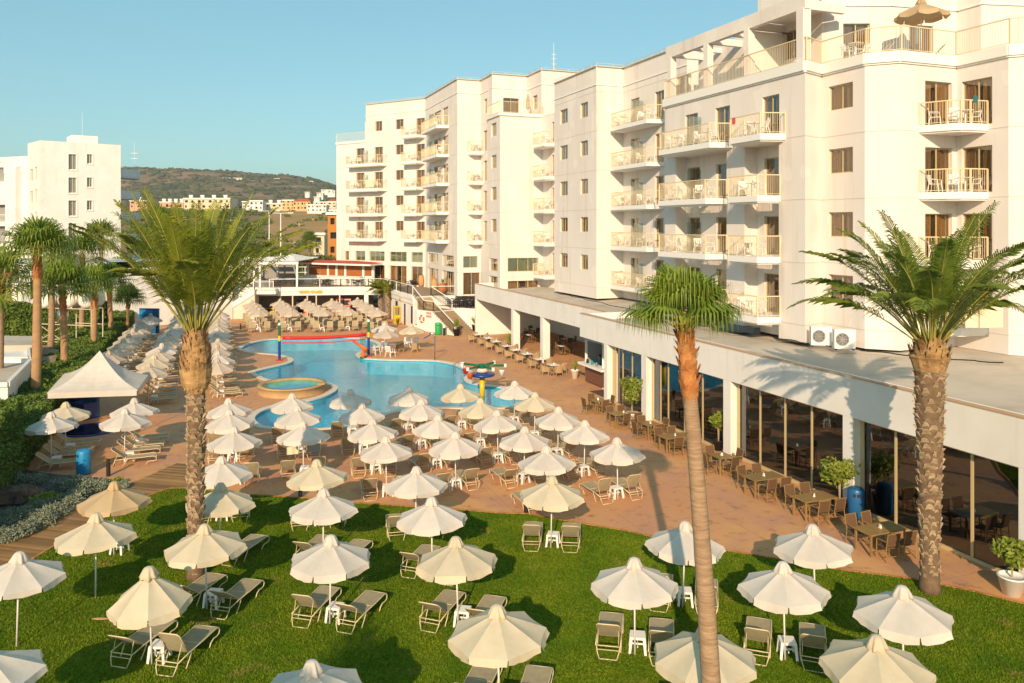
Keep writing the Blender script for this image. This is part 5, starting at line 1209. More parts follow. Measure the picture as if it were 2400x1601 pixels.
M['rooftile']=mat('far_roof_tiles',(.48,.12,.045),.8); ocre=mat('ochre_wall',(.62,.42,.22),.9); sal=mat('salmon_wall',(.62,.36,.24),.9); cre=mat('cream_wall',(.70,.58,.40),.9); wht=mat('far_white_wall',(.72,.70,.67),.9)
z5=lambda x:300+x/4.702
y5=lambda y:380+y/4.702
HS=[(20,212,505,425,430,sal,'salmon house beside the tower balconies',3,None,2,1),(350,610,510,440,440,sal,'low house with a red shaded porch left of the long yellow building',5,None,1,4),
 (615,1125,515,400,420,cre,'long yellow two storey building with a white roof edge',8,None,2,4),(1260,1345,500,435,430,wht,'small white cube house below the hill',2,None,2,0),(1340,1485,525,425,420,wht,'white stepped house beside the small cube house',3,None,2,0),
 (1515,1700,500,455,430,cre,'low cream house right of the white houses',3,None,1,2),(1700,1830,520,420,415,ocre,'tall ochre wing of the red roofed house',3,None,3,0),(1820,2010,525,430,410,ocre,'big ochre house with a red hipped roof',5,1,2,0),
 (1975,2185,545,470,380,wht,'white modern house in front of the ochre one',5,None,2,0),(2010,2290,500,440,440,cre,'cream house behind the white modern house',6,None,2,0),(2200,2292,480,425,450,ocre,'ochre house with red roof beside the hotel edge',2,1,2,0),
 (2220,2320,600,530,300,wht,'white house partly behind the hotel edge',2,None,2,0)]
for h_ in HS: house(z5(h_[0]),z5(h_[1]),y5(h_[2]),y5(h_[3]),h_[4],h_[5],h_[6],h_[7],h_[8],name='house',floors=h_[9],tank=h_[10])
# villas high on the hill
for i,(x0,x1,yb,yt,Y,lab) in enumerate(((1040,1130,215,175,1250,'unfinished concrete house on the hill'),(1160,1255,212,175,1260,'second unfinished concrete house on the hill'),(1050,1150,255,228,1200,'low sandy house below the concrete ones on the hill'),(1610,1670,195,180,1350,'white house high on the hill'),(1700,1750,205,185,1340,'second white house high on the hill'),(1940,2040,240,210,1300,'white villa near the hill shoulder'),(1950,2000,350,330,800,'small white villa on the lower slope, left one'),(2080,2150,370,340,780,'small white villa on the lower slope, middle one'),(2200,2280,345,315,820,'small white villa on the lower slope, right one'),(2050,2110,410,385,600,'pale villa under the slope villas'),(2130,2250,325,305,900,'upper white villa of the slope group'))):
    house(z5(x0),z5(x1),y5(yb),y5(yt),Y,wht if 'concrete' not in lab and 'sandy' not in lab else cre,lab,2,floors=2)
# house with iron balcony, right by the wing
house(735,760,598,548,170,cre,'cream house with a balcony behind the terrace bar',1,floors=2); house(768,800,600,500,150,mat('rust_wall',(.48,.20,.05),.9),'rust orange building edge behind the hotel wing',1,floors=3)
# lamp posts, fence, van and truck beyond the terrace
for i,(x,yb,yt,Y) in enumerate(((631,590,495,150),(658,604,500,130))):
    q=XY(x,Y); z0=hz(q.x,q.y); zt=HC+(YH-yt)*Y/FP; t=empty('street_lamp',at(q,z0),0,f'tall thin street lamp behind the terrace, {["left and farther","right and nearer"][i]} one','street lamp',group='street lamps behind the terrace')
    b=MB(); b.tube([(0,0,-.5),(0,0,zt-z0)],[.16,.08],7); b.build('pole',M['pole'],t); b=MB(); b.tube([(-1.6,0,zt-z0+.05),(0,0,zt-z0),(1.6,0,zt-z0+.05)],.06,5); b.build('arm',M['pole'],t)
    for s in (-1,1): b=MB(); b.cbox((s*1.7,0,zt-z0+.05),.8,.3,.14); b.build('lamp_head',M['slab'],t)
q=XY(645,116); fn=empty('metal_fence',at(q,0),0,'white pipe fence behind the terrace roofs','fence')
b=MB(); 
for x in range(-2,11,2): b.tube([(x*1.1,0,0),(x*1.1,0,4.9)],.07,5)
for z in (3.2,4.1,4.9): b.tube([(-2.2,0,z),(11,0,z)],.05,5)
b.build('rail',M['railw'],fn)
def vehicle(px,Y,L,Hh,Wd,mname,label,cat,rz):
    q=XY(px,Y); t=empty(cat,at(q,hz(q.x,q.y)),rz,label,cat)
    b=MB(); b.hexa([(-L/2,-Wd/2),(L/2,-Wd/2),(L/2,Wd/2),(-L/2,Wd/2)],.35,Hh*.55); b.hexa([(-L/2+.1,-Wd/2+.05),(L/2-.9,-Wd/2+.05),(L/2-.9,Wd/2-.05),(-L/2+.1,Wd/2-.05)],Hh*.55,Hh,[(-L/2+.3,-Wd/2+.2),(L/2-1.5,-Wd/2+.2),(L/2-1.5,Wd/2-.2),(-L/2+.3,Wd/2-.2)]); b.build('body',M[mname],t)
    for x in (-L*.32,L*.32):
        for y in (-Wd/2,Wd/2): b=MB(); b.tube([(x,y-.1,.35),(x,y+.1,.35)],.35,12); b.build('wheel',M['blackc'],t)
    b=MB(); b.box(-L/2+.5,L/2-1.6,-Wd/2-.012,-Wd/2+.1,Hh*.6,Hh*.88); b.build('window',M['dark'],t)
vehicle(629,160,3.6,2.6,2.0,'slab','white van parked beyond the terrace','van',.2); vehicle(686,150,3.4,2.4,2.0,'blackc','dark truck parked beyond the terrace','truck',R(80))
# ---------------------------------------------------------------- parasols
def canopy_meshes(seed,steep=0):
    r=random.Random(seed); RR=1.10; zt=2.27; zr=1.80-steep*.25; RR*= (1-steep*.12); ns=6; nr=6; b=MB(); tips=[]
    for k in range(8): a=2*math.pi*k/8; tips.append((math.cos(a),math.sin(a),r.uniform(-.02,.02)))
    idx={}
    def pt(k,t,j):
        A=tips[k%8]; B=tips[(k+1)%8]; f=j/ns; x=(A[0]*(1-f)+B[0]*f); y=(A[1]*(1-f)+B[1]*f); dz=A[2]*(1-f)+B[2]*f; s=math.sin(math.pi*f)
        rr=RR*t; z=zt+(zr-zt)*t**1.04+dz*t - .035*s*t*(1.2-t)*2; pull=1-.035*s*t
        return (x*rr*pull,y*rr*pull,z)
    for i in range(nr+1):
        t=.09+.91*i/nr
        for k in range(8):
            for j in range(ns+1): idx[(i,k,j)]=len(b.v); b.v.append(pt(k,t,j))
    for i in range(nr):
        for k in range(8):
            for j in range(ns):
                b.f.append((idx[i,k,j],idx[i,k,j+1],idx[i+1,k,j+1],idx[i+1,k,j]))
    va=MB()
    for k in range(8):
        tilt=r.uniform(-.01,.07); ln=r.uniform(.14,.19); prev=None
        for j in range(ns+1):
            f=min(max(j/ns,.012),.988); A=tips[k]; B=tips[(k+1)%8]; p=Vector(pt(k,1,j)) ; m=Vector(((A[0]+B[0])/2,(A[1]+B[1])/2,0)).normalized(); s=math.sin(math.pi*j/ns)
            tt=Vector((B[0]-A[0],B[1]-A[1],0)).normalized(); p=p+tt*(.012 if j==0 else -.012 if j==ns else 0)
            w=.012*math.sin(j*2.4+k); p1=p+m*(tilt*.5+w)+Vector((0,0,-ln*(.5+.1*s))); p2=p+m*(tilt+w*1.5)+Vector((0,0,-ln*(.72+.34*s)))
            q=(p,p1,p2)
            n0=len(va.v); va.v+=[tuple(u) for u in q]
            if prev is not None: va.f+=[(prev,n0,n0+1,prev+1),(prev+1,n0+1,n0+2,prev+2)]
            prev=n0
    cp=MB(); ph=r.random()*6
    cp.lathe([(.185,zt-.10),(.205,zt-.065),(.165,zt+.03),(.135,zt+.10),(.10,zt+.16),(.03,zt+.185)],36,mod=lambda t,i:1+(.16 if i<2 else .13 if i<4 else .05)*math.sin(7*t+ph)+(.07*math.sin(11*t) if i<3 else 0))
    cp.v=[(x,y,z+(.025*math.sin(5*math.atan2(y,x)+ph) if z<zt else 0)) for x,y,z in cp.v]
    rb=MB()
    for k in range(8): A=tips[k]; rb.tube([(A[0]*.04,A[1]*.04,zt-.03),(A[0]*RR*.99,A[1]*RR*.99,zr-.012+A[2])],.010,4); rb.tube([(A[0]*.035,A[1]*.035,zt-.42),(A[0]*RR*.5,A[1]*RR*.5,zt+(zr-zt)*.5-.01)],.008,4)
    me=b.mesh('canopy',None,True); 
    return me,va.mesh('valance',None,True),cp.mesh('vent_cap',None,True),rb.mesh('rib',M['pole'])
CV=[canopy_meshes(s) for s in range(4)]+[canopy_meshes(9,1.0)]
for q in CV:
    for me in q[:3]: me.materials.append(M['fab0'])
pb=MB(); pb.tube([(0,0,-.02),(0,0,2.3)],.024,8); POLE=pb.mesh('pole',M['pole'],True)
pb=MB(); pb.lathe([(.035,0),(.035,.10),(.026,.12)],8); PCOL=pb.mesh('collar',M['pole'])
def parasol(loc,label,group,fab=0,var=None,rz=None,tilt=0,sc=1,rr=random):
    t=empty('parasol',loc,rz if rz is not None else rr.uniform(0,.78),label,'parasol',group)
    if tilt: t.rotation_euler=(tilt*rr.uniform(-1,1),tilt*rr.uniform(-1,1),t.rotation_euler[2])
    t.scale=(sc,sc,1)
    c=CV[rr.randrange(4) if var is None else var]; m=M['fab%d'%fab]
    inst('pole',POLE,t); o=inst('canopy',c[0],t)
    objs=[o,inst('valance',c[1],o),inst('vent_cap',c[2],o)]; inst('rib',c[3],o)
    for q in objs: q.material_slots[0].link='OBJECT'; q.material_slots[0].material=m
    return t
# ---------------------------------------------------------------- sun loungers
def lounger_proto(ang):
    t=empty('sun_lounger',(0,0,-50),0,'x','sun lounger'); w=.31; ca,sa=math.cos(ang),math.sin(ang); bl=.72; zs=.34
    f=MB()
    for s in (-1,1):
        f.tube([(s*w,-.42,zs-.03),(s*w,0,zs),(s*w,.6,zs),(s*w,1.16,zs+.02),(s*w,1.27,zs-.01),(s*w,1.315,zs-.09),(s*w,1.29,.17),(s*w,1.18,.145),(s*w,1.04,.16),(s*w,.93,.11),(s*w,.86,0.0)],.017,6)
        f.tube([(s*w,.12,zs),(s*w,.02,.18),(s*(w-.01),-.10,0)],.016,5)
        f.tube([(s*w*.95,-.40,zs-.03),(s*w*.88,-.46,.18),(s*w*.7,-.50,0.015)],.015,5)
    f.tube([(-w,1.295,zs-.02),(w,1.295,zs-.02)],.016,5); f.tube([(-w*.7,-.50,.015),(w*.7,-.50,.015)],.015,5); f.tube([(-w,-.42,zs-.03),(w,-.42,zs-.03)],.014,5); f.tube([(-w*.93,-.44,.22),(w*.93,-.44,.22)],.011,4); f.tube([(-w,.5,zs-.02),(w,.5,zs-.02)],.012,4)
    f.build('frame',M['loungeframe'],t,True)
    s=MB(); n=8
    for i in range(n):
        y0,y1=.01+1.25*i/n,.01+1.25*(i+1)/n; z0,z1_=[zs+.008-.022*math.sin(math.pi*(y)/1.27)+(.0) for y in (y0,y1)]
        for k in range(4):
            x0,x1=-w+.012+(2*w-.024)*k/4,-w+.012+(2*w-.024)*(k+1)/4; d0=-.012*math.sin(math.pi*k/4); d1=-.012*math.sin(math.pi*(k+1)/4)
            s.quad((x0,y0,z0+d0),(x1,y0,z0+d1),(x1,y1,z1_+d1),(x0,y1,z1_+d0))
    s.build('seat_sling',M['sling'],t,True)
    bk=MB(); bw=w-.02
    def bp(x,l,d=0): return (x,-l*ca-d*sa,zs+.02+l*sa-d*ca)
    bk.tube([bp(-bw,0),bp(-bw,bl-.06),bp(-bw+.05,bl),bp(bw-.05,bl),bp(bw,bl-.06),bp(bw,0)],.015,6)
    bk.tube([bp(-bw*.9,.38),(-bw*.9,-.38,zs-.02)],.010,4); bk.tube([bp(bw*.9,.38),(bw*.9,-.38,zs-.02)],.010,4)
    bf=bk.build('back_frame',M['loungeframe'],t,True)
    s=MB()
    for i in range(5):
        for k in range(4):
            x0,x1=-bw+.01+(2*bw-.02)*k/4,-bw+.01+(2*bw-.02)*(k+1)/4; l0,l1=.01+(bl-.02)*i/5,.01+(bl-.02)*(i+1)/5; d0=.02*math.sin(math.pi*k/4)*math.sin(math.pi*i/5); d1=.02*math.sin(math.pi*(k+1)/4)*math.sin(math.pi*i/5); e0=.02*math.sin(math.pi*k/4)*math.sin(math.pi*(i+1)/5); e1=.02*math.sin(math.pi*(k+1)/4)*math.sin(math.pi*(i+1)/5)
            s.quad(bp(x0,l0,d0),bp(x1,l0,d1),bp(x1,l1,e1),bp(x0,l1,e0))
    s.build('back_sling',M['sling'],bf,True)
    return t
LG=[lounger_proto(R(a)) for a in (38,47,58)]
def side_table_proto():
    t=empty('side_table',(0,0,-50),0,'x','side table'); b=MB(); b.box(-.19,.19,-.19,.19,.40,.425); b.box(-.18,.18,-.18,.18,.36,.399); b.build('top',M['plastic'],t)
    for sx in (-1,1):
        for sy in (-1,1):
            l=MB(); l.hexa([(sx*.20-.03,sy*.20-.03),(sx*.20+.03,sy*.20-.03),(sx*.20+.03,sy*.20+.03),(sx*.20-.03,sy*.20+.03)],0,.40,[(sx*.16-.035,sy*.16-.035),(sx*.16+.035,sy*.16-.035),(sx*.16+.035,sy*.16+.035),(sx*.16-.035,sy*.16+.035)]); l.build('leg',M['plastic'],t)
    b=MB(); b.box(-.17,.17,-.012,.012,.16,.2); b.box(-.012,.012,-.17,.17,.161,.201); b.build('brace',M['plastic'],t); return t
ST=side_table_proto()
def setof(base,face,plabel,group,lgroup,fab=0,lam=1,var=None,sides=(-1,1),rz=None,sc=1,back=None,sep=.66,jit=.05,tab=True,dz=0,short=None):
    """parasol + a pair of loungers; face = angle (from +Y) the feet point to"""
    pg=parasol(base,plabel,group,fab,var,rz,.035,sc)
    fw=Vector((-math.sin(face),math.cos(face),0)); rt=Vector((fw.y,-fw.x,0)); short=short or plabel
    for s in sides:
        j=random.uniform(-jit,jit)
        nm={-1:'left',1:'right'}[s] if abs(face)<1.2 else ({-1:'far',1:'near'}[s] if face<0 else {-1:'near',1:'far'}[s])
        if abs(face)>2: nm={-1:'right',1:'left'}[s]
        place(LG[lam if random.random()<.8 else random.randrange(3)],base+rt*(s*sep+j*.3)+fw*(.12+random.uniform(-.1,.1))+Vector((0,0,dz)),face+random.uniform(-.05,.05),f'{nm} lounger under {short}',lgroup)
    if tab: place(ST,base+fw*.22+rt*.06+Vector((0,0,dz)),face+random.uniform(-.2,.2),f'side table under {short}',lgroup.replace('sun loungers','side tables'))
    return pg
FN=['white','cream','tan','dusty beige']
# lawn: photo position of the cap, colour, facing, variant
K=2.40
LAWN=[(39,1301,0,8,None),(224,1211,1,8,0),(267,1133,2,8,0),(485,1232,1,14,1),(356,1333,1,11,4),(513,1139,1,14,2),(757,1152,0,17,1),(773,1259,0,17,1),(732,1557,0,8,1),(1013,1172,0,17,1),(1074,1266,1,17,1),(1171,1424,1,14,1),(1291,1120,1,7,1),(1488,1316,0,11,1),(1600,1229,0,13,1),(1652,1478,1,13,1),(1840,1326,0,17,1),(1912,1235,0,-9,0),(2118,1380,0,-10,0),(2052,1493,1,-10,1),(-30,1520,0,8,1)]
order=sorted(range(len(LAWN)),key=lambda i:LAWN[i][0])
rank={i:k for k,i in enumerate(order)}
LS=['with its knob at the left picture edge','over the boardwalk side of the lawn','at the top left corner of the lawn by the boardwalk','just in front of the date palm','half folded left of the date palm foot','hiding behind the date palm trunk at the lawn edge','nearest the deck left of the lawn centre','below the one nearest the deck left of centre','cut by the bottom edge left of centre','at the deck edge in the lawn centre','big one in the lawn centre','lowest whole one in the lawn centre','alone at the deck edge right of centre','left one of the pair beside the leaning fan palm','upper one crossed by the leaning fan palm','lower one behind the leaning fan palm','with two upright loungers in the lower right','beside the restaurant paving in the right of the lawn','standing alone below the scaly palm at the right','cut by the bottom edge at the right','cut by the bottom left corner']
for i,(x,y,fb,an,var) in enumerate(LAWN):
    q=P(x,y,K); q=at(q,.03); sides=(-1,1); tab=True
    if i in (0,1,2,8,17,18,19,20): sides=(); tab=False
    if i==15: sides=(-1,)
    if i==2: tab=True
    lab=f'{FN[fb]} parasol {LS[i]}'
    v=4 if var==4 else None
    setof(q,R(-an),lab,'parasols on the lawn','sun loungers on the lawn',fb,0 if i<12 else 1,v,sides,sc=1.0 if i!=11 else 1.02,tab=tab,short='parasol '+LS[i])
for dx,dy in ((.0,2.0),):      # extra lounger pairs with their parasol seen behind others
    pass
DK=[[(538,936),(541,961),(551,1003),(518,1071)],[(683,924),(701,953),(711,990),(747,1080)],[(822,915),(849,946),(877,984),(906,1025),(974,1096)],[(956,908),(986,938),(1023,974),(1068,1013)],[(1082,902),(1126,936),(1168,964),(1228,1001),(1284,1048)],[(1205,894),(1253,922),(1307,955),(1369,988),(1448,1029)]]
FB={(3,0):0,(4,0):1,(4,1):1,(5,1):1,(1,3):1}
for a,colm in enumerate(DK):
    for b_,(x,y) in enumerate(colm):
        q=at(P(x,y,K),0); fb=FB.get((a,b_),0)
        sh=f'{ORD[b_]} from the pool in the {ORD[a]} deck file from left'; lab=f'{FN[fb]} parasol, '+sh
        setof(q,GA+R(3 if a>2 else -8),lab,'parasols on the deck before the pool','sun loungers on the deck before the pool',fb,2 if a in(0,5) else 1,None,(-1,1),tab=True,short='parasol '+sh)
# three files along the hedge, feet to the right
K2=2.40
def file_(pA,pB,n,name,grp,fb,face,both=True,skip=()):
    for i in range(n):
        q=pA.lerp(pB,i/(n-1))+Vector((random.uniform(-.1,.1),random.uniform(-.12,.12),0))
        sh=f'{ORD[i]} from near end, {name}'; lab=f'{FN[fb(i)]} parasol, '+sh
        setof(at(q,0),face,lab,grp,'sun loungers of the '+name,fb(i),0,None,(-1,1),jit=.03,sep=.68,short='parasol '+sh)
fr=lambda *a:(lambda i:a[i%len(a)])
file_(flat(P(257,824,K)),flat(P(350,735.8,K)),9,'hedge file','parasols along the hedge',fr(3,3,1,3,3,3,3,0,3),GA-R(90))
file_(flat(P(351,852,K)),flat(P(433,727.8,K)),12,'middle file','parasols in the middle file',fr(3,1,3,0,3,3,0),GA-R(90))
file_(flat(P(506,842,K)),flat(P(513,724.6,K)),11,'file behind the date palm trunk','parasols in the file nearest the pool walk',fr(3,0,3,3),GA-R(90))
for i,(x,y,fb,w_) in enumerate(((119.5,968.5,0,'front left of the four beside the kids pool'),(153,944.6,1,'back left of the four beside the kids pool'),(291.7,959,0,'front right of the four beside the kids pool'),(315.6,935,0,'back right of the four beside the kids pool'))):
    setof(at(P(x,y,K),0),GA-R(92),f'{FN[fb]} parasol, {w_}','parasols beside the kids pool','sun loungers beside the kids pool',fb,0,None,short='parasol '+w_)
# files behind the pool, feet toward the camera
BK=[((608.7,722.3),(590.8,704.4),4),((681,722),(656,701.4),5),((757,722),(717,701.4),5),((816,720),(778,700.2),4),((885.6,722.3),(836.5,697.6),5)]
for k,(a,b_,n) in enumerate(BK):
    pa,pb2=flat(P(*a,K)),flat(P(*b_,K))
    for i in range(n):
        q=pa.lerp(pb2,i/(n-1)); sh=f'{ORD[i]} from the water, {ORD[k]} file behind the pool'; setof(q,math.pi+R(14),'dusty beige parasol, '+sh,'parasols behind the pool','sun loungers behind the pool',3,2,None,sep=.72,short='parasol '+sh)
# three over the cafe chairs at the pool tip
for i,(x,y,fb) in enumerate(((902,754,0),(904,766,3),(965,757,1))):
    parasol(at(P(x,y,K+.1),0),f'{FN[fb]} parasol over the white chairs by the pool, {["back left","front left","right hand"][i]} one','parasols over the white chairs by the pool',fb,None,None,.02,1.05)
# tan parasol on the hotel roof terrace
q=XY(2159,39.6); b=parasol(at(q,19.2),'tan parasol on the hotel roof terrace at the top right','parasol on the roof terrace',2,0,.2); b.scale=(1.13,1.13,1.28)
q=at(P(1235,262,23.0),22.0); cz=empty('folded_parasol',at(XY(1237,80),22.0),0,'folded ochre parasol on the small roof terrace of the back wing','parasol'); b=MB(); b.lathe([(.06,.7),(.20,.9),(.17,1.7),(.06,2.2),(.02,2.3)],10,mod=lambda t,i:1+.15*math.sin(5*t)); b.build('canopy',M['fab2'],cz); b=MB(); b.tube([(0,0,0),(0,0,2.3)],.025,6); b.build('pole',M['pole'],cz)

# ---------------------------------------------------------------- chairs and tables
def monobloc():
    b=MB(); s=.20
    b.hexa([(-s,-.2),(s,-.2),(s*.85,.22),(-s*.85,.22)],.40,.425)
    for x0,x1 in ((-.22,-.13),(-.09,-.02),(.02,.09),(.13,.22)): b.hexa([(x0,.20),(x1,.20),(x1,.225),(x0,.225)],.42,.82,[(x0*.95,.30),(x1*.95,.30),(x1*.95,.325),(x0*.95,.325)])
    b.hexa([(-.22,.295),(.22,.295),(.22,.33),(-.22,.33)],.80,.87)
    for sx in (-1,1):
        b.tube([(sx*.25,-.24,0),(sx*.23,-.19,.42),(sx*.25,-.18,.62),(sx*.26,.05,.64),(sx*.24,.28,.66)],.022,5); b.tube([(sx*.24,.30,0),(sx*.20,.22,.42)],.022,5)
    return b.mesh('plastic_chair',M['plastic'])
MC=monobloc()
tb=MB(); tb.lathe([(.36,.69),(.37,.70),(.37,.72)],16); tb.tube([(0,0,.03),(0,0,.7)],.03,6); tb.beam((-.3,0,.02),(.3,0,.02),.05,.04); tb.beam((0,-.3,.021),(0,.3,.021),.05,.04); MT=tb.mesh('balcony_table',M['plastic'])
rb=random.Random(5)
CW=['lowest','second lowest','middle','second highest','highest']
def floorw(i,n): return ['lowest','second','third','fourth','fifth','sixth'][i]+' balcony up'
for z,c,W,t0,t1,dep,words,fi,n in BAL:
    nn=2 if (t1-t0)>1.6 else 1
    for k in range(nn):
        t=t0+(t1-t0)*(.28+.46*k); o=inst('plastic_chair',MC,None,W.w(t,dep*.55,z),W.rz+rb.choice([R(60),R(-60),R(100),R(170)])+rb.uniform(-.3,.3)); tag(o,f'{"left" if k==0 else "right"} plastic chair, {words}, {floorw(fi,n)}','chair','plastic chairs on the hotel balconies')
    if nn==2: o=inst('balcony_table',MT,None,W.w((t0+t1)/2,dep*.5,z)); tag(o,f'round white table, {words}, {floorw(fi,n)}','table','tables on the hotel balconies')
for fi,z in enumerate(FL[:4]):
    for k,(dx,dy) in enumerate(((-1.0,.2),(-.35,-.15),(.75,.1))):
        o=inst('plastic_chair',MC,None,at(CB+Vector((dx,dy,0)),z+.2),[R(50),R(-30),R(-70)][k]+rb.uniform(-.3,.3)); tag(o,f'{["left","middle","right"][k]} plastic chair, right hand corner balcony, {floorw(fi,5)}','chair','plastic chairs on the hotel balconies')
    o=inst('balcony_table',MT,None,at(CB+Vector((.3,-.05,0)),z+.2)); tag(o,f'round white table, right hand corner balcony, {floorw(fi,5)}','table','tables on the hotel balconies')
for k,(px,Y,rz) in enumerate(((1988,39.4,.6),(2022,39.6,-1.2))):
    o=inst('plastic_chair',MC,None,at(XY(px,Y),19.2),rz); tag(o,f'white plastic chair on the hotel roof terrace, {["left","right"][k]} of the table','chair')
o=inst('roof_table',MT,None,at(XY(2006,39.0),19.2)); tag(o,'white table on the hotel roof terrace','table')
place(LG[1],at(XY(2068,39.6),19.2),R(92),'white lounger on the hotel roof terrace, the left one'); place(LG[1],at(XY(2190,40.0),19.2),R(80),'sun lounger below the tan parasol on the hotel roof terrace')
def towel(loc,rz,w_,h_,m,label):
    b=MB(); n=8
    for i in range(n):
        x0,x1=-w_/2+w_*i/n,-w_/2+w_*(i+1)/n; y0,y1=.02*math.sin(i*1.3),.02*math.sin((i+1)*1.3); b.hexa([(x0,y0-.006),(x1,y1-.006),(x1,y1+.006),(x0,y0+.006)],-h_,0)
    o=b.build('towel',m,None); o.location=loc; o.rotation_euler=(0,0,rz); return tag(o,label,'towel')
towcol=mat('towel_cream',(.72,.62,.45),.95); towr=mat('towel_red',(.55,.08,.06),.95); towt=mat('towel_teal',(.03,.14,.16),.95)
q=W6.w(W6.px(z4(985)),1.12,0)
for k,x in enumerate((960,1025)): p=P(1800+x/1.96,1405/1.96,7.33); s_=W5.w(W5.L,0,0); dd=(CB-flat(C5)); t=XY(1800+x/1.96,35.6); towel(at(t,7.32),R(8),1.15,1.0,towcol,f'big cream towel hanging over the lowest corner balcony railing, {["left","right"][k]} one')
q=F4.w(F4.px(z3(1150)),1.35,0); towel(at(q,16.78),F4.rz,  .3,.35,towr,'small red cloth over the top right hand column balcony railing')
t=XY(2286,35.55); towel(at(t,16.75),R(8),.22,.3,towt,'dark teal cloth on the top corner balcony railing')
q=WLR.w(WLR.px(z2(215)),1.28,0); towel(at(WLR.w(WLR.px(z2(300)),1.28,0),16.78),WLR.rz,1.5,.95,towcol,'pale towel on a balcony railing of the back wing')
# wicker tub chairs and white tables of the cafe row
def wicker_proto():
    t=empty('wicker_chair',(0,0,-50),0,'x','chair'); b=MB(); b.hexa([(-.24,-.26),(.24,-.26),(.24,.2),(-.24,.2)],.30,.44); b.build('seat',M['wicker'],t)
    b=MB(); pts=[(-.29,-.28),(-.29,.10),(-.22,.27),(0,.30),(.22,.27),(.29,.10),(.29,-.28)]; hs=[.62,.66,.80,.86,.80,.66,.62]
    for (p,h),(q,g) in zip(zip(pts,hs),zip(pts[1:],hs[1:])):
        i1=(p[0]*.86,p[1]*.86); i2=(q[0]*.86,q[1]*.86)
        b.add([(*p,.30),(*q,.30),(*q,g),(*p,h),(*i1,.30),(*i2,.30),(*i2,g),(*i1,h)],((0,1,2,3),(5,4,7,6),(3,2,6,7),(0,3,7,4),(1,5,6,2)))
    b.build('backrest',M['wicker'],t)
    for sx in (-1,1):
        for y in (-.24,.22): l=MB(); l.hexa([(sx*.25-.03,y-.03),(sx*.25+.03,y-.03),(sx*.25+.03,y+.03),(sx*.25-.03,y+.03)],.30,.0,None) if False else l.hexa([(sx*.26-.022,y-.022),(sx*.26+.022,y-.022),(sx*.26+.022,y+.022),(sx*.26-.022,y+.022)],0,.30,[(sx*.25-.03,y-.03),(sx*.25+.03,y-.03),(sx*.25+.03,y+.03),(sx*.25-.03,y+.03)]); l.build('leg',M['wicker'],t)
    return t
WK=wicker_proto()
def ctable_proto():
    t=empty('cafe_table',(0,0,-50),0,'x','table'); b=MB(); b.box(-.36,.36,-.36,.36,.72,.75); b.build('top',M['plastic'],t); b=MB(); b.tube([(0,0,.03),(0,0,.72)],.035,8); b.build('pedestal',M['blackc'],t)
    b=MB(); b.beam((-.28,-.28,.02),(.28,.28,.02),.06,.035); b.beam((-.28,.28,.021),(.28,-.28,.021),.06,.035); b.build('foot',M['blackc'],t); return t
CT=ctable_proto()
z6=lambda x,y:(1100+x/6.53,660+y/6.53)
CTP=[z6(130,805),z6(290,860),z6(405,912),z6(570,980),z6(710,1040),z6(880,1100),z6(1080,1180),z6(1285,1268)]
def napkin(loc,label):
    t=empty('napkin_holder',loc,rb.uniform(0,3),label,'napkin holder',group='napkin holders on the tables'); b=MB(); b.box(-.05,.05,-.04,.04,0,.015); b.build('base',M['plastic'],t); b=MB(); b.hexa([(-.05,-.03),(.05,-.03),(.05,.03),(-.05,.03)],.015,.12,[(-.04,-.01),(.04,-.01),(.04,.01),(-.04,.01)]); b.build('napkins',M['slab'],t)
for i,(x,y) in enumerate(CTP):
    q=at(P(x,y,.75),0); place(CT,q,GA,f'white square cafe table, {ORD[i]} from the stair','cafe tables on the deck'); napkin(at(q,.75)+Vector((.05,.05,0)),f'white napkin holder on the cafe table {ORD[i]} from the stair')
    for k,(u,v,a) in enumerate(((-.72,0,90),(.72,0,-90),(0,-.78 if i==7 else .72,180 if i==7 else 0))):
        p=q+V*u+D*v if k<2 else q+D*v+V*.05
        place(WK,p,GA+R(a)+rb.uniform(-.12,.12),f'tan wicker chair, {["pool side","restaurant side","stair side" if i<7 else "near side"][k]} of cafe table {ORD[i]} from the stair','tan wicker chairs on the deck')
# brown wicker armchairs and wooden tables by the glass doors
def brown_proto():
    t=empty('patio_chair',(0,0,-50),0,'x','chair'); b=MB(); b.box(-.23,.23,-.23,.22,.43,.46); b.build('seat',M['dwicker'],t)
    b=MB(); b.hexa([(-.22,.215),(.22,.215),(.22,.235),(-.22,.235)],.50,.93,[(-.22,.30),(.22,.30),(.22,.32),(-.22,.32)]); b.build('backrest',M['dwicker'],t)
    for sx in (-1,1):
        l=MB(); l.tube([(sx*.24,-.24,0),(sx*.24,-.22,.64),(sx*.25,.20,.67)],.017,6); l.build('leg',M['dwood'],t); l=MB(); l.tube([(sx*.24,.26,0),(sx*.23,.22,.45),(sx*.23,.31,.94)],.017,6); l.build('leg',M['dwood'],t)
    b=MB(); b.tube([(-.24,-.23,.19),(.24,-.23,.19),(.24,.25,.19),(-.24,.25,.19)],.012,5,closed=True); b.build('stretcher',M['dwood'],t); b=MB(); b.tube([(-.22,.31,.935),(.22,.31,.935)],.015,5); b.build('top_rail',M['dwood'],t); return t
BC=brown_proto()
def wtable(L_,loc,rz,label):
    t=empty('wooden_table',loc,rz,label,'table',group='wooden tables by the glass doors'); b=MB(); b.box(-L_/2,L_/2,-.40,.40,.71,.745); b.build('top',M['dwood'],t)
    for sx in (-1,1):
        for sy in (-1,1): l=MB(); l.cbox((sx*(L_/2-.07),sy*.33,.355),.06,.06,.709); l.build('leg',M['dwood'],t)
    return t
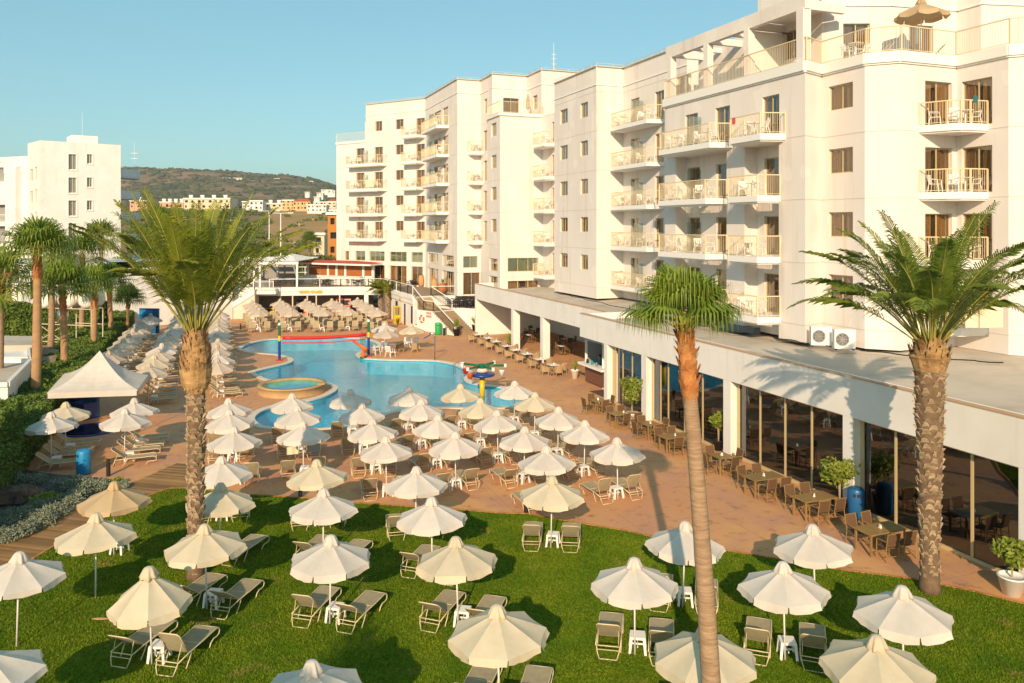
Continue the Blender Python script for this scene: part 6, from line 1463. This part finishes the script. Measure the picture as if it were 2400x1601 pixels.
WT=[((1402,937.7),.8,1),((1461.8,967.5),1.5,2),((1524.3,992.8),.8,1),((1582.3,1021),1.5,2),((1691.7,1067.7),.8,1),((1790,1115.6),1.5,2),((1908.6,1163.9),1.5,2),((2063,1237.7),1.6,2)]
for i,((x,y),L_,ty) in enumerate(WT):
    q=at(P(x,y,.74),0); rz=GA-R(90)+R(90)+rb.uniform(-.05,.05); rz=math.atan2(V.y,V.x)
    wtable(L_,q,rz,f'brown wooden table by the glass doors, {ORD[i]} from the bar'); napkin(at(q,.745),f'white napkin holder on the wooden table {ORD[i]} from the bar')
    dr=['near side','far side','restaurant side','lawn side']
    if ty==2: cs=[(-.36,-.66,180,'near left'),(.36,-.66,180,'near right'),(-.36,.66,0,'far left'),(.36,.66,0,'far right')]
    else: cs=[(0,-.66,180,'near'),(0,.66,0,'far'),(-.68,0,90,'left'),(.68,0,-90,'right')]
    for u,v,a,wd in cs:
        place(BC,q+V*u+D*v,GA+R(a)+rb.uniform(-.15,.15),f'brown wicker armchair, {wd} of the wooden table {ORD[i]} from the bar','brown armchairs by the glass doors')
# white and beige chairs by the pool
for k,(x,y,a,mt_,w_) in enumerate(((880,828,60,0,'at the water edge'),(903,822,20,0,'under the left parasols'),(915,832,150,0,'nearest the pool, front left'),(938,822,-60,1,'beige one in the middle'),(955,812,10,0,'under the right parasol, left'),(972,812,-20,0,'under the right parasol, right'),(972,822,180,1,'beige one in front of the right parasol'))):
    q=at(P(x,y+4,0),0)
    if mt_: place(WK,q,R(a),f'tan wicker chair by the pool, {w_}','chairs by the pool')
    else: o=inst('plastic_chair',MC,None,q,R(a)); o.scale=(1.2,1.2,1.05); tag(o,f'white plastic chair by the pool, {w_}','chair','chairs by the pool')
for k,(x,y) in enumerate(((920,826),(960,820))): o=inst('pool_table',MT,None,at(P(x,y,0),0)); tag(o,f'white round table by the pool, under the {["left","right"][k]} parasols','table')
# black furniture on the terraces
def bistro():
    b=MB(); b.box(-.2,.2,-.2,.2,.43,.455); b.beam((-.2,.2,.86),(.2,.2,.86),.03,.05); b.beam((-.2,.2,.70),(.2,.2,.70),.02,.04)
    for sx in (-1,1): b.beam((sx*.2,.2,0),(sx*.2,.2,.88),.03,.03,up=Vector((0,1,0))); b.beam((sx*.2,-.2,0),(sx*.2,-.2,.65),.03,.03,up=Vector((0,1,0))); b.beam((sx*.2,-.22,.65),(sx*.2,.2,.65),.03,.03)
    return b.mesh('metal_chair',M['blackc'])
BIS=bistro(); b=MB(); b.box(-.38,.38,-.38,.38,.71,.74); b.tube([(0,0,0),(0,0,.72)],.04,6); b.box(-.25,.25,-.25,.25,0,.02); BT=b.mesh('metal_table',M['blackc'])
def bset(q,z,words,rz=.2):
    o=inst('metal_table',BT,None,at(q,z),rz); tag(o,f'black table {words}','table','black terrace tables')
    for k,(u,v,a,s) in enumerate(((-.65,0,90,'left'),(.65,0,-90,'right'),(0,-.65,180,'near'),(0,.65,0,'far'))):
        p=q+Vector((u*math.cos(rz)-v*math.sin(rz),u*math.sin(rz)+v*math.cos(rz),0)); o=inst('metal_chair',BIS,None,at(p,z),rz+R(a)); tag(o,f'black chair, {s} of set {words}','chair','black terrace chairs')
for i,(x,y,w_) in enumerate(((690,670,'by the pergola post on the upper terrace'),(748,668,'below the bar counter, left on the upper terrace'),(765,667,'below the bar counter, second on the upper terrace'),(772,671,'close to the railing over the games rooms'),(826,668,'below the bar counter, right on the upper terrace'),(838,670,'at the right end of the bar railing'),(895,667,'before the first wing door behind the curved railing'),(910,668,'before the second wing door behind the curved railing'),(966,672,'beside the big clay jar'))):
    bset(flat(P(x,y,TZ)),TZ,w_,.2*i)
for i in range(8):
    p=XY(1072+22*(i%4)+(i//4)*-8,[82.9,84.6][i//4]); bset(p,2.37,f'on the middle terrace, {["front","back"][i//4]} row, {ORD[i%4]} from stair',.3*i)
for i,(x,Y,w_) in enumerate(((585,99,'under the pergola, far left'),(628,99,'under the pergola, middle'),(652,99,'under the pergola, right of the middle'),(610,103,'deep under the pergola'))): bset(XY(x,Y),TZ,w_,.1*i)
# inside the veranda and the dining room
for i in range(5):
    p=FW.w(3+i*3.7,-3.2 if i%2 else -5.2,0); place(CT,p,GA,f'white topped table in the shaded veranda, {ORD[i]} from the stair end','veranda tables')
    for k,(u,v,a,s) in enumerate(((-.7,0,90,'left'),(.7,0,-90,'right'),(0,-.7,180,'near'),(0,.7,0,'far'))): place(BC,p+V*u+D*v,GA+R(a),f'dark veranda chair, {s} of the table {ORD[i]} from the stair end','dark chairs in the veranda')
for i in range(6):
    p=NW.w(10.5+i*4.2,-2.6,0); wtable(1.5,p+Vector((0,0,.03)),math.atan2(V.y,V.x),f'wooden table behind the glass doors, {ORD[i]} from the bar inside')
    for k,(u,v,a,s) in enumerate(((-.36,-.66,180,'near left'),(.36,-.66,180,'near right'),(-.36,.66,0,'far left'),(.36,.66,0,'far right'))): place(BC,p+V*u+D*v+Vector((0,0,.03)),GA+R(a),f'armchair behind the glass, {s} of inside table {ORD[i]} from the bar','armchairs inside the dining room')

# ---------------------------------------------------------------- pots and plants
def pot(m,r,h,parent): b=MB(); b.lathe([(r*.68,0),(r,h*.92),(r*1.06,h*.93),(r*1.06,h),(r*.9,h),(r*.88,h*.9),(.01,h*.9)],18); return b.build('pot',m,parent,True)
def ficus(loc,ph,pr,pm,h,r,label,seed,m='brightleaf',n=700,leaf=.11):
    t=empty('potted_plant',loc,0,label,'potted plant'); pot(M[pm],pr,ph,t); rr=random.Random(seed)
    ells=[(rr.uniform(-.4,.4)*r,rr.uniform(-.4,.4)*r,ph+h*rr.uniform(.4,.95),r*rr.uniform(.4,.7),r*rr.uniform(.4,.7),h*.22,n/7) for _ in range(7)]
    cloud_obj('foliage',ells,leaf,M[m],t,seed,shell=.2); b=MB()
    for k in range(3): b.tube([(0,0,ph*.85),(.05*k-.05,.04*k-.04,ph+h*.4),(.12*(k-1),.1*(1-k),ph+h*.8)],[.025,.018,.008],5)
    b.build('stem',M['bark'],t); return t
def spiky(loc,ph,pr,pm,h,label,seed,m='brightleaf',n=26):
    t=empty('potted_plant',loc,0,label,'potted plant'); 
    if ph: pot(M[pm],pr,ph,t)
    rr=random.Random(seed); b=MB()
    for i in range(n):
        a=rr.random()*6.28; e=rr.uniform(.1,.55); c=Vector((math.cos(a)*e,math.sin(a)*e,1)).normalized(); s=Vector((-math.sin(a),math.cos(a),0))*.028; q=Vector((0,0,ph*.9)); l=h*rr.uniform(.6,1.1); m1=q+c*l*.6; tp=q+c*l+Vector((c.x,c.y,-.2))*l*.25; b.add([q-s,q+s,m1+s*1.2,tp,m1-s*1.2],((0,1,2,3,4),))
    b.build('foliage',M[m],t); return t
ficus(at(P(1503,1000,0),0)+Vector((-.5,0,0)),.75,.33,'plastic',1.75,.75,'tall leafy plant in a white pot against the second restaurant pillar',1)
ficus(at(P(1684,1055,0),0),.5,.28,'blackc',1.5,.55,'leafy plant in a dark pot behind the leaning fan palm',2)
ficus(at(P(1968,1206,0),0),.55,.30,'blackc',1.45,.75,'drooping bright plant in a black pot beside the blue bin',3,n=900)
ficus(at(P(2372,1392,0),0),.55,.38,'plastic',.95,.62,'round green shrub in a white pot at the right edge',4,n=900,leaf=.10)
spiky(at(P(1347,887,0),0),.62,.30,'plastic',.9,'spiky plant in a white pot at the bar corner',5)
spiky(at(P(1195,812,0),0),.3,.25,'terra',1.1,'spiky plant behind the cafe tables by the veranda column',6)
spiky(at(P(1114,778,0),0),.75,.36,'blackc',1.1,'spiky plant in a black pot against the white terrace wall',7,n=34)
ficus(at(P(1070,787,0),0),.7,.36,'blackc',.9,.42,'bushy plant in a black pot at the foot of the stair',8,n=350)
spiky(at(P(932,762,0),0),0,0,'terra',1.0,'low agave clump beside the games room doors',9,'palmleaf',40)
spiky(at(P(559,742,0),0),0,0,'terra',1.0,'low agave clump behind the green bin',10,'palmleaf2',36)
spiky(at(P(899,657,TZ),TZ),.6,.32,'terra',.9,'spiky plant in a terracotta pot before the wing doors, left one',11); spiky(at(P(948,664,TZ),TZ),.6,.34,'terra',.9,'spiky plant in a terracotta pot before the wing doors, right one',12)
q=P(1037,688,TZ); t=empty('potted_plant',q,0,'spiky plant in a big round terracotta jar beside the terrace railing','potted plant'); b=MB(); b.lathe([(.25,0),(.5,.35),(.52,.7),(.3,1.05),(.33,1.12)],18); b.build('pot',M['terra'],t,True); p2_=spiky((0,0,-60),0,0,'terra',.8,'x',13); 
f_=KIDS[p2_.name][0]; f_.parent=t; f_.location=(0,0,1.0); KIDS.setdefault(t.name,[]).append(f_); bpy.data.objects.remove(p2_)
for i,(x,y) in enumerate(((987,673),(1018,683))):
    q=P(x,y,TZ); t=empty('clay_jar',q,0,f'tall sand coloured clay jar on the terrace, the {["left","right"][i]} one','jar',group='clay jars on the terrace'); b=MB(); b.lathe([(.20,0),(.31,.4),(.35,.8),(.31,1.15),(.24,1.42),(.27,1.48)],18); b.build('jar',M['sand'],t,True); b=MB(); b.lathe([(.25,1.482),(.22,1.49)],18); b.build('opening',M['dark'],t)
# planting bed
def shrub(loc,r,label,seed,m,n=1200,leaf=.05,name='shrub'):
    t=empty(name,loc,0,label,'shrub'); rr=random.Random(seed); ells=[(rr.uniform(-.5,.5)*r,rr.uniform(-.5,.5)*r,r*.25*rr.uniform(.6,1.3),r*rr.uniform(.35,.6),r*rr.uniform(.35,.6),r*.35,n/8) for _ in range(8)]
    cloud_obj('foliage',ells,leaf,M[m],t,seed,shell=.6); return t
z7=lambda x,y:(x/5.598,1060+y/5.598)
for i,(x,y,r,w_) in enumerate(((200,340,.8,'at the dark left end of the bed'),(480,330,.7,'second from the left in the bed'),(880,370,.75,'behind the blue bin side of the bed'),(1050,400,.8,'largest below the blue bin'),(1200,440,.7,'right of the largest one'),(1330,420,.7,'next to the black bollard'),(1600,395,.4,'tip of the bed by the deck'),(1000,520,.7,'middle of the bed'),(900,640,.75,'below the middle along the boardwalk'),(760,740,.75,'along the boardwalk kerb, upper'),(650,780,.7,'along the boardwalk kerb, next'),(560,860,.7,'along the boardwalk kerb, middle'),(420,930,.65,'along the boardwalk kerb, lower'),(320,1010,.6,'lowest on the boardwalk kerb'),(130,900,.8,'low in the shaded left part'),(60,1060,.7,'at the picture edge by the kerb'),(300,830,.8,'inside the shaded left part'),(560,680,.6,'beside the yellow green bush'),(60,820,.8,'dark one at the picture edge'),(700,600,.5,'small one between rock and bushes'))):
    q=P(*z7(x,y),.25); shrub(at(q,.05),r*.9,f'silvery grey low bush, {w_}',200+i,'silver',1300,.045)
shrub(at(P(*z7(590,610),.2),.05),.6,'yellow green feathery bush in the planting bed',230,'brightleaf',900,.09); shrub(at(P(*z7(1480,380),.2),.05),.4,'small green bush around the black bollard',231,'brightleaf',500,.07)
for i,(x,y,r) in enumerate(((250,640,1.0),(420,600,.55),(120,620,.5))):
    r*=.72; b=MB(); n_=22; b.lathe([(r*.8,-.1),(r,.12*r),(r*.97,.3*r),(r*.85,.5*r),(r*.62,.66*r),(r*.3,.74*r),(r*.05,.76*r)],n_); b.v=[tuple(Vector(q)*(1+.55*noise.noise(Vector(q)*1.6/r+Vector((i,0,0)))+.2*noise.noise(Vector(q)*5/r))) for q in b.v]; o=b.build('rock',M['rock'],None); o.location=at(P(*z7(x,y),.0),.03); tag(o,f'dark brown rock in the planting bed, {["largest","right of the largest","left of the largest"][i]} one','rock')
b=MB(); b.lathe([(.12,.03),(.16,.08),(.1,.13)],9); o=b.build('fallen_leaf',M['sand'],None); o.location=P(236,1452,.06); o.scale=(1.6,.4,.3); tag(o,'dry brown palm leaf piece lying on the lawn','leaf')

# ---------------------------------------------------------------- bins, bollards, play gear, tent
def bin_(loc,r,h,m,label,rz=0,slot=True):
    t=empty('litter_bin',loc,rz,label,'bin'); b=MB(); b.lathe([(r*.97,.04),(r,.06),(r,h*.9),(r*.93,h*.95),(r*.8,h*.985),(r*.4,h),(.01,h)],20); b.build('body',M[m],t,True); b=MB(); b.lathe([(r*.9,0),(r*.9,.05)],20); b.build('base',M['blackc'],t)
    if slot:
        b=MB(); b.hexa([(-r*.38,-r*.99),(r*.38,-r*.99),(r*.3,-r*.7),(-r*.3,-r*.7)],h*.74,h*.84); b.build('slot',M['blackc'],t)
    return t
q=P(196,1111); bin_(q,.30,1.08,'blue','bright blue round litter bin beside the planting bed',R(-35)); q=P(2006,1214); bin_(q,.30,1.15,'dblue','dark blue round litter bin against the glass doors',R(-20))
q=P(560,741); t=empty('litter_bin',at(q,0),0,'green litter bin on a black post at the foot of the left stair','bin'); b=MB(); b.lathe([(.30,1.1),(.32,1.15),(.34,2.0),(.2,2.08)],16); b.build('body',M['green'],t,True); b=MB(); b.tube([(0,0,0),(0,0,1.1)],.06,6); b.build('post',M['blackc'],t)
q=P(1027,784); bin_(q,.33,1.2,'green','bright green litter bin against the white stair wall'); q=P(1041,786); t=empty('ash_bin',at(q,0),0,'slim black and white ash bin right of the green litter bin','ash bin'); b=MB(); b.lathe([(.12,0),(.12,.75)],12); b.build('body',M['blackc'],t); b=MB(); b.lathe([(.13,.755),(.13,1.0),(.05,1.05)],12); b.build('top',M['plastic'],t)
q=P(366,755); bin_(at(q,0)+Vector((0,0,0)),.35,1.3,'dblue','blue bin beside the blue wall at the end of the hedge')
def bollard(x,y,label,h=.75):
    q=P(x,y); t=empty('bollard',at(q,0),0,label,'bollard',group='black bollard lights'); b=MB(); b.lathe([(.085,0),(.085,h*.78),(.07,h*.8)],12); b.build('post',M['blackc'],t); b=MB(); b.lathe([(.065,h*.8),(.065,h*.9)],12); b.build('light',M['frosted'],t); b=MB(); b.lathe([(.09,h*.9),(.09,h*.97),(.03,h)],12); b.build('cap',M['blackc'],t)
bollard(254,1116,'black bollard light beside the planting bed'); bollard(564,772,'black bollard light on the walk at the left of the pool',.6); bollard(704,1166,'black bollard light at the lawn edge left of centre'); bollard(1233,1204,'black bollard light at the lawn edge right of centre')
# volleyball posts with rolled net
def vpost(x,yb,yt,label):
    q=P(x,yb); h=HC+(YH-yt)*q.y/FP; t=empty('net_post',at(q,0),0,label,'net post',group='net posts beside the pool'); r=.11
    for n_,z0,z1_,m in (('lower_pole',.05,h*.52,'pblue'),('middle_pole',h*.52,h*.66,'yellow'),('upper_pole',h*.66,h*.94,'pgreen'),('cap',h*.94,h,'plastic')): b=MB(); b.lathe([(r,z0+.001),(r,z1_)],14); b.build(n_,M[m],t,False)
    b=MB(); b.lathe([(.3,0),(.3,.05),(.12,.08)],16); b.build('base',M['red'],t); return at(q,0),h
a_,h1=vpost(655,845,757,'blue, yellow and green striped net post on the left of the pool'); c_,h2=vpost(864,835,749,'blue, yellow and green striped net post on the right of the pool')
t=empty('rolled_net',at(a_.lerp(c_,.5),0),0,'red rolled up net hanging between the striped posts over the pool','net'); o_=at(a_.lerp(c_,.5),0); za=h1*.60; zb_=h2*.60
for nm_,dz_,r_n in (('net_roll',0,.14),('rope',-.38,.045)): b=MB(); b.tube([a_.lerp(c_,f)+Vector((0,0,za+(zb_-za)*f+dz_-.12*math.sin(math.pi*f)*(1.2 if dz_ else 1))) for f in [.03+.94*i/10 for i in range(11)]],r_n,8); b.build(nm_,M['red'],t,True,off=o_)
# bucket spray figure
q=P(1130,928,-.1); q=at(q,-.4); t=empty('bucket_fountain',q,0,'yellow post with blue disc, green arms and tipping buckets standing in the pool','play fountain')
H0=HC+(YH-853)*q.y/FP+.4; b=MB(); b.lathe([(.17,0),(.17,H0-.85)],16); b.build('post',M['yellow'],t,True)
b=MB(); b.lathe([(.2,H0-.85),(.75,H0-.78),(.85,H0-.68),(.75,H0-.6),(.3,H0-.55)],24); b.build('disc',M['pblue'],t,True); b=MB(); b.lathe([(.3,H0-.55),(.42,H0-.45),(.4,H0-.25)],16); b.build('collar',M['coping'],t,True); b=MB(); b.lathe([(.4,H0-.25),(.5,H0-.15),(.25,H0+.0),(.02,H0+.05)],8); b.build('hub',M['pgreen'],t)
for k,a in enumerate((R(5),R(60),R(150),R(235),R(300))):
    e=Vector((1.5*math.cos(a),1.5*math.sin(a),H0-.12)); b=MB(); b.tube([(0,0,H0-.1),e],.075,8); o=b.build('arm',M['pgreen'],t,True); b=MB(); b.lathe([(.1,-.1),(.1,.1)],10,e); b.build('arm_tip',M['plastic'],o)
    if k in (0,2,3): bk_=(e.x*.85,e.y*.85,H0-.75); b=MB(); b.lathe([(.14,0),(.2,.32),(.21,.34)],12,bk_); b.build('bucket',M[['plastic','red','orange'][{0:0,2:1,3:2}[k]]],t,True)
# orange water cannon, shower, ladders
q=P(851,840); t=empty('water_cannon',at(q,0),R(150),'orange water cannon on the pool edge by the right net post','water cannon'); b=MB(); b.tube([(-.4,0,.75),(1.1,0,1.35)],[.16,.09],10); b.build('barrel',M['orange'],t,True); b=MB(); b.lathe([(.2,.12),(.12,.3),(.12,.8)],10); b.build('stand',M['orange'],t,True); b=MB(); b.lathe([(.28,0),(.26,.12)],12); b.build('base',M['pgreen'],t)
q=P(1019,843); t=empty('pool_shower',at(q,0),0,'curved steel shower with a blue head beside the pool','shower'); b=MB(); b.tube([(0,0,0),(0,0,1.9),(-.05,0,2.05),(-.25,0,2.15),(-.45,0,2.12)],.05,8); b.build('pipe',M['chrome'],t,True); b=MB(); b.hexa([(-.95,-.18),(-.35,-.18),(-.35,.18),(-.95,.18)],1.92,2.0,[(-.85,-.12),(-.3,-.12),(-.3,.12),(-.85,.12)]); b.v=[(x,y,z+(x+.35)*.55+.08) for x,y,z in b.v]; b.build('head',M['pblue'],t)
for i,(x,y,rz) in enumerate(((1080,878,80),(853,797,200))):
    q=P(x,y); t=empty('pool_ladder',at(q,0),R(rz),f'steel pool ladder, {["right hand","far"][i]} one','pool ladder',group='pool ladders')
    for s in (-.25,.25): b=MB(); b.tube([(s,.5,0),(s,.5,.75),(s,.3,.9),(s,0,.85),(s,-.35,.4),(s,-.35,-.6)],.022,6); b.build('handrail',M['chrome'],t,True)
    b=MB(); [b.box(-.25,.25,-.4,-.3,z,z+.03) for z in (-.2,-.45)]; b.build('rung',M['chrome'],t)
# jacuzzi
qb,qf=P(684.7,885.4,.55),P(684.7,912.7,.55); c=at((qb+qf)/2,0); rj=151.8*c.y/FP/2
t=empty('hot_tub',c,0,'round raised tan hot tub beside the pool','hot tub'); b=MB(); n_=40
b.lathe([(rj+.04,.0),(rj,.03),(rj,.46),(rj+.05,.47),(rj+.05,.55),(rj-.32,.55),(rj-.34,.1),(.01,.1)],n_); b.build('wall',M['plinth'],t,True); t.scale=(1,1,1)
b=MB(); b.lathe([(rj-.33,.441),(.01,.44)],n_); b.v=b.v; b.build('water',M['water'],t); b=MB(); b.lathe([(rj-.36,.141),(.01,.14)],n_); b.build('floor',mat('tub_tiles',(.02,.22,.42),.5),t)
b=MB(); b.box(rj-.35,rj+.12,-.45,.05,.551,.62); b.build('spout',M['plinth'],t)
# kids pool, blue screens, tent
q=P(213,1008); t=empty('kids_pool',at(q,0),0,'small round blue kids pool at the left of the deck','paddling pool'); b=MB(); b.lathe([(1.5,.005),(1.5,.06),(1.35,.06),(1.33,.02)],30); b.build('rim',M['pblue'],t,True); b=MB(); b.lathe([(1.34,.031),(.01,.03)],30); b.build('water',water_mat('kids_water',(.1,.35,.6)),t); b=MB(); b.lathe([(.01,.012),(1.34,.013)],30); b.build('floor',M['pblue'],t)
q=P(171,975); t=empty('blue_screen',at(P(178,970),0),R(-25),'blue painted board standing under the white tent','board'); b=MB(); b.box(-1.1,1.9,-.08,.08,0,1.6); b.build('panel',M['dblue'],t); b=MB(); b.box(.7,1.9,-.9,-.081,0,.9); b.build('step',M['pblue'],t)
q=P(350,783); t=empty('blue_wall',at(q,0),R(-8),'bright blue painted wall at the end of the hedge','wall'); W_=(1172-1020)/3.137*q.y/FP; b=MB(); b.box(-W_/2,W_/2,-.1,.1,0,2.6); b.build('panel',M['dblue'],t); b=MB(); b.box(-W_/2,W_/2*.35,-.115,-.101,2.0,2.4); b.build('stripe',M['blue'],t)
cs=[P(x,y,2.25) for x,y in ((110,921),(322,914),(347.5,879),(150,876))]; cc_=sum(cs,Vector())/4; ap=Vector((cc_.x,cc_.y,HC+(YH-822)*cc_.y/FP)); t=empty('party_tent',at(cc_,0),0,'white pointed tent canopy beside the hedge at the left','tent'); o_=at(cc_,0)
b=MB(); n_=8
for i in range(4):
    A,B=cs[i],cs[(i+1)%4]
    g_=[[None]*(n_+1) for _ in range(n_+1)]
    for r_i in range(n_+1):
        f=r_i/n_; 
        for j in range(n_+1):
            e=A.lerp(B,j/n_); p=ap.lerp(e,f); s=math.sin(math.pi*f); p.z-=s*.38*(1-.25*abs(j/n_-.5)*2); g_[r_i][j]=p
    for r_i in range(n_):
        for j in range(n_): b.quad(g_[r_i][j],g_[r_i][j+1],g_[r_i+1][j+1],g_[r_i+1][j])
cn=b.build('canopy',M['fab0'],t,True,off=o_); b=MB()
for i in range(4): A,B=cs[i],cs[(i+1)%4]; b.quad(A,B,B+Vector((0,0,-.3)),A+Vector((0,0,-.3)))
b.build('valance',M['fab0'],cn,off=o_)
for A in cs: b=MB(); b.tube([at(A,0),at(A,2.2)],.035,6); b.build('leg',M['chrome'],t,off=o_)
# games under the terrace
for i,(x,m,w_,h_) in enumerate(((632,'yellow','yellow ride',.8),(712,'red','red cabinet',1.7),(755,'yellow','yellow ride right of the centre',.8),(797,'red','red cabinet with dark screen',2.1),(812,'red','second red cabinet beside the dark screen one',2.0),(704,'blackc','black cabinet left of the red one',1.8))):
    q=XY(x,97); t=empty('arcade_machine',at(q,0),0,f'{w_} in the games room under the terrace','arcade machine',group='arcade machines'); b=MB(); b.hexa([(-.5,-.4),(.5,-.4),(.5,.4),(-.5,.4)],0,h_*.55); b.hexa([(-.5,-.1),(.5,-.1),(.5,.4),(-.5,.4)],h_*.55,h_,[(-.5,.1),(.5,.1),(.5,.4),(-.5,.4)]); b.build('cabinet',M[m],t)
    b=MB(); b.box(-.38,.38,-.0,.02,h_*.6,h_*.9); o=b.build('screen',M['blackc'],t); o.location=(0,-.11,0)
q=P(930,757); t=empty('drinks_cabinet',at(q,0),GA,'yellow cabinet beside the games room doors','cabinet'); b=MB(); b.box(-.35,.35,-.3,.3,0,1.9); b.build('body',M['sign'],t); b=MB(); b.box(-.28,.28,-.315,-.301,.9,1.8); b.build('door',M['frosted'],t)
for k,(px_,y_) in enumerate(((683,754),(770,752))): pass
# bartender seen through the bar opening
def person(loc,rz,label):
    me=bpy.data.meshes.new('person'); J=[((0,0,.92),.15),((0,0,1.12),.135),((0,0,1.36),.155),((0,0,1.50),.06),((0,-.01,1.62),.095),((0,-.01,1.72),.085),
      ((.19,0,1.42),.06),((.24,-.08,1.17),.045),((.20,-.30,1.08),.036),((-.19,0,1.42),.06),((-.25,-.05,1.17),.045),((-.2,-.28,1.10),.036),((.09,0,.84),.09),((.10,-.02,.48),.065),((.10,.0,.08),.045),((.10,-.14,.04),.04),((-.09,0,.84),.09),((-.10,0,.48),.065),((-.10,.02,.08),.045),((-.10,-.12,.04),.04)]
    E=[(0,1),(1,2),(2,3),(3,4),(4,5),(2,6),(6,7),(7,8),(2,9),(9,10),(10,11),(0,12),(12,13),(13,14),(14,15),(0,16),(16,17),(17,18),(18,19)]
    h0_=len(J)
    for s,(hx,hy,hz_) in ((1,(.20,-.30,1.08)),(-1,(-.2,-.28,1.10))):
        w_i=8 if s==1 else 11
        for f in range(5):
            J.append(((hx+(f-2)*.018,hy-.06,hz_-.005),.011)); E.append((w_i,len(J)-1)); J.append(((hx+(f-2)*.02,hy-.06-(.05 if f else .02),hz_-.03),.009)); E.append((len(J)-2,len(J)-1))
    me.from_pydata([j[0] for j in J],E,[]); o=bpy.data.objects.new('body',me); COL.objects.link(o); o.modifiers.new('skin','SKIN'); 
    for i,j in enumerate(J): me.skin_vertices[0].data[i].radius=(j[1],j[1]*(.75 if i<3 else 1))
    me.skin_vertices[0].data[0].use_root=True; s_=o.modifiers.new('sub','SUBSURF'); s_.levels=s_.render_levels=1
    dg=bpy.context.evaluated_depsgraph_get(); m2=bpy.data.meshes.new_from_object(o.evaluated_get(dg)); bpy.data.objects.remove(o)
    m2.materials.clear(); m2.materials.append(M['skin']); m2.materials.append(M['teal']); m2.materials.append(M['blackc'])
    for p in m2.polygons: z=p.center.z; a=abs(p.center.x); p.material_index=2 if z<.98 and not(p.center.y<-.2) else (1 if .98<=z<1.47 and p.center.y>-.16 else 0); p.use_smooth=True
    t=empty('person',loc,rz,label,'person'); o=bpy.data.objects.new('body',m2); link(o,t)
    b=MB(); b.lathe([(.085,1.66),(.10,1.72),(.09,1.80),(.03,1.83)],12,(0,.015,0)); b.build('hair',M['blackc'],t,True)
    b=MB(); [b.lathe([(.009,1.70),(.012,1.705),(.009,1.71)],6,(s*.032,-.088,0)) for s in (-1,1)]; b.lathe([(.01,1.655),(.016,1.67),(.006,1.69)],6,(0,-.10,0)); b.box(-.025,.025,-.092,-.085,1.628,1.635); b.build('face',M['skin'],t)
bw_=Wall(BW.w(0,-1.2,0),BW.w(6,-1.2,0)); person(bw_.w(bw_.px(1405),0,0),NW.rz,'person in a teal shirt standing behind the bar counter')
# counter machines
for i,dx in enumerate((.6,1.3,2.0)): q=BW.w(bar0+dx,.1,1.395); t=empty('bar_appliance',q,NW.rz,f'small appliance on the bar counter, {["left","middle","right"][i]} one','appliance',group='appliances on the bar counter'); b=MB(); b.lathe([(.08,0),(.1,.1),(.07,.28)],10); b.build('body',M[['blackc','teal','chrome'][i]],t)
# posts hidden prototypes must not float below the ground
for pr in LG+[ST,WK,CT,BC]:
    if pr.location.z<-40: print('UNUSED',pr.name)

# two palms that stand behind the camera and throw the long soft shadows across the lawn
fan_palm(Vector((-7.2,-3.5,0)),9.4,.3,.2,26,.9,1.1,'fan palm behind the camera shading the middle of the lawn',71,(0,0),1.0,.6,12)
fan_palm(Vector((-15.2,-4.0,0)),9.0,.3,.2,26,.9,1.1,'fan palm behind the camera shading the left of the lawn',72,(0,0),1.0,.6,12)

for i,(x,y,rz,lab) in enumerate(((686,1047,GA,'cream towel draped over a lounger back on the deck'),(737,1043,GA,'grey towel draped over a lounger back on the deck'))):
    q=P(x,y,.85); towel(q+Vector((0,-.04,0)),rz,.5,.34,[towcol,mat('towel_grey',(.30,.32,.34),.95)][i],lab)

# ---------------------------------------------------------------- the air between here and the hill
hm=bpy.data.materials.new('haze_air'); hm.use_nodes=True; t_=hm.node_tree; t_.nodes.clear(); o_=t_.nodes.new('ShaderNodeOutputMaterial'); pv=t_.nodes.new('ShaderNodeVolumePrincipled')
pv.inputs['Color'].default_value=(.80,.88,.95,1); pv.inputs['Density'].default_value=.00016; pv.inputs['Anisotropy'].default_value=.2; t_.links.new(pv.outputs[0],o_.inputs['Volume'])
b=MB(); b.box(-9500,9500,-3200,12500,-130,175); hz_=b.build('haze',hm); tag(hz_,kind='stuff'); hz_['label']='thin pale summer haze';
